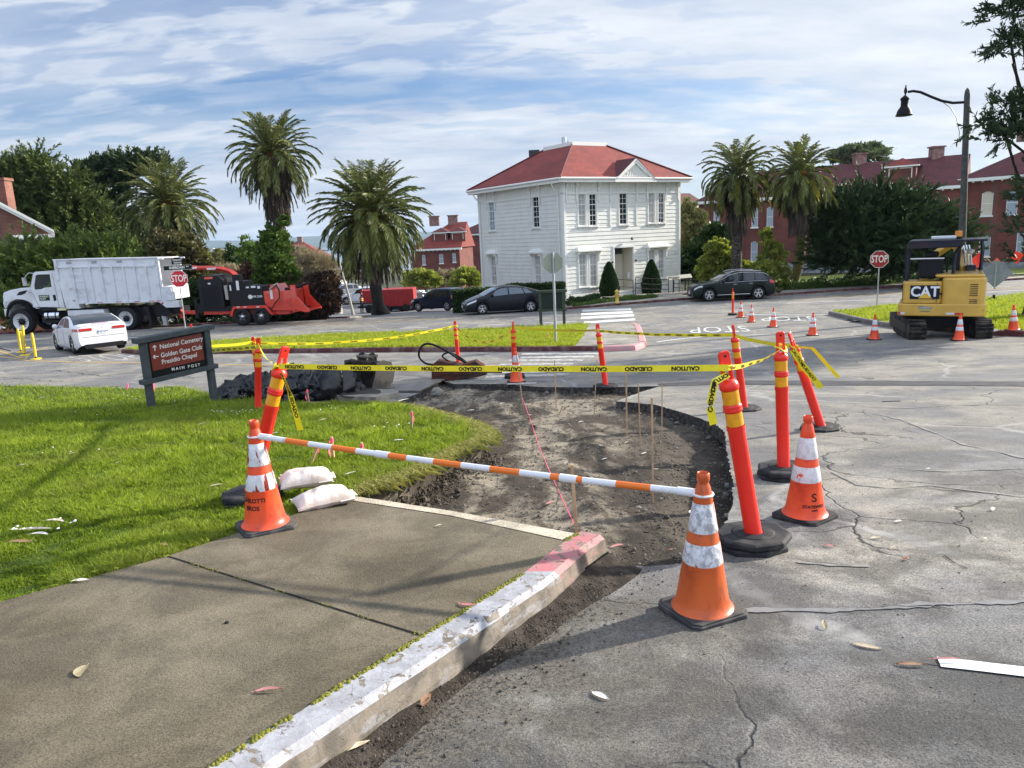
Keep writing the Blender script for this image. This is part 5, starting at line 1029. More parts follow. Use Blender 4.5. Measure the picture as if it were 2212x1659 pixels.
def mat_palm_trunk():
 m,nt,b=newmat('palm_trunk');n=NT(nt);c=n.co();v=n.voro(n.map(c,(5,5,9)),1.0,'DISTANCE_TO_EDGE');e=n.ramp(v,.02,.2)
 n.put(n.mix(e,(.035,.028,.02),n.mix(n.noise(c,4,4),(.12,.095,.07),(.17,.14,.11))),b.inputs['Base Color']);b.inputs['Roughness'].default_value=.95;n.put(n.bump(e,1,.08),b.inputs['Normal']);return m
PTR=mat_palm_trunk()
def fronds(n,e_lo,e_hi,Lf,droop,pairs=46,leaf=.42,lw=.050,wind=(0,0),r0=.25,vee=.7,elp=1.0,lean=0):
 Vs,Fs,Rs=[],[],[];base=0;rach=[]
 for i in range(n):
  az=i*2.39996+random.uniform(-.25,.25);e0=e_lo+(e_hi-e_lo)*((i+random.random())/n)**elp;L=Lf*random.uniform(.85,1.1);dr=droop*random.uniform(.8,1.25)*(cos(max(-1.2,min(1.2,e0)))*.8+.25)
  k=pairs;p=np.array([cos(az)*r0*max(.2,cos(e0)),sin(az)*r0*max(.2,cos(e0)),sin(e0)*.25]);e=e0;pts=[p];dirs=[];ds=L/k;azz=az
  for j in range(k):
   s=j/k;e-=dr/k*(.4+1.5*s);e=max(e,-1.5);d=np.array([cos(azz)*cos(e),sin(azz)*cos(e),sin(e)])+np.array([wind[0],wind[1],0])*s*.5;d/=np.linalg.norm(d);dirs.append(d);p=p+d*ds;pts.append(p)
  pts=np.array(pts[:-1]);dirs=np.array(dirs);sd=unit(np.cross(dirs,np.array([0,0,1.0]))+1e-6);nn=np.cross(sd,dirs);sgn=np.linspace(0,1,k)
  prof=np.where(sgn<.12,.25,np.sin(np.clip((sgn-.05)*3.0,0,pi))**.5*.9+.12)*leaf;rr=random.random()
  for s_ in(-1,1):
   D=unit(sd*s_*vee+dirs*(.45+.5*sgn[:,None])+nn*.25+np.array([0,0,-.28])+rng.normal(size=(k,3))*.10);V,Fq=cards(pts,D,prof*rng.uniform(.85,1.1,k),np.full(k,lw),bend=.18);Vs.append(V);Fs.append(Fq+base);base+=len(V);Rs.append(np.clip(rr*.55+rng.random(k)*.35+.1*sgn,0,1))
  rach.append(pts)
 return np.concatenate(Vs),np.concatenate(Fs),np.concatenate(Rs),rach
RACH=M('palm_rachis',(.20,.22,.07),.6)
def palm(label,cpx,Y,Lf,ngreen,e_lo,base_px=None,trunk=(.35,.30),skirt=0,sk_len=2,sk_r=.5,wind=(0,0),yellow=0,fruit=1,group='Canary palms along the far street',flare=0,ndead=0,seed=0,droop=1.5,leaf=.45,elp=1.0):
 global rng;random.seed(seed+50);rng=np.random.default_rng(seed+5)
 c=AT(cpx[0],cpx[1],Y);b=(G(base_px[0],base_px[1],0)if base_px else None);bx,by=(b.x,b.y)if b is not None else(c.x,Y);
 bz=Z(bx,by);t=thing('palm_tree',label,'tree',(bx,by,bz),0,group);o=np.array([bx,by,bz]);C=np.array([c.x,Y,c.z]);cl=Vector(C-o)
 V,Fq,R,ra=fronds(ngreen,e_lo,1.45,Lf,droop,wind=wind,leaf=leaf,elp=elp);linkmesh('fronds',npmesh('fronds',V+C-o,Fq,PLF,rnd=R,nper=5),t)
 m=MB()
 for r in ra:m.tube([Vector(q)+cl for q in r[::6]],[.035*(1-i/9)+.008 for i in range(len(r[::6]))],4,0,caps=False)
 m.build('frond_ribs',RACH,t)
 if yellow:V,Fq,R,_=fronds(yellow,-.6,.1,Lf*1.0,1.1,wind=(.6,-.1),leaf=leaf);k=V[:,0]>-99;linkmesh('yellowing_fronds',npmesh('yellowing_fronds',V+C-o+np.array([.35,-.2,0]),Fq,PLY,rnd=R,nper=5),t)
 if ndead:V,Fq,R,_=fronds(ndead,-1.4,-.75,Lf*.95,.6,wind=(0,0),leaf=leaf*.5,r0=.45,vee=.35);linkmesh('dead_fronds',npmesh('dead_fronds',V+C-o-np.array([0,0,.35]),Fq,PDEAD,rnd=R,nper=5),t)
 if skirt:
  k=2600;an=rng.random(k)*2*pi;h0=rng.random(k);rad=sk_r*(.55+.45*np.sin(np.clip(h0*1.25+.35,0,1)*pi))*rng.uniform(.75,1.05,k);P=np.stack([rad*np.cos(an),rad*np.sin(an),-h0*sk_len+.1],1);D=unit(np.stack([np.cos(an)*.10,np.sin(an)*.10,np.full(k,-1.)],1)+rng.normal(size=P.shape)*.06);V,Fq=cards(P,D,rng.uniform(.5,1.0,k),rng.uniform(.03,.07,k));linkmesh('dead_skirt',npmesh('dead_skirt',V+C-o,Fq,PDEAD,rnd=rng.random(k),nper=5),t)
 m=MB();pr=[];n=26;H=cl.z
 for i in range(n+1):
  s=i/n;r=trunk[0]+(trunk[1]-trunk[0])*s
  if flare:r+=flare*max(0,1-s*H/1.3)**1.5
  pr.append((Vector((cl.x*s**1.2,cl.y*s,-.15+(H+.1)*s)),r*(1+.04*(i%2))))
 m.tube([p for p,r in pr],[r for p,r in pr],16,0);m.build('trunk',PTR,t)
 if fruit:
  k=700;an=rng.random(k)*1.9-2.5;P=np.stack([np.cos(an)*rng.uniform(.2,.75,k),np.sin(an)*rng.uniform(.2,.75,k),rng.uniform(-.35,.35,k)],1);D=unit(P*np.array([1,1,.3])+rng.normal(size=P.shape)*.5);V,Fq=cards(P,D,rng.uniform(.15,.4,k),np.full(k,.03));linkmesh('fruit_stalks',npmesh('fruit_stalks',V*fruit+C-o,Fq,PFR,rnd=rng.random(k),nper=5),t)
 return t,C
palm('low round Canary palm at the far left, behind the dump truck',(362,445),54,3.5,150,-.9,trunk=(.5,.45),fruit=1,ndead=14,seed=1,droop=1.2,leaf=.5)
palm('tallest palm with a long grey skirt of dead fronds and an ivy clad trunk',(588,342),49,2.95,105,-.55,trunk=(.42,.36),skirt=1,sk_len=3.6,sk_r=1.25,ndead=22,fruit=.8,seed=2,droop=1.35,leaf=.45)
palm('big round Canary palm with a swollen pineapple trunk at the parking entrance',(803,474),41.8,3.15,190,-1.05,base_px=(823,679),trunk=(.42,.40),fruit=1.3,ndead=60,flare=.38,seed=3,droop=1.15,leaf=.5,elp=.8)
palm('right-hand palm with yellow lower fronds right behind the dark SUV',(1594,383),49,2.65,85,-.75,trunk=(.34,.31),skirt=1,sk_len=3.1,sk_r=.95,yellow=12,ndead=12,fruit=0,seed=4,droop=1.7,leaf=.42)
palm('rightmost palm with upright top fronds between the other palm and dark cypress',(1727,382),46.5,2.3,85,-.95,base_px=(1709,611),trunk=(.42,.34),skirt=1,sk_len=3.0,sk_r=.85,yellow=5,ndead=12,fruit=.7,seed=5,droop=1.35,leaf=.40)
random.seed(12);rng=np.random.default_rng(12)
tree('ivy','green ivy climbing the trunk of the tallest palm','climbing plant',[(590,515,22,22),(585,560,26,40),(605,600,34,35),(575,620,30,30),(615,480,10,12),(600,540,22,40),(630,635,30,25)],48.6,'green',900,22,.16,.13,trunk_r=0,crad=.2)
def blades(name,poly,zf,n,hgt,wid,mat,label,y0k=2.0,seed=1,dens_pow=1.8,ymin=None):
 r=np.random.default_rng(seed);P=np.array([(p[0],p[1])for p in poly]);x0,y0=P.min(0);x1,y1=P.max(0);X,Y_=[],[];got=0
 px,py=P[:,0],P[:,1]
 while got<n:
  m=400000;u=r.random(m);a=1-dens_pow;ya=max(y0,.6);y=(ya**a+u*(y1**a-ya**a))**(1/a);x=r.uniform(x0,x1,m);keep=(r.random(m)<np.minimum(1,(ya+2)/(np.abs(x)*.5+y)));x,y=x[keep],y[keep]
  ok=np.abs(x/y)<1.15;x,y=x[ok],y[ok];ins=np.zeros(len(x),bool);j=len(px)-1
  for i in range(len(px)):
   c=((py[i]>y)!=(py[j]>y))&(x<(px[j]-px[i])*(y-py[i])/(py[j]-py[i]+1e-12)+px[i]);ins^=c;j=i
  X.append(x[ins]);Y_.append(y[ins]);got+=ins.sum()
  if ins.sum()==0:break
 X=np.concatenate(X)[:n];Y_=np.concatenate(Y_)[:n];n=len(X);hl=np.array([l[1]for l in HL]);yl=np.array([l[0]for l in HL]);zg=zf(X,Y_)
 cl=np.array([noise.noise(Vector((a*1.6,b*1.6,0)))+.7*noise.noise(Vector((a*6,b*6,4)))for a,b in zip(X,Y_)]);k=np.clip(np.sqrt(Y_/4),.8,2.6)
 H=hgt*r.uniform(.4,1.4,n)*(1+.8*np.clip(cl,-.8,1.2))*np.clip(k,1,1.5);Wd=wid*k*r.uniform(.7,1.3,n);an=r.random(n)*2*pi;S=np.stack([np.cos(an),np.sin(an),np.zeros(n)],1)*Wd[:,None]/2;le=r.normal(size=(n,2))*.38+np.array([-.08,-.05]);B=np.stack([X,Y_,zg-.01],1)
 M1=B+np.stack([le[:,0]*H*.35,le[:,1]*H*.35,H*.6],1);T_=B+np.stack([le[:,0]*H*1.1,le[:,1]*H*1.1,H*(1-.25*np.linalg.norm(le,axis=1))],1)
 V=np.stack([B-S,B+S,M1+S*.8,T_,M1-S*.8],1).reshape(-1,3);b=np.arange(n)[:,None]*5;F5=b+np.array([[0,1,2,3,4]])
 tag(linkmesh(name,npmesh(name,V,F5,mat,rnd=np.clip(.45+.35*cl+r.normal(size=n)*.22,0,1),nper=5)),label,'grass',kind='stuff')
HLy=np.array([a for a,b in HL]);HLv=np.array([b for a,b in HL]);zg_np=lambda X,Y:CZ-np.interp(Y,HLy,HLv)
def lawn_np(X,Y):t=np.clip((Y-10)/3.5,0,1);return zg_np(X,Y)+.14-.07*t*t*(3-2*t)
blades('grass',[(p.x,p.y)for p in lawn_poly],lawn_np,400000,.050,.0045,grass_m,'bright green lawn grass around the brown sign and sandbags',seed=3)
def fringe(line,n,zf,hgt,mat,label,lean,spread=.05):
 r=np.random.default_rng(8);L=[(b-a).length for a,b in zip(line,line[1:])];cs=np.cumsum([0]+L);s=r.random(n)*cs[-1];idx=np.clip(np.searchsorted(cs,s)-1,0,len(L)-1);A=np.array([(p.x,p.y)for p in line]);q=(s-cs[idx])/np.array(L)[idx];P=A[idx]*(1-q)[:,None]+A[idx+1]*q[:,None]+r.normal(size=(n,2))*spread
 zz=zf(P[:,0],P[:,1]);H=hgt*r.uniform(.5,1.4,n);an=r.random(n)*2*pi;S=np.stack([np.cos(an),np.sin(an),0*an],1)*.0035;B=np.stack([P[:,0],P[:,1],zz-.015],1);le=r.normal(size=(n,2))*.5+np.array(lean)
 M1=B+np.stack([le[:,0]*H*.5,le[:,1]*H*.5,H*.55],1);T_=B+np.stack([le[:,0]*H*1.5,le[:,1]*H*1.5,H*.35*r.uniform(-1,1.6,n)],1);V=np.stack([B-S,B+S,M1+S*.8,T_,M1-S*.8],1).reshape(-1,3);b=np.arange(n)[:,None]*5
 tag(linkmesh('grass_fringe',npmesh('grass_fringe',V,b+np.array([[0,1,2,3,4]]),mat,rnd=r.random(n),nper=5)),label,'grass',kind='stuff')
dry_m=mat_leaf('grass_dry_edge',(.20,.22,.05),(.42,.38,.14),.6,.35)
fringe(lawn_edge[4:],14000,lawn_np,.075,dry_m,'long yellowing grass hanging over the dug edge',(.5,-.35),.06);fringe(lawn_edge[:6],5000,lawn_np,.06,dry_m,'yellowing grass along the far dug edge',(.3,.2),.08)
fringe(slab_grass,9000,lawn_np,.055,grass_m,'grass spilling onto the sidewalk edge',(.3,-.5),.035)
isl_np=lambda X,Y:zg_np(X,Y)+.14
blades('grass',[(p.x,p.y)for p in isl_g],isl_np,60000,.06,.007,grass_far_m,'sunlit grass on the middle traffic island',seed=5,dens_pow=1.2)
blades('grass',[(p.x,p.y)for p in isl_r],isl_np,60000,.06,.008,grass_far_m,'sunlit grass on the right island behind the excavator',seed=6,dens_pow=1.2)
mb=MB();random.seed(4)
for cx_,cy_,n,sp_ in((905,1628,60,45),(900,1640,0,1)):
 for i in range(n//2):p=G((cx_+random.gauss(0,sp_*1.3))/1.8228,(cy_+random.gauss(0,5))/1.8228,.15);mb.lathe([(.011,0),(.012,.004),(0,.006)],6,0,Matrix.Translation(p+Vector((0,0,.03))),caps=False)
for px,py,n in((480,1567,9),(660,1578,8),(290,1785,10),(60,2100,14),(230,2070,10),(1260,1615,12),(1500,1690,14),(1080,1900,8),(700,1560,6),(350,1640,5)):
 for i in range(n//2+1):p=G((px+random.gauss(0,60))/1.8228,(py+random.gauss(0,9))/1.8228,.15);mb.lathe([(.010,0),(.011,.004),(0,.006)],6,0,Matrix.Translation(p+Vector((0,0,.035))),caps=False)
tag(mb.build('daisies',M('daisy_white',(.8,.8,.76),.6)),'tiny white daisies scattered in clusters over the lawn','flowers',kind='stuff')
def pw(T,x):
 if x<=T[0][0]:return T[0][1]
 for(a,b),(c,d)in zip(T,T[1:]):
  if x<=c:
   t=(x-a)/(c-a);return b+(d-b)*t
 return T[-1][1]
GLC=M('car_glass',(.012,.015,.018),.04,spec=.8,coat=.2);GLS=M('car_glass_painted_sky',(.10,.13,.16),.05,spec=.8,coat=.2);TYRE=M('tyre_rubber',(.018,.018,.02),.8,bump=.2,bs=40);RIM=M('alloy_rim',(.62,.63,.65),.28,.9);RIMW=M('white_steel_rim',(.70,.70,.70),.4);BLK=M('black_trim',(.012,.012,.014),.5);UND=M('underbody',(.01,.01,.01),.9);CHR=M('chrome',(.7,.7,.72),.12,1);LMP=M('headlight_lens',(.55,.58,.60),.08,spec=1,coat=1);TLR=M('tail_light_red',(.45,.012,.012),.15,coat=1);PLT=M('plate_white',(.72,.72,.70),.4);BLUE=M('plate_blue_ink',(.05,.08,.25),.5)  # GLS: lighter blue-grey base colour paints reflected sky onto the glass
def wheel_mesh(r,wd,spokes=5,kind='alloy'):
 ty=MB();ty.lathe([(r*.66,-wd/2),(r*.93,-wd/2),(r,-wd*.36),(r,wd*.36),(r*.93,wd/2),(r*.66,wd/2)],32,0,Matrix.Rotation(-pi/2,4,'X'),caps=False)
 rm=MB();T=Matrix.Rotation(pi/2,4,'X')
 rm.lathe([(r*.67,wd*.5-.004),(r*.64,wd*.5-.01),(r*.62,wd*.2),(.0,wd*.16)],32,1 if kind=='alloy' else 0,T,caps=False)
 if kind=='alloy':
  for i in range(spokes):
   a=2*pi*i/spokes+.3
   for da in(-.17,.17):
    p0=Vector((cos(a+da*.4)*r*.12,sin(a+da*.4)*r*.12));p1=Vector((cos(a+da)*r*.63,sin(a+da)*r*.63));q=(p1-p0).normalized();nn=Vector((-q.y,q.x));w0,w1=r*.055,r*.045
    vs=[(p0.x-nn.x*w0,p0.y-nn.y*w0,wd*.40),(p0.x+nn.x*w0,p0.y+nn.y*w0,wd*.40),(p1.x+nn.x*w1,p1.y+nn.y*w1,wd*.47),(p1.x-nn.x*w1,p1.y-nn.y*w1,wd*.47)];rm.add(vs+[(x,y,z-.03)for x,y,z in vs],[(0,1,2,3),(0,4,5,1),(2,6,7,3),(1,5,6,2),(0,3,7,4)],0,False,T)
  rm.lathe([(r*.17,wd*.36),(r*.15,wd*.44),(0,wd*.45)],16,0,T,caps=False);rm.lathe([(r*.66,wd*.5-.006),(r*.60,wd*.49)],32,0,T,caps=False)
 else:
  rm.lathe([(r*.25,wd*.12),(r*.24,wd*.42),(r*.16,wd*.46),(r*.15,wd*.60),(0,wd*.60)],20,1,T,caps=False)
  for i in range(10):a=i*pi/5;rm.cyl(T@Vector((cos(a)*r*.31,sin(a)*r*.31,wd*.15)),T@Vector((cos(a)*r*.31,sin(a)*r*.31,wd*.32)),r*.04,n=6,m=1)
  for i in range(5):a=i*2*pi/5+.2;rm.cyl(T@Vector((cos(a)*r*.47,sin(a)*r*.47,wd*.17)),T@Vector((cos(a)*r*.47,sin(a)*r*.47,wd*.19)),r*.06,n=10,m=1)
 return ty.mesh('tyre',[TYRE]),rm.mesh('rim',[RIM if kind=='alloy' else RIMW,BLK])
def add_wheel(t,x,y,r,wm,side):
 T=Matrix.Translation((x,y,r))@(Matrix.Identity(4)if side<0 else Matrix.Rotation(pi,4,'Z'))
 w=inst('wheel',wm[0],t,T);inst('rim',wm[1],w,Matrix.Identity(4));return w
def car(label,cat,P,paint,loc,rz,name='parked_car',group=None,plate=None):
 L,Wd,H,wb,fo,r=P['L'],P['W'],P['H'],P['wb'],P['fo'],P['r'];cl=P.get('cl',.17);top,belt=P['top'],P['belt'];wr=P.get('roofin',.20);xs_w=(fo,fo+wb);R=r*1.14
 def hw(x):
  w=Wd/2;f=max(0,1-x/.75);b=max(0,1-(L-x)/.6);return w*(1-.20*f**2.2-P.get('rearin',.10)*b**2.2)
 def ring(x):
  w=hw(x);zt=pw(top,x);zl=min(pw(belt,x),zt-.02);zb=pw(P.get('bot',[(0,cl+.05),(.4,cl),(L-.4,cl),(L,cl+.12)]),x)
  za=zb
  for xc in xs_w:
   d=abs(x-xc)
   if d<R:za=max(za,r+sqrt(R*R-d*d))
  za=min(za,zl-.06);w5=w*(1-wr*max(0,zt-zl)/(H-.9))if zt-zl>.05 else w*.93
  return[(0,za if za>zb+.02 else zb),(w*.93,za),(w*.99,max(za+.01,zb+.12)),(w,max(za+.02,zb+(zl-zb)*.5)),(w*.985,zl),(w5,zt-.035 if zt-zl>.05 else(zl+zt)/2+.005),(w5*.72,zt-.006),(0,zt)]
 def S(x,t_,sd,o=.0):
  g=ring(x);i=min(6,int(t_));f=t_-i;y=g[i][0]+(g[i+1][0]-g[i][0])*f;z=g[i][1]+(g[i+1][1]-g[i][1])*f
  dy,dz=g[i+1][0]-g[i][0],g[i+1][1]-g[i][1];l=hypot(dy,dz)or 1;return Vector((x,(y+dz/l*o)*sd,z-dy/l*o))
 t=thing(name,label,cat,loc,rz,group);xs=[L*i/112 for i in range(113)];m=MB();vs=[];k=15
 for x in xs:
  g=ring(x);vs+=[(x,-y,z)for y,z in g]+[(x,y,z)for y,z in g[-2:0:-1]]
 k=14;n=len(xs)
 for i in range(n-1):
  for j in range(k):m.add([],[],0)
 m.v=[tuple(v)for v in vs];
 for i in range(n-1):
  for j in range(k):
   a,b=i*k+j,i*k+(j+1)%k;m.f.append((a,b,b+k,a+k));m.m.append(1 if j in(0,13)else 0);m.sm.append(j not in(0,13))
 m.f.append(tuple(range(k))[::-1]);m.m.append(0);m.sm.append(False);m.f.append(tuple(range((n-1)*k,n*k)));m.m.append(0);m.sm.append(False)
 body=m.build('body',[paint,UND],t)
 def patch(nm,x0,x1,t0,t1,mat_,sides=(-1,),o=.006,nx=14,nt=5,par=t,x0b=None,x1b=None,both=False):
  q=MB()
  for sd in sides:
   vs=[]
   for i in range(nx+1):
    for j in range(nt+1):
     v_=j/nt;a=x0+((x0b if x0b is not None else x0)-x0)*v_;b=x1+((x1b if x1b is not None else x1)-x1)*v_;x=a+(b-a)*i/nx;tt=t0+(t1-t0)*v_;vs.append(S(x,tt,sd,o))
   fs=[(i*(nt+1)+j,(i+1)*(nt+1)+j,(i+1)*(nt+1)+j+1,i*(nt+1)+j+1)for i in range(nx)for j in range(nt)]
   q.add(vs,[f[::-1]for f in fs]if sd<0 else fs,0,True)
  return q.build(nm,mat_,par)
 for sd in(-1,1):
  for w in P['side']:patch('side_window',w[0],w[1],4.10,4.88,P.get('gs',GLC),(sd,),x0b=w[2],x1b=w[3])
  for nm,x in(('door_handle',P['handles'][0]),('door_handle',P['handles'][1])):MB().tube([S(x-.09,3.75,sd,.012),S(x,3.76,sd,.03),S(x+.09,3.75,sd,.012)],.012,6).build(nm,CHR if P.get('chr')else paint,t)
  for x in P['seams']:MB().tube([S(x,q,sd,.001)for q in(2.2,3,3.6,4)],.005,4).build('door_seam',UND,t)
  mx=P['mirror'];s=MB();c=S(mx,4.1,sd,.10);s.lathe([(.02,-.10),(.085,-.06),(.095,0),(.085,.06),(.02,.09)],10,0,Matrix.Translation(c+Vector((0,0,.05)))@Matrix.Rotation(pi/2,4,'X')@Matrix.Scale(.8,4,(1,0,0)));s.cyl(S(mx,4,sd),c,.02,n=6);s.build('mirror',paint if P.get('mp',1)else BLK,t)
  h=P['head'];patch('headlight',h[0],h[1],h[2],h[3],LMP,(sd,),o=.008,nx=8,nt=3)
  h=P['tail'];patch('tail_light',h[0],h[1],h[2],h[3],TLR,(sd,),o=.008,nx=8,nt=3)
 ws=P['wind'];q=MB()
 for nm,(a,b),par in(('windshield',ws,t),('rear_window',P['rear'],t))+((('glass_roof',P['groof'],t),)if 'groof' in P else()):
  q=MB();nx,nt=10,12;vs=[]
  for i in range(nx+1):
   for j in range(nt+1):
    u=-1+2*j/nt;x=a+(b-a)*i/nx;vs.append(S(x,7-abs(u)*1.8,-1 if u<0 else 1,.006))
  q.add(vs,[(i*(nt+1)+j,(i+1)*(nt+1)+j,(i+1)*(nt+1)+j+1,i*(nt+1)+j+1)[::-1]for i in range(nx)for j in range(nt)],0,True);q.build(nm,P.get('gw',GLC)if nm=='windshield' else GLC,t)
 zf=pw(top,0);s=MB();gw_,gh_,gz_=P['grille'];s.box((-.012,0,gz_),(.02,gw_,gh_),0)
 for i in range(5):s.box((-.028,0,gz_-gh_/2+gh_*(i+.5)/5),(.014,gw_*.96,.012),1)
 s.build('grille',[BLK,CHR if P.get('chr')else BLK],t)
 s=MB();s.box((-.02,0,.36),(.02,.5,.1),0);s.build('lower_intake',BLK,t)
 MB().box((-.05,0,P.get('pz',.45)),(.012,.31,.16)).build('number_plate',PLT,t)
 for sd in(-1,1):MB().box((L+.008,sd*Wd*.31,P['rplate']+.12),(.03,Wd*.24,.11)).build('tail_light',TLR,t,.02)
 MB().tube([(L+.004,y*Wd*.4,P['rplate']-.16)for y in(-1,0,1)],.006,4).build('bumper_seam',UND,t)
 if P.get('rearx',True):
  zr=P['rplate'];s=MB();s.box((L+.012,0,zr),(.012,.31,.155));pl=s.build('number_plate',PLT,t)
  if plate:q=MB();textmesh(q,plate,.11,lambda x,y:(L+.020,x,zr+y),0,.002,sx=.9);q.build('lettering',BLUE,pl)
  s=MB();s.bbox((L-.06,-Wd*.36,cl+.06),(L+.012,Wd*.36,cl+.22));s.build('rear_diffuser',BLK,t)
 wmesh=P.setdefault('_w',wheel_mesh(r,.23,P.get('spokes',5)))
 for x in xs_w:
  for sd in(-1,1):add_wheel(t,x,sd*(Wd/2-.13),r,wmesh,sd)
 if P.get('extra'):P['extra'](t,S,patch)
 return t
def place2(fr,rr,P,visible='left'):
 a=G(*fr);b=G(*rr);d=(b-a);d.z=0;d.normalize();mid=(a+b)/2;a2=mid-d*P['wb']/2;nrm=Vector((-d.y,d.x,0))if visible=='left' else Vector((d.y,-d.x,0))
 o=a2-d*P['fo']+nrm*(P['W']/2-.1);zf,zr_=Z(a2.x,a2.y),Z(a2.x+d.x*P['wb'],a2.y+d.y*P['wb']);o.z=zf;return o,atan2(d.y,d.x),-math.asin((zr_-zf)/P['wb'])
def pcar(label,cat,P,paint,fr,rr,vis='left',**k):
 o,rz,pitch=place2(fr,rr,P,vis);t=car(label,cat,P,paint,o,rz,**k);t.rotation_euler=(0,pitch,rz);return t
def paint(name,col,rough=.25,metal=.0):return M(name,col,rough,metal,coat=.12 if max(col)<.1 else.3,spec=.3)
P_BLK=paint('paint_black',(.006,.007,.012));P_NAVY=paint('paint_dark_green_black',(.006,.012,.012));P_WHT=paint('paint_white',(.72,.73,.76));P_SLV=paint('paint_silver',(.42,.43,.45),.3,.5);P_BLU=paint('paint_slate_blue',(.03,.045,.07))
SEDAN=dict(L=4.69,W=1.85,H=1.44,wb=2.875,fo=.84,r=.335,cl=.15,top=[(0,.55),(.15,.66),(.6,.80),(1.15,.93),(1.35,.98),(1.9,1.26),(2.3,1.40),(2.75,1.44),(3.2,1.42),(3.7,1.29),(4.15,1.11),(4.5,1.08),(4.66,1.05),(4.69,.95)],belt=[(0,.50),(.6,.74),(1.3,.90),(3.9,.97),(4.69,.95)],side=[(1.62,2.62,1.98,2.60),(2.70,3.75,2.68,3.42)],handles=(2.35,3.25),seams=(1.55,2.65,3.5),mirror=1.72,head=(.12,.62,3.7,4.2),tail=(4.18,4.66,3.75,4.08),wind=(1.34,2.05),rear=(3.22,4.12),groof=(2.2,3.18),grille=(.8,.05,.5),rplate=.80,spokes=5,gs=GLS,bot=[(0,.24),(.4,.16),(4.2,.16),(4.69,.34)])
HATCH=dict(L=4.48,W=1.745,H=1.49,wb=2.70,fo=.93,r=.315,cl=.15,top=[(0,.58),(.2,.74),(.7,.92),(1.0,1.02),(1.5,1.28),(2.0,1.45),(2.35,1.49),(2.9,1.46),(3.5,1.35),(4.0,1.22),(4.3,1.12),(4.42,1.02),(4.48,.75)],belt=[(0,.55),(.7,.84),(1.3,.93),(3.9,1.05),(4.48,.98)],side=[(1.45,2.38,1.72,2.36),(2.46,3.28,2.44,3.14),(3.34,3.75,3.22,3.45)],handles=(2.2,3.15),seams=(1.42,2.42,3.30),mirror=1.5,head=(.10,.62,3.8,4.6),tail=(4.22,4.42,3.3,4.6),wind=(1.0,1.75),rear=(3.35,4.1),grille=(.9,.08,.42),rplate=.75,spokes=5,gs=GLS,gw=GLS)
SUV=dict(L=4.67,W=1.89,H=1.66,wb=2.82,fo=.88,r=.37,cl=.20,top=[(0,.72),(.06,.88),(.35,.99),(1.1,1.07),(1.35,1.12),(1.9,1.48),(2.2,1.61),(2.6,1.66),(3.4,1.64),(4.0,1.57),(4.2,1.48),(4.5,1.22),(4.6,1.08),(4.67,.85)],belt=[(0,.70),(.3,.90),(1.3,1.02),(4.1,1.08),(4.67,1.0)],side=[(1.62,2.55,1.95,2.53),(2.62,3.45,2.60,3.43),(3.52,4.15,3.50,3.95)],handles=(2.35,3.25),seams=(1.55,2.58,3.45),mirror=1.68,head=(.05,.5,3.75,4.35),tail=(4.32,4.62,3.7,4.3),wind=(1.36,2.12),rear=(4.08,4.42),grille=(1.05,.42,.62),rplate=.85,spokes=5,chr=1,pz=.5)
def suvx(t,S,patch):
 for sd in(-1,1):MB().tube([S(x,4.92,sd,.02)for x in(1.5,2.0,2.6,3.4,4.0,4.25)],.013,5).build('window_chrome',CHR,t);MB().tube([S(x,4.03,sd,.012)for x in(1.5,2.4,3.4,4.2)],.010,5).build('window_chrome',CHR,t);MB().tube([S(x,2.15,sd,.012)for x in(1.35,2.2,3.2)],.022,5).build('sill_trim',CHR,t);MB().tube([S(x,5.6,sd,.05)for x in(2.1,2.5,3.3,3.9)],.016,6).build('roof_rail',CHR,t)
SUV['extra']=suvx
def sedx(t,S,patch):
 L=4.69;q=MB();q.box((4.40,0,1.12),(.06,.55,.012));q.build('brake_light',TLR,t);e=MB();e.box((L+.004,0,.985),(.008,.07,.012));e.box((L+.004,0,.965),(.008,.018,.04));e.build('emblem',CHR,t);MB().tube([(4.66,y,1.055+.02*(1-(y/.8)**2))for y in(-.8,-.4,0,.4,.8)],.016,6).build('lip',P_WHT,t)
SEDAN['extra']=sedx
XSUV=dict(SUV);XSUV.update(L=4.85,W=1.93,H=1.76,wb=2.93,fo=.87,r=.38,chr=0,side=[(1.72,2.62,2.0,2.60),(2.70,3.5,2.68,3.48),(3.58,4.25,3.56,4.15)],extra=None,grille=(.7,.25,.72),top=[(0,.75),(.06,.95),(.35,1.06),(1.2,1.13),(1.4,1.17),(1.95,1.55),(2.3,1.71),(2.7,1.76),(3.6,1.75),(4.3,1.68),(4.5,1.50),(4.7,1.2),(4.85,.9)]);XSUV.pop('_w',None)
pcar('white electric sedan driving away left between the yellow posts and the brown sign','car',SEDAN,P_WHT,(127,757.5),(164.7,766),name='driving_car',plate='8VJD594')
pcar('black hatchback parked at the kerb in front of the clipped hedge','car',HATCH,P_BLK,(1041,679.8),(1147.6,673.6))
pcar('dark SUV with chrome window trim on the street right of the white house','car',SUV,P_NAVY,(1532,651.7),(1636.5,647),name='driving_car')
pcar('dark blue SUV parked nose left between the round palm and the hedge','car',XSUV,paint('paint_midnight',(.008,.012,.03)),(903.2,674),(969.2,672),group='cars in the parking lot')
pcar('slate blue crossover mostly hidden behind the dark blue SUV','car',SUV,P_BLU,(864.3,673.5),(926,666),group='cars in the parking lot')
pcar('white crossover in the parking lot seen left of the round palm trunk','car',SUV,P_WHT,(747.4,658.5),(812,656),group='cars in the parking lot')
pcar('grey crossover farther back at the left of the white one','car',SUV,P_SLV,(722,646),(765,643),group='cars in the parking lot')
pcar('white car whose roof shows above the hedge','car',SEDAN,P_WHT,(950,655),(1000,652),group='cars in the parking lot')
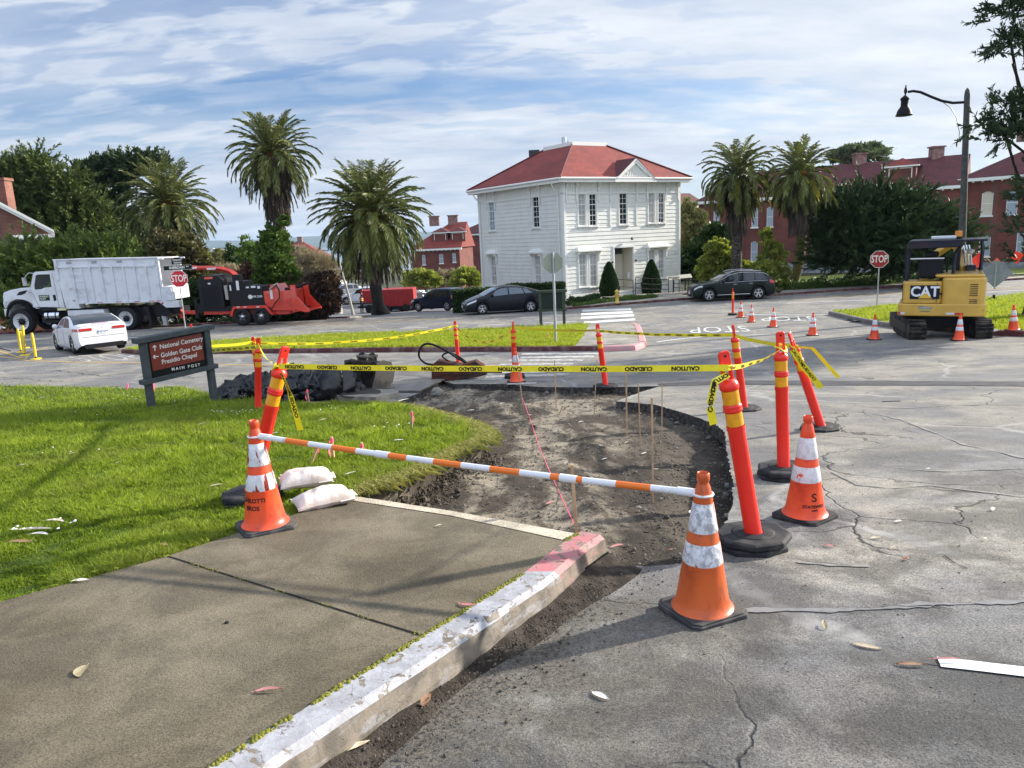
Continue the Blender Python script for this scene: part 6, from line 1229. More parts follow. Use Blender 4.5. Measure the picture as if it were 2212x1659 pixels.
pcar('silver car tail visible between the burgundy bush and grey crossover','car',HATCH,P_SLV,(690,642),(728,640),group='cars in the parking lot')
class Side:
 def __init__(s,x0,g0,slope,sc):s.x0,s.g0,s.k,s.sc=x0,g0,slope,sc
 def __call__(s,cx,cy):return((cx-s.x0)*s.sc,(s.g0-s.k*(cx-s.x0)-cy)*s.sc)
 def poly(s,pts):return[s(*p)for p in pts]
def pr(t,nm,poly,y0,y1,mat_,bevel=0,parent=None,m=None):
 q=m or MB();q.prism(poly,y0,y1);return q.build(nm,mat_,parent or t,bevel)
TW=M('truck_white',(.70,.71,.73),.35,c2=(.60,.61,.62),ns=1.2,coat=.4);TBX=M('dump_body_white',(.66,.67,.70),.5,c2=(.52,.53,.55),ns=1.6,lo=.45,hi=.7)
def truck():
 f,r_=G(50.0,722.5),G(275,713.5);d=(r_-f);d.z=0;span=d.length;d.normalize();S_=Side(262,1025,.052,span/1123.0);sc=S_.sc
 t=thing('dump_truck','white dump truck with tall ribbed chip body parked on the far street','truck',(f.x,f.y,Z(f.x,f.y)),atan2(d.y,d.x));t.rotation_euler=(0,-math.asin((Z(r_.x,r_.y)-Z(f.x,f.y))/span),atan2(d.y,d.x))
 w=2.35;P=S_.poly
 pr(t,'chassis',P([(300,830),(300,760),(1900,735),(1900,800),(1600,830)]),.55,w-.55,BLK)
 hood=P([(92,765),(98,640),(112,600),(180,575),(300,552),(400,545),(410,560),(412,740),(470,760),(430,760),(410,720),(370,690),(300,668),(230,668),(160,700),(110,760)])
 pr(t,'hood',hood,.12,w-.12,TW,.05)
 MB().prism(P([(250,625),(285,590),(370,572),(372,578),(345,605),(300,622)]),.105,.14).build('hood_vent',BLK,t)
 fl=[(262+155*cos(a),885-205*sin(a))for a in[pi*.02+k*pi*.96/14 for k in range(15)]];fi=[(262+128*cos(a),885-170*sin(a))for a in[pi*.02+k*pi*.96/14 for k in range(15)]]
 m=MB();a_,b_=P(fl),P(fi);n=len(a_);vs=[(x,y,z)for y in(.0,.35)for x,z in a_]+[(x,y,z)for y in(.0,.35)for x,z in b_];m.add(vs,[(i,i+1,n+i+1,n+i)for i in range(n-1)]+[(2*n+i+1,2*n+i,i,i+1)[::-1]for i in range(n-1)]);m.add([(x,0,z)for x,z in a_]+[(x,0,z)for x,z in b_],[(i,i+1,n+i+1,n+i)[::-1]for i in range(n-1)]);m.build('fender_flare',BLK,t)
 pr(t,'bumper',P([(85,770),(85,840),(130,850),(150,790),(150,765)]),.1,w-.1,TW,.03);pr(t,'headlight',P([(93,700),(100,685),(135,690),(120,730),(96,745)]),.09,.3,LMP,.01)
 cab=P([(410,742),(408,560),(425,520),(470,400),(500,384),(700,378),(722,395),(745,745)]);
 win=P([(460,565),(462,520),(495,425),(510,413),(645,408),(643,535),(560,545),(530,560)]);vv=[Vector(q)for q in cab+win];nc,nw=len(cab),len(win);vo,_,fo,_,_,_=delaunay_2d_cdt(vv,[(i,(i+1)%nc)for i in range(nc)]+[(nc+i,nc+(i+1)%nw)for i in range(nw)],[],0,1e-5);m=MB()
 fs=[tuple(f)for f in fo if inside(cab,sum(vo[i].x for i in f)/3,sum(vo[i].y for i in f)/3)and not inside(win,sum(vo[i].x for i in f)/3,sum(vo[i].y for i in f)/3)]
 for y in(.10,w-.10):m.add([(v.x,y,v.y)for v in vo],fs)
 m.add([(x,y,z)for y in(.10,w-.10)for x,z in cab],[(i,(i+1)%nc,nc+(i+1)%nc,nc+i)for i in range(nc)]);m.build('cab',TW,t)
 gt=M('cab_glass',(.03,.04,.045),.05,spec=.8);gt.node_tree.nodes['Principled BSDF'].inputs['Alpha'].default_value=.35;MB().prism(win,.09,.105).build('side_window',gt,t);MB().prism(win,w-.105,w-.09).build('side_window',gt,t)
 sh=P([(402,552),(462,402)]);MB().add([(sh[0][0]-.02,.18,sh[0][1]),(sh[0][0]-.02,w-.18,sh[0][1]),(sh[1][0]-.02,w-.25,sh[1][1]),(sh[1][0]-.02,.25,sh[1][1])],[(0,1,2,3)]).build('windshield',GLC,t)
 for x0,y0,x1,y1 in((408,560,480,745),(480,742,690,738),(690,738,672,392)):q=P([(x0,y0),(x1,y1)]);MB().tube([(q[0][0],.092,q[0][1]),(q[1][0],.092,q[1][1])],.010,5).build('door_seam',M('seam_grey',(.25,.26,.27),.6),t)
 dh=P([(640,620),(668,612),(672,670),(645,680)]);MB().prism(dh,.075,.12).build('door_handle',BLK,t,.01)
 lg=P([(490,622),(600,618),(603,672),(492,676)]);sg=MB().prism(lg,.08,.12).build('door_sign',M('sign_green_black',(.01,.03,.02),.5),t);q=MB()
 for s_,cy in(('PRESIDIO',636),('TRUST',660)):c=S_(547 if s_[0]=='P' else 530,cy);textmesh(q,s_,.125,lambda x,y,c=c:(c[0]+x,.076,c[1]+y),0,.004)
 q.build('lettering',M('lettering_cream',(.6,.62,.5),.5),sg)
 for yy in(-.12,w+.12):
  m=MB();a=S_(392,450);b=S_(405,570);m.box((a[0]+.02,yy,(a[1]+b[1])/2+.15),(.10,.22,.45));m.tube([S_3(S_,395,450,yy),S_3(S_,440,395,yy+.1),S_3(S_,480,402,yy+.25)],.018,6);m.tube([S_3(S_,400,570,yy),S_3(S_,410,600,yy+.2)],.018,6);m.build('mirror',CHR,t)
 pr(t,'sun_visor',P([(462,402),(470,392),(515,398),(505,412)]),.12,w-.12,BLK)
 a=S_(505,835);b=S_(662,828);tk=MB().cyl((a[0],.42,a[1]),(b[0],.42,b[1]),.29,n=24).build('fuel_tank',CHR,t)
 for cx in(545,625):q=S_(cx,831);MB().cyl((q[0]-.03,.42,q[1]),(q[0]+.03,.42,q[1]),.30,n=24).build('tank_strap',BLK,tk)
 pr(t,'step',P([(480,748),(660,745),(660,775),(480,785)]),.15,.8,BLK);pr(t,'valance',P([(480,880),(690,880),(690,900),(480,905)]),.1,.7,BLK)
 pr(t,'tool_box',P([(735,470),(888,462),(917,752),(770,756)]),.02,.6,TW,.015);pr(t,'tool_box_lower',P([(770,775),(1155,758),(1160,800),(1000,815),(770,830)]),.08,.7,TW,.015);pr(t,'amber_marker',P([(662,752),(755,748),(757,772),(664,776)]),.1,.4,M('amber_lens',(.65,.60,.35),.4))
 for cx,cy in((857,553),(868,670)):q=S_(cx,cy);MB().box((q[0],.01,q[1]),(.15,.03,.12)).build('latch',CHR,t)
 tl,trr,br,bl=S_(718,262),S_(1800,235),S_(1800,668),S_(905,695);m=MB();k=S_(718,470)
 side=[tl,trr,br,bl,(S_(888,462)[0],S_(888,462)[1]),(k[0],k[1])]
 m.prism(side,.04,.10);m.prism(side,w-.10,w-.04);m.prism([tl,(tl[0]+.06,tl[1]),(k[0]+.06,k[1]),k],.1,w-.1);m.prism([(bl[0],bl[1]),(br[0],br[1]),(br[0],br[1]+.08),(bl[0],bl[1]+.08)],.1,w-.1);m.build('dump_body',TBX,t)
 pr(t,'roof_frame',P([(718,262),(1800,235),(1800,243),(718,270)]),.1,w-.1,TBX)
 pr(t,'top_rail',P([(735,345),(735,330),(1800,308),(1800,322)]),-.02,.04,TBX,.005);pr(t,'top_board',P([(715,258),(1815,228),(1815,240),(715,270)]),-.03,.04,TBX,.005);pr(t,'bottom_rail',P([(910,690),(1840,655),(1840,672),(912,706)]),-.02,.06,TBX,.005)
 for cx in(722,1752):q=P([(cx,262),(cx+30,262),(cx+30,668 if cx>1000 else 465),(cx,668 if cx>1000 else 465)]);pr(t,'corner_post',q,-.02,.04,TBX)
 for i in range(7):cx=1085+i*117;y_=345-(cx-735)*.022;q=P([(cx-9,y_),(cx+9,y_),(cx+9,690-(cx-910)*.035),(cx-9,690-(cx-910)*.035)]);pr(t,'rib',q,-.035,.04,TBX,.006)
 for cx in(897,997):q=P([(cx-9,345),(cx+9,345),(cx+18,690),(cx,690)]);pr(t,'rib',q,-.035,.04,TBX,.006)
 for i in range(5):q=S_(902+i*3,412+i*71);e=S_(1010+i*3,408+i*70);MB().tube([(q[0],-.09,q[1]),(e[0],-.09,e[1])],.016,6).build('ladder_rung',TBX,t)
 for cx,cy in((875,291),(1140,283),(1404,275)):q=S_(cx,cy);MB().box((q[0],.03,q[1]),(.28,.03,.13)).build('marker_lamp',M('lens_grey',(.30,.30,.30),.4),t)
 for cx in(985,1145,1343,1535,1690,1760):q=S_(cx,690-(cx-985)*.035);MB().box((q[0],-.03,q[1]),(.3 if cx>1000 else.08,.012,.035)).build('reflector',M('reflector_red',(.5,.02,.02),.3),t)
 pr(t,'tail_frame',P([(1800,240),(1862,238),(1862,250),(1815,258),(1822,668),(1800,668)]),-.02,.08,TBX);pr(t,'tail_frame',P([(1800,240),(1862,238),(1862,250),(1815,258),(1822,668),(1800,668)]),w-.08,w,TBX);pr(t,'tailgate',P([(1812,520),(1925,518),(1930,655),(1815,665)]),.0,.12,TBX);pr(t,'tailgate',P([(1812,520),(1860,518),(1862,655),(1815,665)]),.12,w,TBX)
 pr(t,'rear_corner',P([(1755,672),(1965,660),(1965,725),(1830,730)]),.0,.3,TBX)
 for cx in(1840,1870,1905,1940):q=S_(cx,690);MB().box((q[0],-.01,q[1]),(.07,.03,.16)).build('tail_lamp',RIMW,t)
 q=S_(1797,688);MB().cyl((q[0],-.03,q[1]),(q[0],.02,q[1]),.055,n=14).build('tail_lamp',TLR,t)
 for cx in(1850,1890,1905):q=S_(cx,560);MB().tube([(q[0],-.04,q[1]+.15),(q[0]+.06,-.07,q[1]),(q[0]-.02,-.05,q[1]-.2)],.022,6).build('hose',TBX,t)
 pr(t,'mud_flap',P([(1600,725),(1640,725),(1660,925),(1640,925)]),.0,.6,BLK);pr(t,'hydraulic_foot',P([(1745,820),(1790,830),(1790,915),(1755,915)]),.2,.4,M('galv',(.4,.4,.4),.5,.5))
 pr(t,'underframe',P([(1560,725),(1755,700),(1840,790),(1760,850),(1560,800)]),.3,w-.3,BLK)
 wm1=wheel_mesh(130*sc,.36,kind='steel');wm2=wheel_mesh(116*sc,.34,kind='steel')
 for y in(.18,w-.18):add_wheel(t,0,y,130*sc,wm1,-1 if y<1 else 1);add_wheel(t,span,y,118*sc,wm2,-1 if y<1 else 1)
 for y in(.56,w-.56):w_=add_wheel(t,span,y,118*sc,wm2,-1 if y<1 else 1)
 c=S_(575,500);return t,S_,c
def S_3(S_,cx,cy,y):q=S_(cx,cy);return(q[0],y,q[1])
TRUCK,TS,TC=truck()
RD=M('chipper_red',(.62,.035,.015),.4,c2=(.50,.03,.015),ns=3,coat=.4);BK2=M('chipper_black',(.012,.012,.014),.45);STK=M('sticker_white',(.65,.65,.65),.5)
def chipper():
 a,b=G(*c3(985,920)),G(*c3(1180,912));ra=TRUCK.rotation_euler.z;d=Vector((cos(ra),sin(ra),0));sc=TS.sc;S_=Side(985,920,.046,sc)
 t=thing('wood_chipper','black and red trailer wood chipper hitched behind the dump truck','chipper',(a.x,a.y,Z(a.x,a.y)),ra);t.rotation_euler=(0,-.012,ra);w=1.8;P=S_.poly
 pr(t,'frame',P([(568,780),(870,770),(1300,780),(1465,778),(1462,808),(1300,815),(870,808),(570,815)]),.3,w-.3,RD,.01);pr(t,'drawbar',P([(255,790),(440,782),(470,790),(470,815),(440,818),(255,815)]),.75,1.05,RD,.01);pr(t,'hitch',P([(256,750),(275,755),(290,800),(290,860),(262,850)]),.8,1.0,RD)
 pr(t,'jack',P([(445,665),(480,665),(480,855),(445,855)]),.7,.85,BK2);pr(t,'battery_box',P([(500,705),(590,700),(590,790),(500,795)]),.5,1.2,BK2)
 pr(t,'engine_housing',P([(565,745),(562,470),(600,425),(770,420),(810,460),(812,745)]),.15,w-.15,BK2,.02)
 for i in range(12):cx=600+i*15;q=P([(cx,530),(cx+5,530),(cx+5,725),(cx,725)]);MB().prism(q,.13,.16).build('grille_slat',BLK,t)
 q=MB();c=S_(683,445);MB().box((c[0],.14,c[1]),(.46,.02,.11)).build('badge',M('badge_red',(.7,.10,.05),.4),t);c=S_(683,500);MB().box((c[0],.14,c[1]),(.14,.02,.08)).build('sticker',STK,t)
 pr(t,'radiator',P([(830,520),(862,520),(862,660),(835,660)]),.12,w-.2,M('radiator_fins',(.35,.33,.3),.5,.6));pr(t,'pump_box',P([(870,585),(870,485),(1020,480),(1020,720),(870,730)]),.2,w-.3,BK2,.02);pr(t,'control_box',P([(920,415),(990,415),(992,482),(920,482)]),.2,.7,BK2,.01);pr(t,'cutter_housing',P([(1020,525),(1220,530),(1228,710),(1300,745),(1300,775),(1000,770)]),.15,w-.2,BK2,.02);pr(t,'deck',P([(540,745),(1000,720),(1000,775),(540,780)]),.2,w-.2,BK2)
 for cx,cy,wx,wz in((972,520,.15,.5),(1070,540,.16,.08),(1130,535,.25,.1),(1185,540,.15,.12),(895,545,.08,.3),(1306,610,.14,.5)):c=S_(cx,cy);MB().box((c[0],.14,c[1]),(wx,.02,wz)).build('sticker',STK,t)
 c=S_(1133,632);q=MB();textmesh(q,'BVR 2200',.15,lambda x,y:(c[0]+.12+x,.14,c[1]+y),0,.004);q.build('lettering',STK,t);MB().lathe([(.13,0),(.1,.01)],6,0,Matrix.Translation((c[0]-.25,.135,c[1]))@Matrix.Rotation(pi/2,4,'X')).build('emblem',STK,t)
 ch=[S_3(S_,x,y,.9)for x,y in((925,470),(900,425),(850,385),(760,360),(640,352),(520,350),(462,345))];MB().tube(ch,[.17,.16,.14,.125,.12,.115,.115],4,0,smooth=False).build('discharge_chute',RD,t)
 for x0,x1 in((462,515),(620,712)):q=[S_3(S_,x0,347 if x0<500 else 357,.76),S_3(S_,x1,351 if x0<500 else 361,.76)];MB().box(((q[0][0]+q[1][0])/2,.79,(q[0][2]+q[1][2])/2),(q[1][0]-q[0][0],.02,.10)).build('sticker',STK,t)
 fd=P([(865,822),(908,728),(1245,715),(1312,806),(1292,812),(1236,742),(918,752),(890,825)]);pr(t,'fender',fd,-.02,.42,RD,.008)
 for cx in(965,1035,1100,1165):q=S_(cx,733);MB().box((q[0],-.028,q[1]+.01),(.16,.012,.05)).build('reflector',STK if cx in(965,1035,1165)else RD,t)
 pr(t,'hopper_side',P([(1225,580),(1290,575),(1300,515),(1350,512),(1400,580),(1530,565),(1530,775),(1300,770),(1228,700)]),.15,w-.15,RD,.015)
 fl=P([(1522,515),(1575,515),(1580,635),(1692,765),(1690,782),(1640,782),(1530,745)]);MB().prism(fl,-.15,.0).build('infeed_flare',RD,t,.01);MB().prism(fl,w,w+.15).build('infeed_flare',RD,t,.01);m=MB();q=P([(1520,775),(1690,782)]);m.bbox((q[0][0],-.1,q[0][1]-.02),(q[1][0],w+.1,q[0][1]+.03));m.build('feed_tray',RD,t)
 MB().tube([S_3(S_,1440,560,.3),S_3(S_,1560,545,.3),S_3(S_,1690,495,.3)],.075,10).build('lift_cylinder',BK2,t);MB().tube([S_3(S_,1310,745,-.03),S_3(S_,1350,690,-.08),S_3(S_,1400,640,-.06),S_3(S_,1400,560,.0),S_3(S_,1370,520,.1)],.035,7).build('hydraulic_hose',BK2,t);MB().tube([S_3(S_,1300,560,.05),S_3(S_,1350,520,.05),S_3(S_,1380,500,.1),S_3(S_,1400,560,.1)],.05,7).build('linkage',M('worn_steel',(.35,.3,.28),.5,.6),t)
 wm=wheel_mesh(88*sc,.28,kind='steel');wm=(wm[0],wm[1].copy());wm[1].materials[0]=BLK;wm[1].materials[1]=RIM
 for x in(0,195*sc):
  for y in(.15,w-.15):add_wheel(t,x,y,88*sc,wm,-1 if y<1 else 1)
 for k in range(2):MB().tube([S_3(S_,215+k*60,830,.9),S_3(S_,235+k*55,900-k*15,.9),S_3(S_,265+k*45,845,.9)],.015,5).build('safety_chain',M('chain',(.35,.3,.2),.5,.7),t)
chipper()
CAT=M('excavator_yellow',(.62,.37,.055),.4,c2=(.56,.33,.05),ns=2,coat=.5);CATD=M('cab_black',(.012,.016,.028),.4,coat=.3);TRK=M('track_rubber',(.014,.014,.015),.8,c2=(.06,.05,.04),ns=5,bump=.6,bs=20,bd=.02);ROD=M('cylinder_rod',(.65,.66,.68),.15,1)
def excavator():
 g=G(2008,731);Yb=20.6;c0_=AT(2030,700,Yb);bx=c0_.x;gz_=Z(bx,Yb-.3)
 az=atan2(bx,Yb);t=thing('excavator','yellow mini excavator with black canopy parked on the intersection behind the cones','excavator',(bx,Yb,gz_),-az)
 k=Yb*.98/F*1.0;X0,Y0=1245,1350;sc=(1/3.16/1.82278)*sqrt(bx*bx+(Yb-1)**2)/F*.985
 P=lambda cx,cy:((cx-X0)*sc,(Y0-cy-.045*(cx-X0)*-1*0)*sc)
 u=radians(13);UC=Matrix.Rotation(u,4,'Z')
 for s_ in(-1,1):
  x=s_*.78;m=MB();Lh,hh=1.05,.27;pf=[(-Lh-.2,hh),(-Lh-.14,.06),(-Lh,.0),(Lh,.0),(Lh+.14,.06),(Lh+.2,hh),(Lh+.1,.47),(Lh-.05,.54),(-Lh+.05,.54),(-Lh-.1,.47)];m.prism(pf,x-.2,x+.2,axis='x')
  n=46
  for i in range(18):yy=-Lh+i*2*Lh/17;m.box((x,yy,.0),(.40,.05,.05));m.box((x,yy,.545),(.40,.05,.03))
  for yy,sg in((-Lh-.19,-1),(Lh+.19,1)):
   for z in(.14,.25,.36,.45):m.box((x,yy+(.03 if z>.4 or z<.2 else 0)*-sg,z),(.40,.05,.045))
  tr=inst('track',m.mesh('track',[TRK]),t,UC,bevel=.02);m=MB();m.box((x-.21*(1 if s_>0 else 1),0,.28),(.03,1.5,.24));m.box((x+.21,0,.28),(.03,1.5,.24));inst('track_frame',m.mesh('track_frame',[M('frame_brown_grey',(.035,.03,.03),.6)]),t,UC,bevel=.01)
  for yy in(-Lh+.05,Lh-.05):m=MB();m.cyl((x-.212,yy,.28),(x+.212,yy,.28),.2,n=20);inst('idler',m.mesh('idler',[BLK]),t,UC)
 m=MB();m.box((0,0,.42),(1.2,.9,.3));m.cyl((0,0,.5),(0,0,.68),.45,n=24);inst('undercarriage',m.mesh('undercarriage',[BLK]),t,UC)
 m=MB();m.prism([(1.5,.05),(1.56,.5),(1.62,.5),(1.66,.05)],-1.0,1.0,axis='x');inst('dozer_blade',m.mesh('blade',[M('blade_steel',(.12,.11,.09),.6)]),t,UC)
 z0=.66;
 def plan(xl,xr,yb,yf,r,n=7,z=0):
  pts=[]
  for cx,cy,a0 in((xl+r,yb+r,pi),(xr-r*1.4,yb+r*1.4,1.5*pi)):
   rr=r if cx<0 else r*1.4
   for i in range(n):a=a0+i*pi/2/(n-1);pts.append((cx+rr*cos(a),cy+rr*sin(a)))
  return pts+[(xr,yf),(xl,yf)]
 cw=MB();cw.prism(plan(-1.03,1.03,-1.12,.5,.16),z0,z0+.33,axis='z');cw.build('counterweight',CAT,t,.03)
 hl=MB();hl.prism(plan(-.94,.03,-1.06,-.15,.08),z0+.335,z0+.92,axis='z');hl.build('rear_panel',CAT,t,.03);hr=MB();hr.prism(plan(.035,1.0,-1.06,.9,.10),z0+.16,z0+1.02,axis='z');hr.build('engine_cover',CAT,t,.05)
 hc=MB();hc.prism(plan(-.18,.95,-1.0,.9,.1),z0+1.02,z0+1.10,axis='z');hc.build('engine_cover_top',CAT,t,.04)
 MB().box((0,.2,z0+.5),(1.7,1.3,.55)).build('floor',CAT,t,.02)
 yb=-1.063;zc0=z0+.92
 pl=MB();pl.box((-.40,yb,z0+.64),(.70,.012,.37)).build('logo_panel',M('logo_black',(.01,.012,.02),.4),t,.01);q=MB();textmesh(q,'CAT',.42,lambda x,y:(-.40+x*.82,yb-.010,z0+.645+y*.90),0,.012);lt=q.build('lettering',M('logo_white',(.75,.76,.78),.4),t)
 MB().add([(-.56,yb-.012,z0+.475),(-.22,yb-.012,z0+.475),(-.39,yb-.012,z0+.62)],[(0,1,2)]).build('logo_triangle',M('logo_yellow',(.75,.45,.03),.4),t)
 for i in range(7):MB().box((.60,yb,z0+.84-i*.048),(.42,.02,.020)).build('vent_slot',BLK,t)
 for i in range(4):MB().box((.60,yb,z0+.44-i*.042),(.42,.02,.018)).build('vent_slot',BLK,t)
 s=MB();s.add([(-.53,-1.124,z0+.27),(-.21,-1.124,z0+.25),(-.26,-1.124,z0+.12),(-.49,-1.124,z0+.13)],[(0,3,2,1)]);dc=s.build('decal',M('decal_grey',(.12,.13,.15),.4),t);q=MB();textmesh(q,'GOLDEN BAY',.045,lambda x,y:(-.37+x,-1.128,z0+.225+y),0,.002);q.build('lettering',STK,dc);MB().add([(-.51,-1.127,z0+.185),(-.23,-1.127,z0+.185),(-.25,-1.127,z0+.155),(-.50,-1.127,z0+.155)],[(0,3,2,1)]).build('decal_stripe',M('decal_yellow',(.7,.55,.05),.4),dc)
 MB().add([(.985,-.9,z0+.92),(1.0,-.9,z0+.92),(1.0,-.72,z0+.70)],[(0,1,2)])
 for x,mm,wd in((-.985,'r',.06),(-.90,'w',.10),(.22,'w',.2),(.42,'r',.2)):MB().box((x,-1.123,z0+.075),(wd,.012,.055)).build('reflector',M('reflector_red',(.5,.02,.02))if mm=='r' else STK,t)
 MB().cyl((-.02,yb-.01,z0+.6),(-.02,yb+.01,z0+.6),.03,n=12).build('lock',BLK,t)
 for x in(-.93,-.12):MB().box((x,-1.066,z0+.63),(.012,.01,.52)).build('panel_seam',BLK,t)
 MB().box((.52,-1.066,z0+.175),(.9,.01,.012)).build('panel_seam',BLK,t)
 for i in range(3):MB().tube([(.3+.1*i,.75,zc0),(.35+.08*i,.95,zc0+.35),(.5-.05*i,1.2,zc0+.75)],.02,6).build('hose',BLK,t)
 zc=z0+.90;H2=2.66
 for x,y in((-.86,-.72),(-.86,.68),(.34,.68),(.88,.68)):MB().tube([(x,y,zc-.1),(x*1.03,y,H2-.35),(x*.99,y,H2-.08)],.045,4,smooth=False).build('canopy_post',CATD,t)
 MB().tube([(.22,-.72,zc),(.25,-.72,H2-.35),(.40,-.72,H2-.1)],.045,4,smooth=False).build('canopy_post',CATD,t)
 m=MB();m.prism([(-.9,H2-.22),(-.9,H2-.1),(-.86,H2-.02),(-.78,H2),(.45,H2),(.42,H2-.08),(.35,H2-.18),(.25,H2-.2)],-.82,-.72);m.prism([(-.9,H2-.12),(-.86,H2-.02),(-.78,H2),(.95,H2),(.95,H2-.06),(-.78,H2-.06)],-.82,.8);m.build('canopy',CATD,t,.02)
 MB().cyl((-.80,-.80,zc+.62),(.0,-.80,zc+.62),.018,n=8).build('grab_rail',RIMW,t)
 st=MB();st.box((-.28,-.15,zc+.15),(.62,.6,.2));st.box((-.30,-.45,zc+.36),(.56,.14,.56));st.box((-.30,-.45,zc+.72),(.34,.10,.16));st.build('seat',M('seat_black',(.012,.013,.018),.6),t,.05)
 for x in(-.6,.08):MB().tube([(x,.1,zc),(x,.15,zc+.5),(x,.1,zc+.6)],.025,8).build('control_lever',BLK,t)
 m=MB();m.cyl((.30,.0,H2),(.30,.0,H2+.06),.08,n=16);m.build('beacon_base',BLK,t);MB().lathe([(.09,0),(.09,.13),(.08,.15),(0,.16)],18,0,Matrix.Translation((.30,0,H2+.06))).build('beacon',M('beacon_orange',(.9,.30,.02),.2,trans=.3),t)
 MB().box((-.05,0,H2+.05),(.6,.3,.08)).build('light_bar',RIMW,t,.02)
 MB().tube([(.52,.74,z0+.9),(.40,.78,1.9),(.27,.84,H2-.12)],[.13,.12,.10],4,smooth=False).build('boom_arm',CAT,t,.01)
 B=MB();B.tube([(.66,.85,z0+.35),(.60,1.15,1.55),(.50,1.5,2.1),(.25,2.2,2.45)],[.19,.19,.17,.14],4,smooth=False);B.build('boom',CAT,t,.03)
 S2=MB();S2.tube([(.15,2.2,2.45),(-.3,2.3,2.1),(-.55,2.35,1.3),(-.6,2.3,.7)],[.13,.13,.12,.09],4,smooth=False);S2.build('stick',CAT,t,.02)
 for i,x in enumerate((.50,.57,.64,.71)):MB().tube([(x,.80,z0+.75),(x-.05,1.05,H2-.6),(x-.12,1.2,H2-.22)],.022,8).build('hydraulic_pipe',ROD,t)
 MB().tube([(.55,.9,z0+.5),(.45,1.4,2.3)],.07,12).build('boom_cylinder',ROD,t);MB().box((.66,.72,zc+.25),(.25,.3,.2)).build('swing_bracket',CATD,t,.03);MB().lathe([(.05,0),(.10,.06),(.1,.12),(.03,.14)],12,0,Matrix.Translation((.62,.72,H2-.45))).build('work_lamp',RIMW,t)
excavator()
MKW=M('marking_white',(.62,.62,.60),.7,c2=(.40,.40,.39),ns=6,lo=.5,hi=.72);MKW2=M('marking_white_worn',(.46,.45,.43),.8,c2=(.24,.235,.225),ns=7,lo=.42,hi=.60);MKY=M('marking_yellow',(.55,.33,.06),.7,c2=(.34,.25,.10),ns=4,lo=.45,hi=.7)
def marking(name,m):return struct(m.build(name,MKW))
mb=MB()
for r in(((1258,671.5),(1363,668),4.2),((1256,679),(1366,674.5),4.6),((1255,687),(1369,681),5.2),((1262,697),(1372,690),4.5)):
 (x0,y0),(x1,y1),h_=r;poly_flat([G(x0,y0-h_/2),G(x1,y1-h_/2),G(x1+1,y1+h_/2),G(x0-1,y0+h_/2)],.006,mb)
struct(mb.build('road_marking',MKW));mb=MB()
for x0,x1,y0,y1,h_ in((1168,1310,753,752,3),(1148,1318,758.5,758,3.5),(1128,1300,765,764,3.6),(1125,1284,772.5,770.5,4.2),(1100,1262,779,778,3.4),(1080,1240,788,786,3.2),(1040,1230,798,797,3),(985,1100,821,818,4),(1050,1230,815,809,4.5),(1098,1160,829.5,828,3.5),(1000,1180,806,804,2.5)):
 poly_flat([G(x0,y0-h_/2),G(x1,y1-h_/2),G(x1-3,y1+h_/2),G(x0-3,y0+h_/2)],.006,mb)
struct(mb.build('road_marking',MKW2));mb=MB()
ribbon(GP([(688,716.6),(752,713.7)]),.14,.006,mb);ribbon(GP([(864,709.5),(924.6,707)]),.14,.006,mb);ribbon(GP([(1032,703),(1090,700.6)]),.14,.006,mb);ribbon(GP([(1178,697),(1245,694)]),.14,.006,mb)
ribbon(GP([(1540,726),(1480,731),(1418,739)]),.14,.006,mb);ribbon(GP([(1540,726),(1690,722)]),.13,.006,mb);ribbon(GP([(1614,679.5),(1795,680.5)]),.16,.006,mb);ribbon(GP([(1700,655),(1880,648)]),.16,.006,mb);ribbon(GP([(1960,641),(2212,627)]),.14,.006,mb)
ribbon(GP([(512,737),(620,729)]),.35,.006,mb);ribbon(GP([(535,729),(640,726.5)]),.25,.006,mb);ribbon(GP([(570,741),(600,738)]),.2,.006,mb)
ribbon(GP([(130,733),(300,729)]),.14,.006,mb,step=2);struct(mb.build('road_marking',MKW));mb=MB()
ribbon(GP([(2028,1432),(2110,1441),(2260,1459),(2500,1489)]),.085,.006,mb,step=.1);struct(mb.build('road_marking',M('marking_thick_white',(.72,.72,.72),.6,c2=(.6,.6,.6),ns=20,bump=.5,bs=60,bd=.004)));mb=MB()
for wd in(-.0,):ribbon(GP([(439,713),(527,706.5),(658,700.7),(768,697),(1001,687)]),.12,.006,mb);ribbon(GP([(1701,645),(1810,640),(1920,634),(2212,621)]),.12,.006,mb);ribbon(GP([(1701,647),(1810,642),(1920,636),(2212,623)]),.12,.006,mb)
ribbon(GP([(-60,764),(0,770),(60,779),(150,782),(300,784),(640,789.5),(900,793),(1080,790)]),.10,.006,mb);ribbon(GP([(-20,752),(20,765),(55,776),(62,765),(80,756),(105,749)]),.10,.006,mb)
struct(mb.build('road_marking',MKY))
def road_text(s,c,dx,dy,size,sx,m):
 c0,cx_,cy_=G(*c),G(*dx),G(*dy);u=(cx_-c0);u.z=0;v=(cy_-c0);v.z=0;w_,h_=u.length,v.length;u.normalize();v.normalize();q=MB();vs,fs=textverts(s,1.0,-.006);xm=max(p[0]for p in vs);ym=max(p[1]for p in vs)
 out=[]
 for x,y in vs:p=c0+u*(x/xm*w_)+v*(y/ym*h_);out.append((p.x,p.y,Z(p.x,p.y)+.006))
 q.add(out,fs);struct(q.build('road_marking',m))
road_text('STOP',(1553,711),(1490,713),(1557,718),1,1,MKW);road_text('STOP',(1703,688),(1645,688.5),(1705,693),1,1,MKW);road_text('STOP',(230,773),(300,770),(205,766.5),1,1,MKW2)
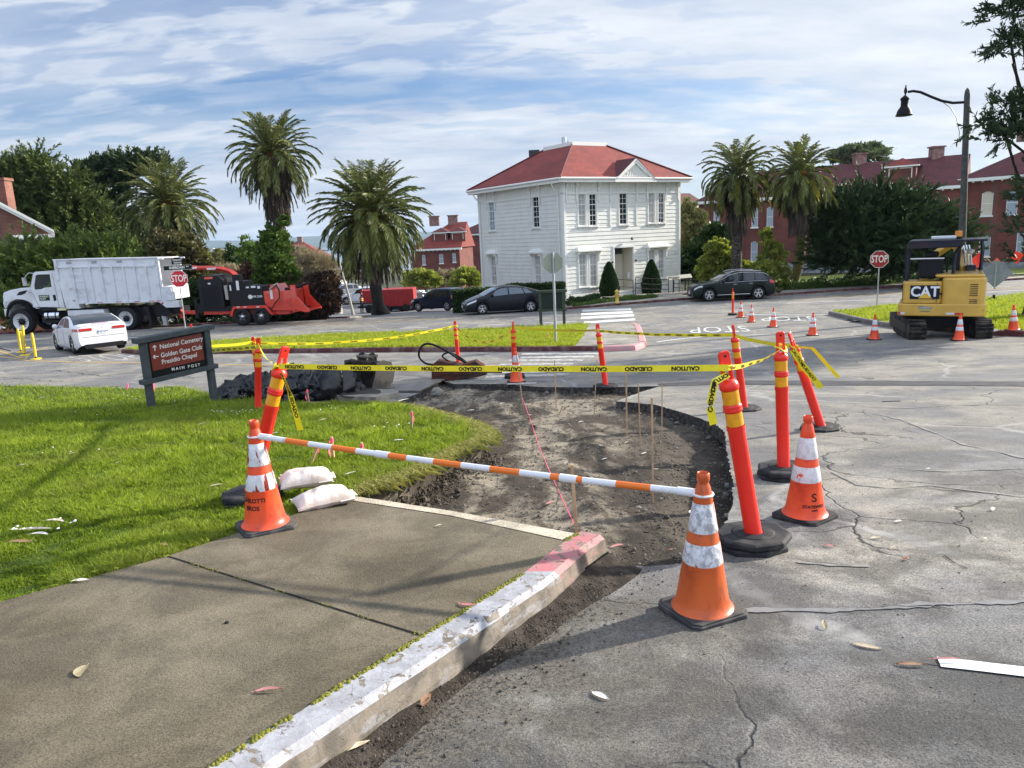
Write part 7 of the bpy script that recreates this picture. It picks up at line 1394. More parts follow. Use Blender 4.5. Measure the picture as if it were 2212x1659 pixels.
tar=M('tar_patch',(.05,.05,.054),.8,c2=(.075,.075,.08),ns=5,bump=.4,bs=60);mb=MB();A_=GP([(1420,829),(1560,822),(1800,823),(2050,824),(2300,826)]);B_=GP([(1426,835),(1560,831),(1800,833),(2050,833),(2300,836)]);vs=[]
for i in range(len(A_)-1):
 for k in range(12):
  f=k/12;a=A_[i].lerp(A_[i+1],f);b=B_[i].lerp(B_[i+1],f);j=noise.noise(Vector((a.x*2,1,1)))*.05
  for p,s_ in((a,j),(b,-j)):vs.append((p.x,p.y+s_,Z(p.x,p.y)+.006))
mb.add(vs,[(2*i,2*i+1,2*i+3,2*i+2)for i in range(len(vs)//2-1)]);struct(mb.build('road_patch',tar))
seal=M('crack_filler',(.235,.225,.21),.8,c2=(.17,.165,.155),ns=9)
def seam(pts,w,mat_=None,amp=.02):
 P=GP(pts);out=[]
 for a,b in zip(P,P[1:]):
  for k in range(22):out.append(a.lerp(b,k/22))
 out.append(P[-1]);m=MB();vs=[]
 for i,p in enumerate(out):
  a,b=out[max(0,i-1)],out[min(len(out)-1,i+1)];t=(b-a);t.z=0;t.normalize();nx=Vector((-t.y,t.x,0));j=noise.noise(Vector((p.x*5,p.y*5,2)))*amp;ww=w*max(.12,.55+.9*noise.noise(Vector((p.x*4,p.y*4,9)))+.6*noise.noise(Vector((p.x*19,p.y*19,4))))*(1 if 0<i<len(out)-1 else.1)
  for s_ in(-1,1):q=p+nx*(j+s_*ww/2);vs.append((q.x,q.y,Z(q.x,q.y)+.005))
 m.add(vs,[(2*i,2*i+2,2*i+3,2*i+1)[::-1]for i in range(len(out)-1)]);return struct(m.build('crack_seam',mat_ or seal))
seam([(1795,1020),(1850,1048),(1930,1056),(2010,1050),(2080,1058),(2212,1075),(2400,1100)],.035);seam([(1800,885),(1880,892),(1950,908),(2010,932),(2080,960),(2212,990),(2400,1020)],.05);seam([(1870,880),(1960,882),(2060,876),(2212,874)],.04);seam([(1940,1012),(2040,1020),(2212,1012)],.035);seam([(1985,915),(2060,918),(2150,922)],.04)
seam([(1600,1322),(1700,1318),(1800,1320),(1900,1316),(2010,1307),(2212,1300),(2400,1296)],.06,M('crack_filler_grey',(.19,.19,.19),.8,c2=(.14,.14,.14),ns=9));seam([(1720,1215),(1800,1222),(1880,1224)],.04);seam([(1620,1120),(1660,1125)],.05)
crk=M('crack_dark',(.012,.012,.012),.95)
seam([(1905,1308),(1960,1312),(2010,1310),(2060,1318)],.012,crk,.01);seam([(1730,1213),(1800,1219),(1840,1223)],.008,crk,.01);seam([(2035,1200),(2060,1215),(2090,1230)],.010,crk);seam([(1980,1052),(2040,1060),(2120,1064)],.012,crk);seam([(1340,1045),(1345,1046)],.004,crk);seam([(560,790),(640,800),(700,795)],.05,crk);seam([(120,800),(220,812),(330,802),(420,818)],.05,crk,.2);seam([(0,815),(140,825),(260,808)],.03,crk,.2)
pal=M('cement_smear',(.21,.205,.195),.85,c2=(.13,.125,.118),ns=10,lo=.4,hi=.6)
for pts,w in()and(([(1396,1365),(1362,1392),(1318,1420),(1292,1445)],.07),([(1290,1480),(1240,1530),(1180,1580),(1120,1650),(1080,1720)],.10)):seam(pts,w,pal,.03)
gut=[]
line=[ko.data.vertices[i*6+5].co.copy()for i in range(0,len(ko.data.vertices)//6)]
def gutter():
 m=MB();vs=[];n=9;
 for i,p in enumerate(line):
  a,b=line[max(0,i-1)],line[min(len(line)-1,i+1)];t=(b-a);t.z=0;t.normalize();nx=Vector((-t.y,t.x,0));
  if nx.x<0:nx=-nx
  wd=.13+.16*noise.noise(Vector((p.x*1.3,p.y*1.3,3)))+.12*sm(3.2,3.9,p.y)
  for j in range(n+1):
   q=p+nx*(j/n*wd-.03);h_=.07*(1-j/n)**1.4+noise.fractal(Vector((q.x*22,q.y*22,0)),1,2,4)*.010*(1-j/n*.6);vs.append((q.x,q.y,Z(q.x,q.y)+max(-.004,h_-.006*(j==n))+.0035))
 k=n+1;m.add(vs,[(i*k+j,(i+1)*k+j,(i+1)*k+j+1,i*k+j+1)for i in range(len(line)-1)for j in range(n)],0,True);return m.build('gutter_dirt',M('gutter_soil',(.035,.028,.022),.95,c2=(.075,.062,.05),ns=12,bump=1,bs=90,bd=.02))
struct(gutter())
ico=[(0,0,1),(.89,0,.45),(.28,.85,.45),(-.72,.53,.45),(-.72,-.53,.45),(.28,-.85,.45),(.72,.53,-.45),(-.28,.85,-.45),(-.89,0,-.45),(-.28,-.85,-.45),(.72,-.53,-.45),(0,0,-1)]
icf=[(0,1,2),(0,2,3),(0,3,4),(0,4,5),(0,5,1),(1,6,2),(2,7,3),(3,8,4),(4,9,5),(5,10,1),(6,7,2),(7,8,3),(8,9,4),(9,10,5),(10,6,1),(11,7,6),(11,8,7),(11,9,8),(11,10,9),(11,6,10)]
IC=np.array(ico);IF=np.array(icf)
def gravel(label,pts,rad,mat_,name='gravel',sq=.7):
 n=len(pts);P=np.array(pts);r_=np.array(rad)[:,None,None];V=(IC[None]*np.array([1,1,sq])*(1+rng.normal(size=(n,12,1))*.18)*rng.uniform(.6,1.3,(n,1,3)))*r_+P[:,None,:];b=np.arange(n)[:,None,None]*12
 tag(linkmesh(name,npmesh(name,V.reshape(-1,3),(IF[None]+b).reshape(-1,3),mat_,rnd=np.repeat(rng.random(n),20),nper=3)),label,'gravel',kind='stuff')
def mat_gravel(name,a,b_):
 m,nt,b=newmat(name);n=NT(nt);n.put(n.mix(n.attr('rnd')['Fac'],a,b_),b.inputs['Base Color']);b.inputs['Roughness'].default_value=.85;return m
GRV=mat_gravel('gravel_mixed',(.045,.038,.032),(.20,.175,.145));GRV2=mat_gravel('clods',(.035,.028,.022),(.10,.08,.06))
pts,rad=[],[];random.seed(21);dpoly=[(p[0],p[1])for p in dp]
while len(pts)<9000:
 y=3.3+(random.random()**2.0)*11;x=random.uniform(-4,3.8)
 if not inside(dpoly,x,y):continue
 bank=sm(.1,.9,x-.45-(y-4)*.10)*sm(9,5,y);ed=.35+.65*bank+.5*sm(3.9,3.5,y)
 if random.random()>ed*(.35+.9*max(0,noise.noise(Vector((x*2,y*2,8)))+.35)):continue
 r=random.uniform(.003,.009)*(1+y*.07)+(.012 if random.random()<.02 else 0);pts.append((x,y,dirt_z(x,y)+r*.3));rad.append(r)
gravel('loose pebbles and crumbs of soil in the excavated dirt',pts,rad,GRV)
pts,rad=[],[]
for i in range(2600):
 q=random.random()*(len(lawn_edge)-5)+4;a=lawn_edge[int(q)].lerp(lawn_edge[min(int(q)+1,len(lawn_edge)-1)],q%1);d_=abs(random.gauss(0,.16));x,y=a.x+d_*.8,a.y-d_*.6;r=random.uniform(.004,.014)+(.02 if random.random()<.03 else 0);pts.append((x,y,dirt_z(x,y)+r*.5+max(0,.10-d_*.6)*random.random()));rad.append(r)
gravel('dark clods of soil fallen below the cut turf edge',pts,rad,GRV2,'soil_clods')
pts,rad=[],[]
for i in range(5200):
 p=random.choice(line);x,y=p.x+abs(random.gauss(0,.17)),p.y+random.gauss(0,.03);r=random.uniform(.0015,.004)*random.choice((1,1,2));pts.append((x,y,Z(x,y)+.045*max(0,1-(x-p.x)/.25)+r*.4));rad.append(r)
gravel('dark grit and seed husks lying in the gutter along the kerb',pts,rad,GRV2,'gutter_grit')
pts,rad=[],[]
for i in range(900):y=random.uniform(1.7,10);x=random.uniform(-.1,6)*y/5;r=random.uniform(.001,.0035)*(1+y*.1);pts.append((x,y,Z(x,y)+r*.5));rad.append(r)
pts=[p for p in pts if not inside([(q[0],q[1])for q in th],p[0],p[1])];gravel('scattered grit on the asphalt',pts,rad[:len(pts)],GRV,'road_grit')
LC=[M('leaf_cream',(.70,.60,.44),.6,c2=(.45,.36,.24),ns=25),M('leaf_pink',(.62,.26,.26),.6,c2=(.45,.18,.16),ns=25),M('leaf_brown',(.22,.11,.06),.7,c2=(.32,.18,.10),ns=25),M('leaf_khaki',(.38,.34,.20),.6,c2=(.28,.22,.12),ns=25),M('leaf_pale',(.70,.66,.58),.6)]
def leaf(px,py,L,w,rot,curve,ci,zf=None,label=None,cat='leaf',group='fallen eucalyptus leaves',stem=True,lift=.006,off=0.0):
 p=G(px,py,off);z0=p.z if zf is None else zf(p.x,p.y);n=12;m=MB();vs=[]
 for i in range(n+1):
  s=i/n;a=rot+curve*(s-.5);x=sum(cos(rot+curve*(k/n-.5))for k in range(i))*L/n;y=sum(sin(rot+curve*(k/n-.5))for k in range(i))*L/n;wd=w*sin(pi*s**.8)**.8*.8+.0008;z=lift*.6+.006*sin(pi*s)+.006*s*s
  for t_ in(-1,0,1):vs.append((x-sin(a)*wd*t_,y+cos(a)*wd*t_,z+.004*abs(t_)))
 m.add(vs,[(3*i+j,3*i+3+j,3*i+4+j,3*i+1+j)for i in range(n)for j in(0,1)],0,True)
 if stem:m.tube([vs[1],(vs[1][0]-cos(rot-curve*.5)*L*.12,vs[1][1]-sin(rot-curve*.5)*L*.12+.004,.005)],.0012,4)
 o=m.build('fallen_leaf',LC[ci]);o.location=(p.x,p.y,z0);return tag(o,label or('small %s eucalyptus leaf, one of those scattered over %s'%(('cream','pinkish','brown','khaki','pale')[ci],'the lawn' if 'grass' in group else 'the dirt and paving')),cat,group if label else group+', '+('cream','pinkish','brown','khaki','pale')[ci])
sz=slab_z
leaf(187,1440,.10,.028,radians(-70),1.0,3,sz,'curved khaki leaf lying on the sidewalk at lower left',off=S_OFF);leaf(550,1497,.10,.010,radians(0),-.35,1,sz,'thin pink leaf lying on the sidewalk near the kerb',off=S_OFF);leaf(992,1300,.095,.014,radians(-22),1.2,1,sz,'curled pink leaf on the moss edge of the white kerb',off=S_OFF+.01)
leaf(156,1256,.10,.018,radians(-5),.5,4,sz,'pale leaf where the lawn meets the sidewalk',off=S_OFF);leaf(344,1183,.09,.014,radians(-30),.3,1,lambda x,y:Z(x,y)+.19,'pink leaf at the lawn edge beside the slab joint',off=S_OFF);leaf(940,1139,.05,.01,.1,-.3,0,sz,'small cream leaf in the middle of the far slab',off=S_OFF)
leaf(1842,1390,.12,.018,radians(-35),.7,0,Z,'large cream crescent leaf left of the white road line');leaf(1935,1436,.11,.013,radians(-12),.3,2,Z,'brown leaf just left of the end of the white road line');leaf(2012,1430,.11,.009,radians(-8),.3,1,lambda x,y:Z(x,y)+.008,'thin pink leaf lying across the end of the white road line')
leaf(1280,1497,.085,.017,radians(-48),.25,4,Z,'pale leaf lying on the asphalt in the near middle');leaf(1785,1362,.07,.012,radians(75),-.4,3,Z,'dry curled khaki leaf standing on the asphalt');leaf(914,1545,.09,.022,radians(80),.2,2,lambda x,y:Z(x,y)+.03,'wide brown leaf in the gutter litter by the kerb')
leaf(700,1655,.16,.022,radians(20),.5,0,lambda x,y:Z(x,y)+.04,'long cream leaf in the gutter at the bottom edge');leaf(745,1630,.12,.02,radians(70),-.4,3,lambda x,y:Z(x,y)+.05,'khaki leaf crossing the long cream one in the gutter');leaf(1185,1292,.06,.012,radians(60),1.2,1,lambda x,y:Z(x,y)+.02,'pink curled leaf in the gutter below the pink kerb')
random.seed(77)
for px,py,c,L in((1880,1165,0,.07),(1780,1180,1,.06),(1950,1212,2,.06),(1930,1129,4,.06),(2145,1105,4,.07),(2120,1167,0,.04),(1640,1155,1,.12),(1320,1195,1,.09),(1735,1270,2,.02),(1440,1195,2,.05),(1385,985,0,.10),(1300,1000,4,.07),(1350,960,0,.06),(1250,920,4,.08),(1180,1100,1,.09),(1220,1010,0,.07),(1060,1010,4,.06),(1460,1060,0,.12),(1500,1048,1,.12),(1490,1100,4,.06),(1140,905,4,.07),(1290,970,4,.08),(1080,880,4,.1),(1240,958,2,.05),(1410,1015,0,.09),(1000,1000,4,.08),(1160,1005,0,.1),(1700,970,4,.05),(1920,880,4,.05),(2000,1015,4,.05),(1870,850,2,.05),(1920,1185,0,.05),(1100,1345,4,.04),(1060,1355,4,.035),(870,1480,4,.05),(1000,1420,2,.04)):
 inT=inside([(q[0],q[1])for q in th],*G(px,py)[:2]);leaf(px,py,L*random.uniform(.8,1.1),.010+L*.07,random.uniform(-.7,.9),random.uniform(-.9,.9),c,dirt_z if inT else Z,off=-.15 if inT else 0)
for px,py,c,L in((85,862,0,.1),(40,1150,0,.25),(20,1175,2,.2),(100,1130,0,.18),(66,1160,4,.15),(150,985,4,.06),(210,918,4,.06),(60,918,4,.12),(290,865,4,.07),(455,1055,0,.1),(430,920,0,.08),(690,912,0,.1),(850,955,4,.12),(560,955,0,.09),(1010,890,4,.1),(745,1030,4,.1),(330,900,2,.08),(40,1010,0,.08),(250,1005,0,.06),(590,940,4,.06),(860,870,4,.2),(30,850,2,.1)):
 leaf(px,py,L,.012+L*.05,random.uniform(-.5,.9),random.uniform(-.8,.8),c,lambda x,y:Z(x,y)+.175,off=.16,group='leaves lying in the grass',label=None if L<.15 else 'long strip of pale bark or leaf lying in the grass at left')
NUT=M('gumnut',(.16,.08,.045),.8,c2=(.09,.045,.03),ns=40)
for i,(px,py)in enumerate(((857,1510),(831,1500),(838,1505),(843,1524),(790,1560),(885,1422),(1116,1361),(770,1568),(815,1540))):
 p=G(px,py,.02);r=.010;c=(5 if px in(1116,)else 0);m=MB();m.lathe([(.003,0),(r,.005),(r*.95,.013),(r*.6,.014),(r*.5,.008)],10,0,Matrix.Rotation(random.uniform(0,1.2),4,'X'));o=m.build('gumnut',LC[4]if px==1116 else NUT);o.location=(p.x,p.y,p.z-.005)
 tag(o,'brown cup shaped gumnut in the gutter dirt' if px!=1116 else 'pale round gumnut on the gutter grit','seed pod','gumnuts in the gutter')
p=G(490,1346,S_OFF);o=MB().lathe([(.004,0),(.012,.003),(.006,.009)],7).build('debris_bit',INK);o.location=(p.x,p.y,slab_z(p.x,p.y));tag(o,'dark scrap of debris on the sidewalk slab','debris')
def rock(label,px,py,off,s,mat_,name='rock',seed=0):
 p=G(px,py,off);m=MB();n,k=12,8;vs=[]
 for i in range(k+1):
  for j in range(n):ph,th_=-pi/2+pi*i/k,2*pi*j/n;d=Vector((cos(ph)*cos(th_),cos(ph)*sin(th_),sin(ph)));r=1+.35*noise.noise(d*1.6+Vector((seed,0,0)))+.12*noise.noise(d*5);vs.append((d.x*s[0]*r,d.y*s[1]*r,(d.z*r+.5)*s[2]))
 m.add(vs,[(i*n+j,i*n+(j+1)%n,(i+1)*n+(j+1)%n,(i+1)*n+j)for i in range(k)for j in range(n)],0,False);o=m.build(name,mat_);o.location=p;tag(o,label,'rock');return o
rock('dark clod of earth lying alone in the middle of the dirt',1240,960,-.16,(.075,.06,.045),dirt_m,'dirt_clod',3);rock('broken concrete lump beside the steel plate',944,852,-.08,(.13,.09,.09),walk_m,'concrete_chunk',8)
p=G(1017,921,-.02);m=MB();m.box((0,0,.04),(.19,.12,.10));m.box((0,0,.095),(.21,.14,.015));tag(m.build('irrigation_box',BLK,None,.004),'black plastic irrigation box exposed at the lawn tip','utility box').location=p
PLM=M('steel_plate',(.16,.145,.13),.55,.3,c2=(.24,.22,.20),ns=2.5,bump=.3,bs=15,bd=.01);m=MB();q=GP([(800,800),(940,803),(966,818),(908,846),(862,846),(790,836)],.02);n=len(q);m.add([(a.x,a.y,Z(a.x,a.y)+.045)for a in q]+[(a.x,a.y,Z(a.x,a.y)+.018)for a in q],[tuple(range(n))[::-1],tuple(range(n,2*n))]+[(i,(i+1)%n,(i+1)%n+n,i+n)for i in range(n)]);o=m.build('steel_plate',PLM);tag(o,'rusty grey steel road plate covering a hole behind the manhole slab','steel plate')
m=MB();q=GP([(700,856),(738,842),(860,846),(868,857),(850,862),(811,866),(700,858)][:6],.10);n=len(q);q=GP([(696,857),(740,842),(858,846),(862,851),(812,863)],.06);n=len(q);m.add([(a.x,a.y,Z(a.x,a.y)+.10)for a in q]+[(a.x,a.y,Z(a.x,a.y)-.14)for a in q],[tuple(range(n))[::-1],tuple(range(n,2*n))]+[(i,(i+1)%n,(i+1)%n+n,i+n)for i in range(n)])
t=thing('manhole_slab','broken square concrete collar around a round manhole at the lawn edge','manhole');m.build('slab',walk_m,t);c=G(779,850.5,.10);c.z=Z(c.x,c.y)+.105;lid=MB().lathe([(.36,0),(.36,.012),(.33,.014),(.32,.006),(0,.007)],32,0,Matrix.Translation(c),caps=False).build('lid',M('cast_iron',(.06,.055,.05),.6,.5,bump=1,bs=25,bd=.02),t)
def plastic():
 c=G(600,868,0);xl=AT(468,850,c.y).x;m=MB();random.seed(17);n,k=28,15
 for b in range(15):
  u=b/14;x=xl+.12+u*2.35+random.gauss(0,.04);y=c.y+.15+random.random()*.75-.12*u;r=random.uniform(.30,.42)*(.75 if u<.08 or u>.9 else 1);hz_=r*random.uniform(.75,1.2)*(1.25 if.38<u<.6 and y>c.y+.5 else 1);sx_=random.uniform(.9,1.5);ro=random.random()*3;vs=[]
  for i in range(k+1):
   for q in range(n):
    ph,th_=-pi*.18+pi*.68*i/k,2*pi*q/n;d=Vector((cos(ph)*cos(th_),cos(ph)*sin(th_),sin(ph)));v=d*2.3+Vector((b*3,0,0));f=1+.45*(1-2*abs(noise.noise(v*.8)))+.22*(1-2*abs(noise.noise(v*1.9)))+.10*(1-2*abs(noise.noise(v*4.1)))-.34;p=Vector((d.x*sx_*r*f,d.y*r*f,d.z*hz_*f));p.rotate(Matrix.Rotation(ro,3,'Z'));vs.append((x+p.x,y+p.y,Z(x+p.x,y+p.y)+max(.01,p.z+.03)))
  m.add(vs,[(i*n+q,i*n+(q+1)%n,(i+1)*n+(q+1)%n,(i+1)*n+q)for i in range(k)for q in range(n)],0,True)
 return m.build('plastic_sheet',M('black_plastic',(.004,.0045,.006),.16,spec=.5,bump=.25,bs=22,bd=.02))
tag(plastic(),'crumpled glossy black plastic sheet heaped at the far edge of the lawn','plastic sheet')
rub=[(x+random.gauss(0,.05),y+random.gauss(0,.05))for x,y in th_r if random.random()<.5 and y>4];rr=[random.choice((.012,.018,.03,.045))for _ in rub]
gravel('broken bits of asphalt and concrete along the cut road edge',[(x,y,dirt_z(x,y)+r*.4)for(x,y),r in zip(rub,rr)],rr,mat_gravel('rubble_grey',(.05,.048,.045),(.24,.225,.20)),'edge_rubble',.6)
def bucket():
 p=G(788,843,.04);t=thing('excavator_bucket','wide dark excavator bucket standing mouth forward behind the plastic sheet','bucket',(p.x,p.y+.3,Z(p.x,p.y+.3)+.045),radians(-30));DK=M('bucket_dark',(.03,.028,.028),.6,.3,c2=(.09,.075,.06),ns=4);MUD=M('bucket_muddy',(.22,.18,.135),.85,c2=(.10,.085,.07),ns=3)
 prof=[(-.38,.0),(.05,.02),(.26,.12),(.34,.30),(.26,.48),(.05,.56),(-.10,.54)];Wb=.80
 m=MB();n=len(prof);vs=[(x_,y,z)for x_ in(-Wb/2,Wb/2)for y,z in prof];m.add(vs,[(i,i+1,n+i+1,n+i)for i in range(n-1)]);vs2=[(x_*.97,y*.93,z*.96+.012)for x_,y,z in vs];m.add(vs2,[(i,i+1,n+i+1,n+i)[::-1]for i in range(n-1)]);m.build('shell',DK,t)
 for s_ in(-1,1):sp=[(-.40,.0),(.05,-.01),(.28,.10),(.36,.30),(.28,.50),(.05,.58),(-.14,.56),(-.22,.30)];MB().prism(sp,s_*Wb/2,s_*(Wb/2+.025),axis='x').build('side_plate',MUD,t)
 m=MB();m.box((0,-.13,.555),(Wb,.06,.05));m.build('lip',DK,t)
 for s_ in(-1,1):q=MB();q.prism([(-.08,.54),(.18,.54),(.16,.66),(.08,.72),(.0,.70),(-.05,.62)],s_*.13-.02,s_*.13+.02,axis='x');q.build('bracket_ear',DK,t)
 for yy,zz in((.0,.64),(.12,.64)):MB().cyl((-.20,yy,zz),(.20,yy,zz),.035,n=12).build('pin',MUD,t)
 for x in(-.34,-.17,0,.17,.34):MB().box((x,-.43,.012),(.07,.12,.03)).build('tooth',MUD,t)
bucket()
def breaker():
 p=G(995,822,0);t=thing('hydraulic_breaker','rusty hydraulic breaker with chisel and looping black hose lying on the road','hydraulic breaker',(p.x,p.y+.2,Z(p.x,p.y+.2)+.01),radians(-4));RU=M('rusty_steel',(.10,.035,.022),.8,c2=(.045,.03,.026),ns=5,bump=.4,bs=30);k=1.0
 m=MB();m.prism([(-.62,.04),(-.60,.34),(-.46,.44),(-.30,.40),(.05,.33),(.35,.40),(.42,.34),(.5,.30),(.58,.10),(.3,.04),(-.3,.0)],-.16,.16);m.build('housing',RU,t,.015);m=MB();m.prism([(-.56,.10),(-.30,.14),(.2,.12),(.2,.20),(-.3,.24),(-.56,.2)],-.18,-.16);m.build('side_plate',RU,t)
 m=MB();m.cyl((.55,0,.19),(.90,0,.17),.075,.07,14);m.build('bushing',RU,t);m=MB();m.cyl((.88,0,.17),(1.18,0,.16),.035,n=12);m.cyl((1.18,0,.16),(1.32,0,.155),.035,.006,12);m.build('chisel',M('worn_steel2',(.25,.2,.18),.4,.8),t)
 H=[(-.15,-.05,.36),(-.5,-.1,.38),(-.85,-.1,.42),(-1.02,-.1,.62),(-.92,-.1,.85),(-.7,-.08,.88),(-.35,-.05,.72),(-.05,.0,.50),(.2,0,.36)];H2=[(-.2,.02,.36),(-.38,.02,.50),(-.25,.02,.58),(-.05,.02,.50),(.15,.02,.34)]
 def spl(P,n=6):
  out=[];P=[Vector(p)for p in P]
  for i in range(len(P)-1):
   a,b,c,d=P[max(0,i-1)],P[i],P[i+1],P[min(len(P)-1,i+2)]
   for q in range(n):s=q/n;out.append(((2*b)+(c-a)*s+(2*a-5*b+4*c-d)*s*s+(3*b-a-3*c+d)*s**3)*.5)
  return out+[P[-1]]
 MB().tube(spl([(x*.85,y,z*.9)for x,y,z in H]),.024,8).build('hose',BLK,t);MB().tube(spl(H2),.02,8).build('hose',BLK,t)
 for x in(-.3,.0,.3):MB().cyl((x,-.165,.30),(x,-.18,.30),.03,n=8).build('bolt',RU,t)
breaker()
SGN=M('sign_frame_grey',(.055,.065,.07),.7,c2=(.075,.085,.09),ns=8);MAR=M('sign_maroon',(.20,.028,.018),.35);WHT=M('sign_white',(.78,.76,.72),.5)
def main_sign():
 a,b=G(328,881,.12),G(463,866,.10);d=b-a;d.z=0;L=d.length;zl,zr=a.z,b.z;t=thing('wayfinding_sign','brown and black National Cemetery direction sign on two grey posts at the lawn edge','sign',a,atan2(d.y,d.x));ta=AT(300,733,a.y);H=ta.z-a.z+.0
 zt=H-.10;dz=(AT(452,706,b.y).z-ta.z);lean=dz/L
 for x,zb in((0,-.1),(L,zr-zl-.1)):MB().box((x,0,(zb+H-.05+lean*x)/2),(.10,.12,H-.05+lean*x-zb)).build('post',SGN,t,.006)
 def beam(x0,x1,z,h_,dpt,nm):m=MB();m.add([(x,y,z+lean*x+q)for x in(x0,x1)for y in(-dpt/2,dpt/2)for q in(0,h_)],[(0,1,3,2),(4,6,7,5),(0,4,5,1),(2,3,7,6),(0,2,6,4),(1,5,7,3)]);return m.build(nm,SGN,t,.006)
 beam(-.13,L+.13,H-.055,.085,.20,'cap_beam');zb_=AT(311,829,a.y).z-a.z;beam(-.11,L+.11,zb_,.075,.19,'lower_beam')
 def slab(x0,x1,z0,z1,y0,y1,mat_,nm):m=MB();m.add([(x,y,z+lean*x)for x in(x0,x1)for y in(y0,y1)for z in(z0,z1)],[(0,1,3,2),(4,6,7,5),(0,4,5,1),(2,3,7,6),(0,2,6,4),(1,5,7,3)]);return m.build(nm,mat_,t)
 z0,z1=zb_+.08,H-.06;hb=(z1-z0);bk=slab(.06,L-.06,z0,z1,-.02,.02,M('sign_black',(.008,.008,.009),.4),'black_panel');mr=slab(.09,L-.10,z0+hb*.185,z1-.03,-.032,-.0205,MAR,'maroon_panel')
 q=MB();ex=L/1.09;yy=-.034
 for s_,zc,x0 in(('National Cemetery',.80,.25),('Golden Gate Club',.56,.25),('Presidio Chapel',.37,.25)):textmesh(q,s_,.108*ex,lambda x,y,zc=zc,x0=x0:(x0+x,yy,z0+hb*zc+y+lean*(x0+x)),0,.0014,'LEFT',.90)
 for kind,zc in((0,.80),(1,.56)):
  c=(.17,z0+hb*zc+lean*.17);T_=lambda x,z:(c[0]+x,yy,c[1]+z);R_=(lambda x,z:T_(x,z))if kind==0 else(lambda x,z:T_(-z,x));w=.008
  for A,B in(((0,-.045),(0,.04)),((0,.045),(-.03,.012)),((0,.045),(.03,.012))):
   dx,dz_=B[0]-A[0],B[1]-A[1];l=hypot(dx,dz_);nx,nz=-dz_/l*w,dx/l*w;v=[R_(A[0]+nx,A[1]+nz),R_(A[0]-nx,A[1]-nz),R_(B[0]-nx,B[1]-nz),R_(B[0]+nx,B[1]+nz)];q.add(v,[(0,1,2,3)])
 q.build('lettering',WHT,mr);q=MB();textmesh(q,'M A I N   P O S T',.068*ex,lambda x,y:(L*.60+x,-.023,z0+hb*.085+y+lean*L*.6),0,.0016);q.build('lettering',WHT,bk)
main_sign()
GALV=M('galvanised_post',(.42,.44,.46),.45,.6,c2=(.34,.35,.37),ns=9);SRED=M('stop_red',(.50,.012,.03),.35);SRD2=M('stop_red_dark',(.33,.015,.015),.4);SBK=M('sign_back',(.25,.28,.20),.5,.1,c2=(.30,.33,.25),ns=2)
def stop_sign(label,p,top_z,cz_,r,face,red,back=False,extra=None,lean=0.0,pw_=.05):
 t=thing('stop_sign',label,'stop sign',p,face,None);H=top_z-p.z;m=MB();m.tube([(0,.02,-.1),(-lean,.02,H)],pw_/2,8 if not back else 4);m.build('post',GALV,t);zc=cz_-p.z;cx_=-lean*zc/H
 o8=lambda k:[(cx_+k*cos(pi/8+i*pi/4),zc+k*sin(pi/8+i*pi/4))for i in range(8)]
 if not back:
  MB().prism(o8(r),-.022,-.016).build('border',WHT,t);f_=MB().prism(o8(r*.94),-.027,-.0225).build('face',red,t);q=MB();textmesh(q,'STOP',r*.92,lambda x,y:(cx_+x*.74,-.029,zc+y*1.2),0,.006);q.build('lettering',WHT,f_)
 else:MB().prism(o8(r),.05,.056).build('sign_plate',SBK,t);MB().box((cx_,.045,zc+r*.5),(.12,.03,.03)).box((cx_,.045,zc-r*.5),(.12,.03,.03)).build('bracket',GALV,t)
 if extra:extra(t,cx_,H,p)
 return t
pl_=AT(401,712,32.5);pl_.z=Z(pl_.x,pl_.y);cl_=AT(388.6,602,32.5);tl_=AT(383,560,32.5)
def names(t,cx_,H,p):
 z=AT(387,578,32.5).z-p.z;m=MB();m.box((cx_+.02,-.03,z),(1.12,.02,.20));s1=m.build('name_plate',M('name_black',(.01,.01,.012),.4),t);q=MB()
 for a,b,c,d in((-.545,.585,.092,.1),(-.545,.585,-.1,-.092)):q.add([(cx_+a,-.042,z+c),(cx_+b,-.042,z+c),(cx_+b,-.042,z+d),(cx_+a,-.042,z+d)],[(0,1,2,3)])
 textmesh(q,'SHERIDAN',.145,lambda x,y:(cx_+x-.02,-.042,z+y),0,.004,sx=.9);textmesh(q,'AVE',.06,lambda x,y:(cx_+.40+x,-.042,z+.03+y),0,.002);q.build('lettering',WHT,s1)
 z2=z+.27;m=MB();m.prism([(cx_-.20,z2-.12),(cx_+.26,z2-.12),(cx_+.26,z2+.10),(cx_+.18,z2+.10),(cx_+.15,z2+.16),(cx_-.09,z2+.16),(cx_-.12,z2+.10),(cx_-.20,z2+.10)],-.05,-.03);s2=m.build('name_plate',MATS['name_black'],t);q=MB();textmesh(q,'INFANTRY',.095,lambda x,y:(cx_+.03+x*.8,-.052,z2+.05+y),0,.002);textmesh(q,'TERRACE',.095,lambda x,y:(cx_+.03+x*.8,-.052,z2-.06+y),0,.002);q.build('lettering',WHT,s2)
stop_sign('stop sign with SHERIDAN and INFANTRY TERRACE street name plates before the dump truck',pl_,tl_.z,cl_.z,.38,radians(17),SRED,extra=names,lean=.0)
pr_=G(1894,664,.14);stop_sign('stop sign on a galvanised pole on the right grass island',pr_,AT(1901,541,pr_.y).z,AT(1900,560,pr_.y).z,.385,radians(-26),SRD2)
pm_=G(1201,741,.14);stop_sign('octagonal sign seen from its pale green back, on the middle island',pm_,AT(1195,545,pm_.y).z,AT(1196.5,568,pm_.y).z,.32,radians(8),SRED,back=True,pw_=.08)
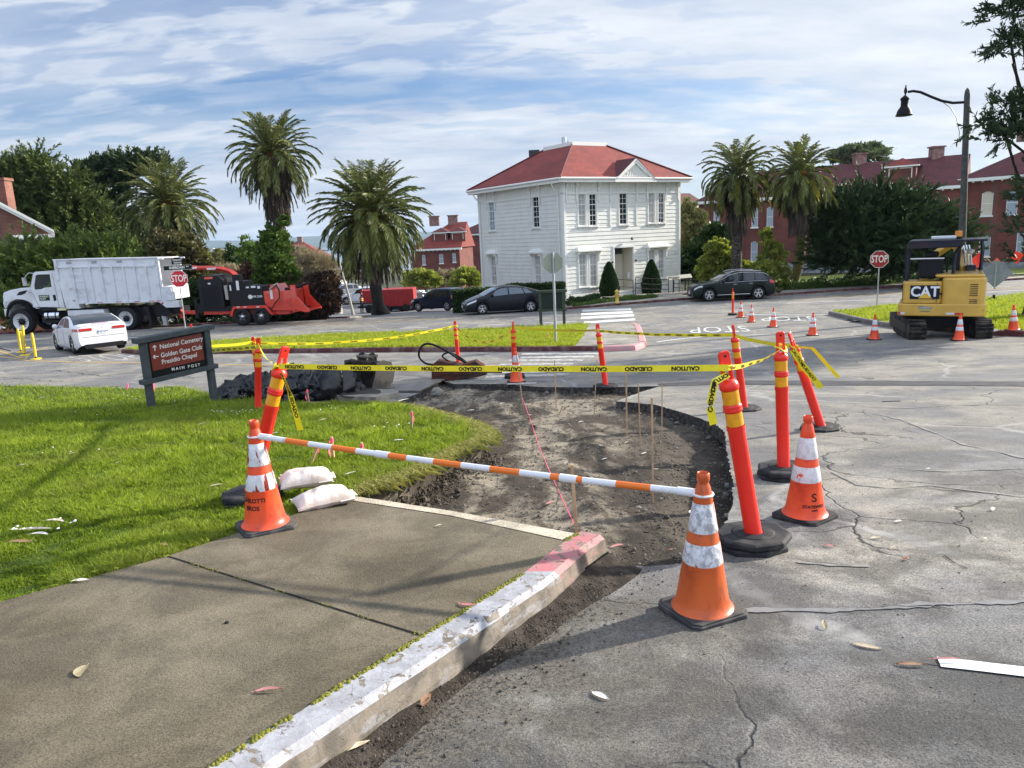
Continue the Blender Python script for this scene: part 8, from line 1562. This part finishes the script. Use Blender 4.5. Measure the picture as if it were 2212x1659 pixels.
def dark_sign():
 a,b=G(1169,707,.05),G(1219,705,.05);d=b-a;d.z=0;L=d.length;t=thing('notice_board','dark green wooden sign seen from behind on two posts on the middle island','sign',a,atan2(d.y,d.x));GR=M('sign_dark_green',(.018,.028,.024),.7);FR=M('sign_frame_olive',(.05,.065,.05),.7);H=AT(1167,631,a.y).z-a.z;zb=AT(1167,671,a.y).z-a.z
 for x in(0,L):MB().box((x,0,H/2-.1),(.12,.12,H+.1)).build('post',FR,t)
 MB().box((L/2,-.0,(H+zb)/2),(L-.12,.06,H-zb)).build('panel',GR,t);MB().box((L/2,0,H+.02),(L+.3,.2,.1)).build('cap_beam',FR,t);MB().box((L/2,0,zb),(L+.25,.18,.09)).build('lower_beam',FR,t)
dark_sign()
YB=M('bollard_yellow',(.78,.55,.02),.5,c2=(.65,.45,.02),ns=5)
for i,(bx,by,tx,ty,lb)in enumerate(((45.6,761,37.7,710,'leftmost yellow marker post, leaning left'),(54.6,752,43.6,715,'yellow marker post farthest back in the cluster'),(53.6,768,48.6,703,'tall yellow marker post in front of the cluster'),(78,776,68.4,719,'yellow marker post standing apart nearest the white sedan'))):
 p=G(bx,by);q=AT(tx,ty,p.y);t=thing('marker_post',lb,'marker post',p,0,'yellow flexible posts at the left road edge');d=q-p;MB().lathe([(.19,0),(.18,.03),(.08,.05)],16).build('base',YB,t);MB().cyl((0,0,.05),(0,0,.14),.03,n=8).build('spring',BLK,t);n=8;MB().tube([Vector((0,0,.10)),d*.6,d*.88],[.045,.05,.052],12).build('tube',YB,t);e=MB();e.tube([d*.86,d*.93,d],[.055,.045,.035],8,flat=None);e.build('flattened_top',YB,t)
def diamond(label,c,base,half,Y,flags=True):
 p=AT(base[0],base[1],Y);p.z=Z(p.x,p.y);ce=AT(c[0],c[1],Y);r=half/F*Y;az=atan2(p.x,p.y);t=thing('temporary_sign',label,'road work sign',p,-az);zc=ce.z-p.z;GB=M('sign_cloth_back',(.20,.22,.25),.6,c2=(.26,.27,.30),ns=2)
 MB().prism([(0,zc-r),(r,zc),(0,zc+r),(-r,zc)],-.01,.0).build('sign_cloth',GB,t);MB().box((0,-.03,zc-.1),(.06,.04,2*r*.92)).build('spine',GALV,t)
 for x,z in((0,zc+r),(r,zc),(-r,zc)):MB().prism([(x-.12*(x<=0),z-.12*(z>zc)-.06*(z<=zc)),(x+.12*(x>=0),z-.12*(z>zc)-.06*(z<=zc)),(x*.98,z+.02)],-.015,-.011).build('corner_pocket',STK if x else M('orange_edge',(.8,.15,.05),.5),t)
 MB().box((0,0,.18),(.10,.10,.36)).build('stand',BLK,t)
 for s_ in(-1,1):MB().tube([(s_*.02,-.02,.25),(s_*.55,-.3,.02)],.02,6).build('stand_leg',BLK,t)
 if flags:
  FO=M('flag_orange',(.95,.05,.02),.6)
  for s_ in(-1,1):
   MB().tube([(s_*.1,-.03,zc+r*.55),(s_*.62,-.03,zc+r*1.35)],.012,6).build('flag_staff',WOOD,t);m=MB();vs=[]
   for i in range(7):
    for j in range(5):u,v=i/6,j/4;vs.append((s_*(.62-.02-.30*v*(1 if s_<0 else.8)+.32*u*(1 if s_<0 else-.2))if False else s_*(.50+.14*(1-v)+.36*u*(1-.25*v)),-.05+.06*sin(u*6+s_),zc+r*1.25-.10*(1-v)*0-.42*v+.14*(1-u)-(.22 if s_<0 else.02)*u))
   m.add(vs,[(i*5+j,i*5+j+1,i*5+j+6,i*5+j+5)for i in range(6)for j in range(4)],0,True);m.build('flag',FO,t)
diamond('grey backed diamond road work sign with two orange flags at the far right',(2147.5,590),(2146.7,642),32,33.5);diamond('corner of another diamond road work sign at the left edge',(-14,708),(-14,745),22,31,False)
def street_lamp():
 Y=27.0;b=AT(2076,640,Y);b.z=Z(b.x,b.y);tp=AT(2090,190,Y);t=thing('street_lamp','tall grey street lamp with bell shaped lantern on a curved arm at right','street lamp',b,-atan2(b.x,b.y));d=tp-b;Rt=Matrix.Rotation(atan2(b.x,b.y),3,'Z');d=Rt@d;H=d.z;m=MB()
 PG=M('lamp_post_grey',(.075,.08,.08),.7,c2=(.11,.11,.105),ns=6);DKL=M('lantern_black',(.008,.009,.010),.6);m.tube([(0,0,-.1),d*.5,d*.97,d*.99,d],[.135,.115,.095,.075,.02],12);m.build('post',PG,t)
 k=Y/F*1.06;X=lambda px,py:Vector(((px-2090)*k*.76+d.x,d.y,d.z+(190-py)*k-(px-2090)*k*.045));A=[X(2086,216),X(2060,216),X(2035,211),X(2010,202),X(1985,192),X(1968,189),X(1955,190)];MB().tube(A,.045,10).build('arm',DKL,t);MB().tube([X(2035,212),X(2055,224),X(2070,243),X(2079,270),X(2080,290)],.016,8).build('brace',GALV,t)
 c=X(1950,190);L_=thing;q=MB();q.lathe([(.02,.40),(.05,.36),(.03,.30),(.07,.22),(.09,.10),(.09,.0),(.05,-.10),(.03,-.16)],14,0,Matrix.Translation(c)@Matrix.Scale(.6,4));q.build('finial',DKL,t);q=MB();q.lathe([(.02,-.14),(.07,-.19),(.17,-.27),(.20,-.33),(.17,-.36),(.155,-.40),(.16,-.62),(.21,-.70),(.28,-.80),(.315,-.92),(.33,-.98),(.36,-1.01),(.34,-1.04),(.2,-1.06),(.0,-1.08)],24,0,Matrix.Translation(c+Vector((-.01,0,.02)))@Matrix.Scale(.80,4));q.build('lantern',DKL,t)
street_lamp()
def hydrant():
 p=G(1333,655,.12);t=thing('fire_hydrant','yellow fire hydrant at the kerb in front of the white house','fire hydrant',p);HY=M('hydrant_yellow',(.62,.43,.09),.5,c2=(.5,.34,.07),ns=5);m=MB();m.lathe([(.16,0),(.16,.05),(.11,.07),(.10,.42),(.13,.46),(.13,.50),(.10,.52),(.11,.62),(.14,.64),(.13,.70),(.07,.76),(.03,.77),(.03,.81)],18);m.build('barrel',HY,t)
 for s_ in(-1,1):MB().cyl((s_*.08,0,.40),(s_*.20,0,.40),.055,n=10).build('outlet_cap',HY,t)
 MB().cyl((0,-.08,.56),(0,-.2,.56),.07,n=10).build('outlet_cap',HY,t)
hydrant()
def railing():
 IR=M('rail_iron',(.012,.013,.016),.5);t=thing('handrail','black iron ramp railing before the house entrance','railing');Pn=lambda px,py,dd:ONP(px,py,HO-HW_*dd,-HW_)
 def run(pxs,dd,hgt=.9,mids=(1.0,.62,.3)):
  P=[Pn(x,y,dd)for x,y in pxs];
  for k in mids:
   m=MB();m.tube([Vector((p.x,p.y,p.z-(1-k)*hgt))for p in P],.022,6,smooth=False);m.build('rail',IR,t)
  for p in P:MB().tube([(p.x,p.y,p.z),(p.x,p.y,p.z-hgt-.15)],.026,6).build('rail_post',IR,t)
 run([c5(1440,1328),c5(1577,1335)],2.6,.85,(1.0,.45));run([c5(1597,1310),c5(1745,1322),c5(1885,1328)],2.9,1.0);run([c5(1885,1310),c5(1978,1305)],2.2,1.3,(1.0,.95));run([c5(1925,1322),c5(2060,1330),c5(2212,1335)],3.0,1.0,(1.0,.7,.4))
railing()
struct(region('sidewalk',[(p.x,p.y)for p in(ONP(1290,645,HO-HW_*1.0,-HW_),ONP(1495,635,HO-HW_*1.0,-HW_),off2(kr[2],.3,2.0),off2(kr[1],1.5,2.6))],.14,walk_m,.03,.6,3))
for px,py,lb in((1455,602,'tilted interpretive panel left of the pair behind the railing'),(1480,598,'tilted interpretive panel above the dark SUV bonnet')):
 p=ONP(px,py,HO-HW_*2.0,-HW_);t=thing('interpretive_panel',lb,'information panel',(p.x,p.y,p.z-.9));MB().add([(-.45,-.25,.82),(.45,-.25,.86),(.45,.25,1.08),(-.45,.25,1.04)],[(0,1,2,3)]).add([(-.45,-.25,.79),(.45,-.25,.83),(.45,.25,1.05),(-.45,.25,1.01)],[(3,2,1,0)]).build('panel',M('panel_cream',(.62,.58,.45),.5),t);MB().box((0,0,.4),(.08,.08,.9)).build('post',BLK,t)
for px,py,lb in((1322,648,'tiny red flag among the plants left of the hydrant rail'),(1378,641,'tiny red flag by the ramp railing')):stake((px,py),(px,py-9),.1,.03,.02,lb,PINK,'red marker flags in the house garden')
RDB=M('box_red',(.34,.012,.014),.6,c2=(.26,.012,.012),ns=2)
p=G(835,662,0);Yp=64.0;a=AT(772,660,Yp);t=thing('red_trailer','bright red box trailer parked behind the round palm trunk','trailer',(a.x,a.y,Z(a.x,a.y)));s_=Yp/F
m=MB();m.bbox((52*s_,0,.5),(122*s_,2.4,1.95));m.build('box',RDB,t,.03);m=MB();m.bbox((8*s_,0,.9),(40*s_,2.0,1.95));m.build('box',RDB,t,.03)
for x in(25,60,105):MB().cyl((x*s_,-.02,.35),(x*s_,.2,.35),.34,n=18).build('wheel',TYRE,t)
for i in range(7):MB().box(((62+i*9)*s_,-.02,1.2),(.05,.05,1.3)).build('rib',RDB,t)
m=MB();m.bbox((0,.1,.45),(122*s_,2.3,.6));m.build('chassis',BLK,t)
def skin(name,verts,edges,radii,mat_,parent,loc=(0,0,0),sub=2):
 me=bpy.data.meshes.new(name);me.from_pydata(verts,edges,[]);me.materials.append(mat_);o=bpy.data.objects.new(name,me);COL.objects.link(o);o.parent=parent;o.location=loc;
 md=o.modifiers.new('skin','SKIN');md.use_smooth_shade=True
 for i,r in enumerate(radii):me.skin_vertices[0].data[i].radius=(r,r)if not isinstance(r,tuple)else r;me.skin_vertices[0].data[i].use_root=(i==0)
 sb=o.modifiers.new('sub','SUBSURF');sb.levels=sub;sb.render_levels=sub;return o
SKN=M('skin_tone',(.35,.19,.13),.6);DARKC=M('cloth_dark',(.012,.013,.02),.8);VEST=M('vest_orange',(.85,.16,.02),.6);HAIR=M('hair_dark',(.02,.014,.01),.7)
def person(label,p,rz,s=1.0):
 t=thing('person',label,'person',p,rz);t.scale=(s,)*3
 V=[(0,0,.95),(0,0,1.15),(0,-.01,1.38),(0,-.01,1.50),(0,-.02,1.60),(0,-.03,1.70),(.10,0,.90),(.11,-.02,.50),(.12,.03,.09),(.12,-.12,.05),(-.10,0,.90),(-.12,.03,.50),(-.14,.06,.09),(-.14,-.10,.05),(.20,0,1.40),(.25,-.02,1.13),(.22,-.20,.98),(-.20,0,1.40),(-.26,-.03,1.14),(-.20,-.22,1.02)]
 E=[(0,1),(1,2),(2,3),(3,4),(4,5),(0,6),(6,7),(7,8),(8,9),(0,10),(10,11),(11,12),(12,13),(2,14),(14,15),(15,16),(2,17),(17,18),(18,19)]
 R=[(.15,.11),(.14,.10),(.16,.11),.055,(.08,.09),(.07,.08),(.09,.09),.062,.045,.04,(.09,.09),.062,.045,.04,.06,.045,.035,.06,.045,.035]
 skin('body',V,E,R,DARKC,t);skin('vest',[(0,-.0,1.02),(0,0,1.18),(0,-.01,1.42)],[(0,1),(1,2)],[(.185,.15),(.18,.145),(.18,.12)],VEST,t);MB().lathe([(.0,-.10),(.06,-.08),(.088,0),(.09,.06),(.06,.11),(0,.12)],14,0,Matrix.Translation((0,-.025,1.66))).build('head',SKN,t)
 MB().lathe([(.094,.0),(.096,.05),(.065,.115),(0,.128)],14,0,Matrix.Translation((0,-.01,1.675))).build('hair',HAIR,t)
 for sx_ in(-1,1):
  MB().lathe([(0,-.01),(.012,0),(0,.01)],6,0,Matrix.Translation((sx_*.032,-.108,1.67))).build('eye',INK,t)
  for k in range(5):MB().tube([(sx_*.21+(k-2)*.014*sx_,-.22,.985 if sx_>0 else 1.02),(sx_*.21+(k-2)*.016*sx_,-.27+abs(k-2)*.012,.955 if sx_>0 else.99)],.009,5).build('finger',SKN,t)
 for z in(1.12,1.3):MB().tube([(.195*cos(a),.155*sin(a),z)for a in[i*pi/8 for i in range(17)]],.018,5,caps=False).build('reflective_stripe',M('stripe_lime',(.6,.65,.2),.4),t)
pp_=AT(782,663,63.0);person('worker in an orange vest and dark trousers standing beside the red trailer',(pp_.x,pp_.y,Z(pp_.x,pp_.y)),radians(70),1.0)
def driver():
 c=S_3(TS,600,560,.75);t=thing('person','truck driver in a lime high visibility jacket seen through the cab window','person');t.parent=None;M_=TRUCK.matrix_basis;t.location=TRUCK.location;t.rotation_euler=TRUCK.rotation_euler;x,y,z=c
 LM=M('jacket_lime',(.25,.75,.05),.6);V=[(x,y,z-.15),(x,y,z+.15),(x,y,z+.40),(x,y,z+.50),(x-.03,y,z+.62),(x-.05,y-.25,z+.33),(x-.30,y-.30,z+.10),(x-.55,y-.25,z+.18),(x-.05,y+.25,z+.33),(x-.30,y+.28,z+.10),(x-.55,y+.2,z+.18)]
 skin('body',V,[(0,1),(1,2),(2,3),(3,4),(2,5),(5,6),(6,7),(2,8),(8,9),(9,10)],[(.16,.18),(.16,.18),(.12,.15),.06,.08,.07,.055,.04,.07,.055,.04],LM,t);MB().lathe([(0,-.12),(.07,-.09),(.10,0),(.08,.09),(0,.12)],12,0,Matrix.Translation((x-.03,y,z+.62))).build('head',SKN,t);MB().lathe([(.105,0),(.09,.09),(0,.13)],12,0,Matrix.Translation((x,y,z+.65))).build('hair',HAIR,t)
driver()
PLC=M('planter_concrete',(.42,.42,.38),.85,c2=(.32,.32,.29),ns=4)
p=AT(727,661,66);z=Z(p.x,p.y);t=thing('lamp_base','round concrete lamp base with a dark pole in the parking lot','lamp base',(p.x,p.y,z));MB().lathe([(.48,0),(.48,.9),(.44,.95)],20).build('concrete_drum',PLC,t);MB().cyl((0,0,.95),(0,0,4.5),.07,n=8).build('pole',BLK,t)
for px,lb in((755,'leaning bare tree trunk left of the palm'),):p=AT(px,662,60);MB().tube([(p.x+.25,p.y,Z(p.x,p.y)),(p.x,p.y,Z(p.x,p.y)+1.6),(p.x-.5,p.y,Z(p.x,p.y)+4.2)],[.13,.10,.06],8).build('trunk',M('pale_bark',(.35,.33,.28),.8),thing('bare_tree',lb,'tree'))
for px0,px1,yy in((735,762,664),(768,800,662)):m=MB();a,b=G(px0,yy),G(px1,yy-1);m.box(((a.x+b.x)/2,(a.y+b.y)/2,a.z+.06),((b-a).length,.5,.14));tag(m.build('wheel_stop',PLC),'low concrete parking divider left of the palm trunk' if px0<750 else 'low concrete parking divider in front of the red trailer','kerb block')
m=MB();a,b,c,d=GP([(706,690.5),(775,687.5),(771,682),(712,684)],.13);nn=22
for i in range(nn):q0,q1=a.lerp(b,i/nn),d.lerp(c,i/nn);q2,q3=a.lerp(b,(i+.5)/nn),d.lerp(c,(i+.5)/nn);m.quad(*[Vector((v.x,v.y,Z(v.x,v.y)+.13))for v in(q0,q2,q3,q1)])
tag(m.build('tactile_mat',M('tactile_grey',(.22,.23,.26),.7)),'ribbed grey tactile paving on the sidewalk ramp by the round palm','tactile paving')
for i in range(4):p=G(2126,716,.03+i*.05);q=p+Vector((.42,.12,0));tag(MB().cyl(p,q,.03,n=8).build('white_pipe',STK),'white plastic pipe stacked at the kerb right of the excavator tracks','pipe','white pipes by the right kerb')
m=MB();random.seed(31)
for i in range(60):p=G(random.uniform(1838,1900),random.uniform(690,697),0);m.box((p.x,p.y,p.z+.03),(random.uniform(.05,.3),random.uniform(.05,.2),.08),R=Matrix.Rotation(random.random()*3,3,'Z'))
tag(m.build('broken_asphalt',tar),'broken dark asphalt rubble along the right island kerb','rubble',kind='stuff')
tag(MB().cyl(G(1905,868),G(1945,867),.01,n=4).build('twig',INK),'thin dark twig lying on the asphalt','twig')
def haze():
 m=bpy.data.materials.new('haze');m.use_nodes=True;nt=m.node_tree;nt.nodes.remove(nt.nodes['Principled BSDF']);v=nt.nodes.new('ShaderNodeVolumePrincipled');v.inputs['Color'].default_value=(.55,.75,1,1);v.inputs['Density'].default_value=5.5e-5;v.inputs['Anisotropy'].default_value=.2;nt.links.new(v.outputs[0],nt.nodes['Material Output'].inputs['Volume'])
 b=MB();b.bbox((-19000,-4200,CZ-46),(19000,16500,110));o=b.build('haze',m);o['kind']='stuff';o['label']='thin blue haze over the bay and the far hills';o['category']='haze'
haze()
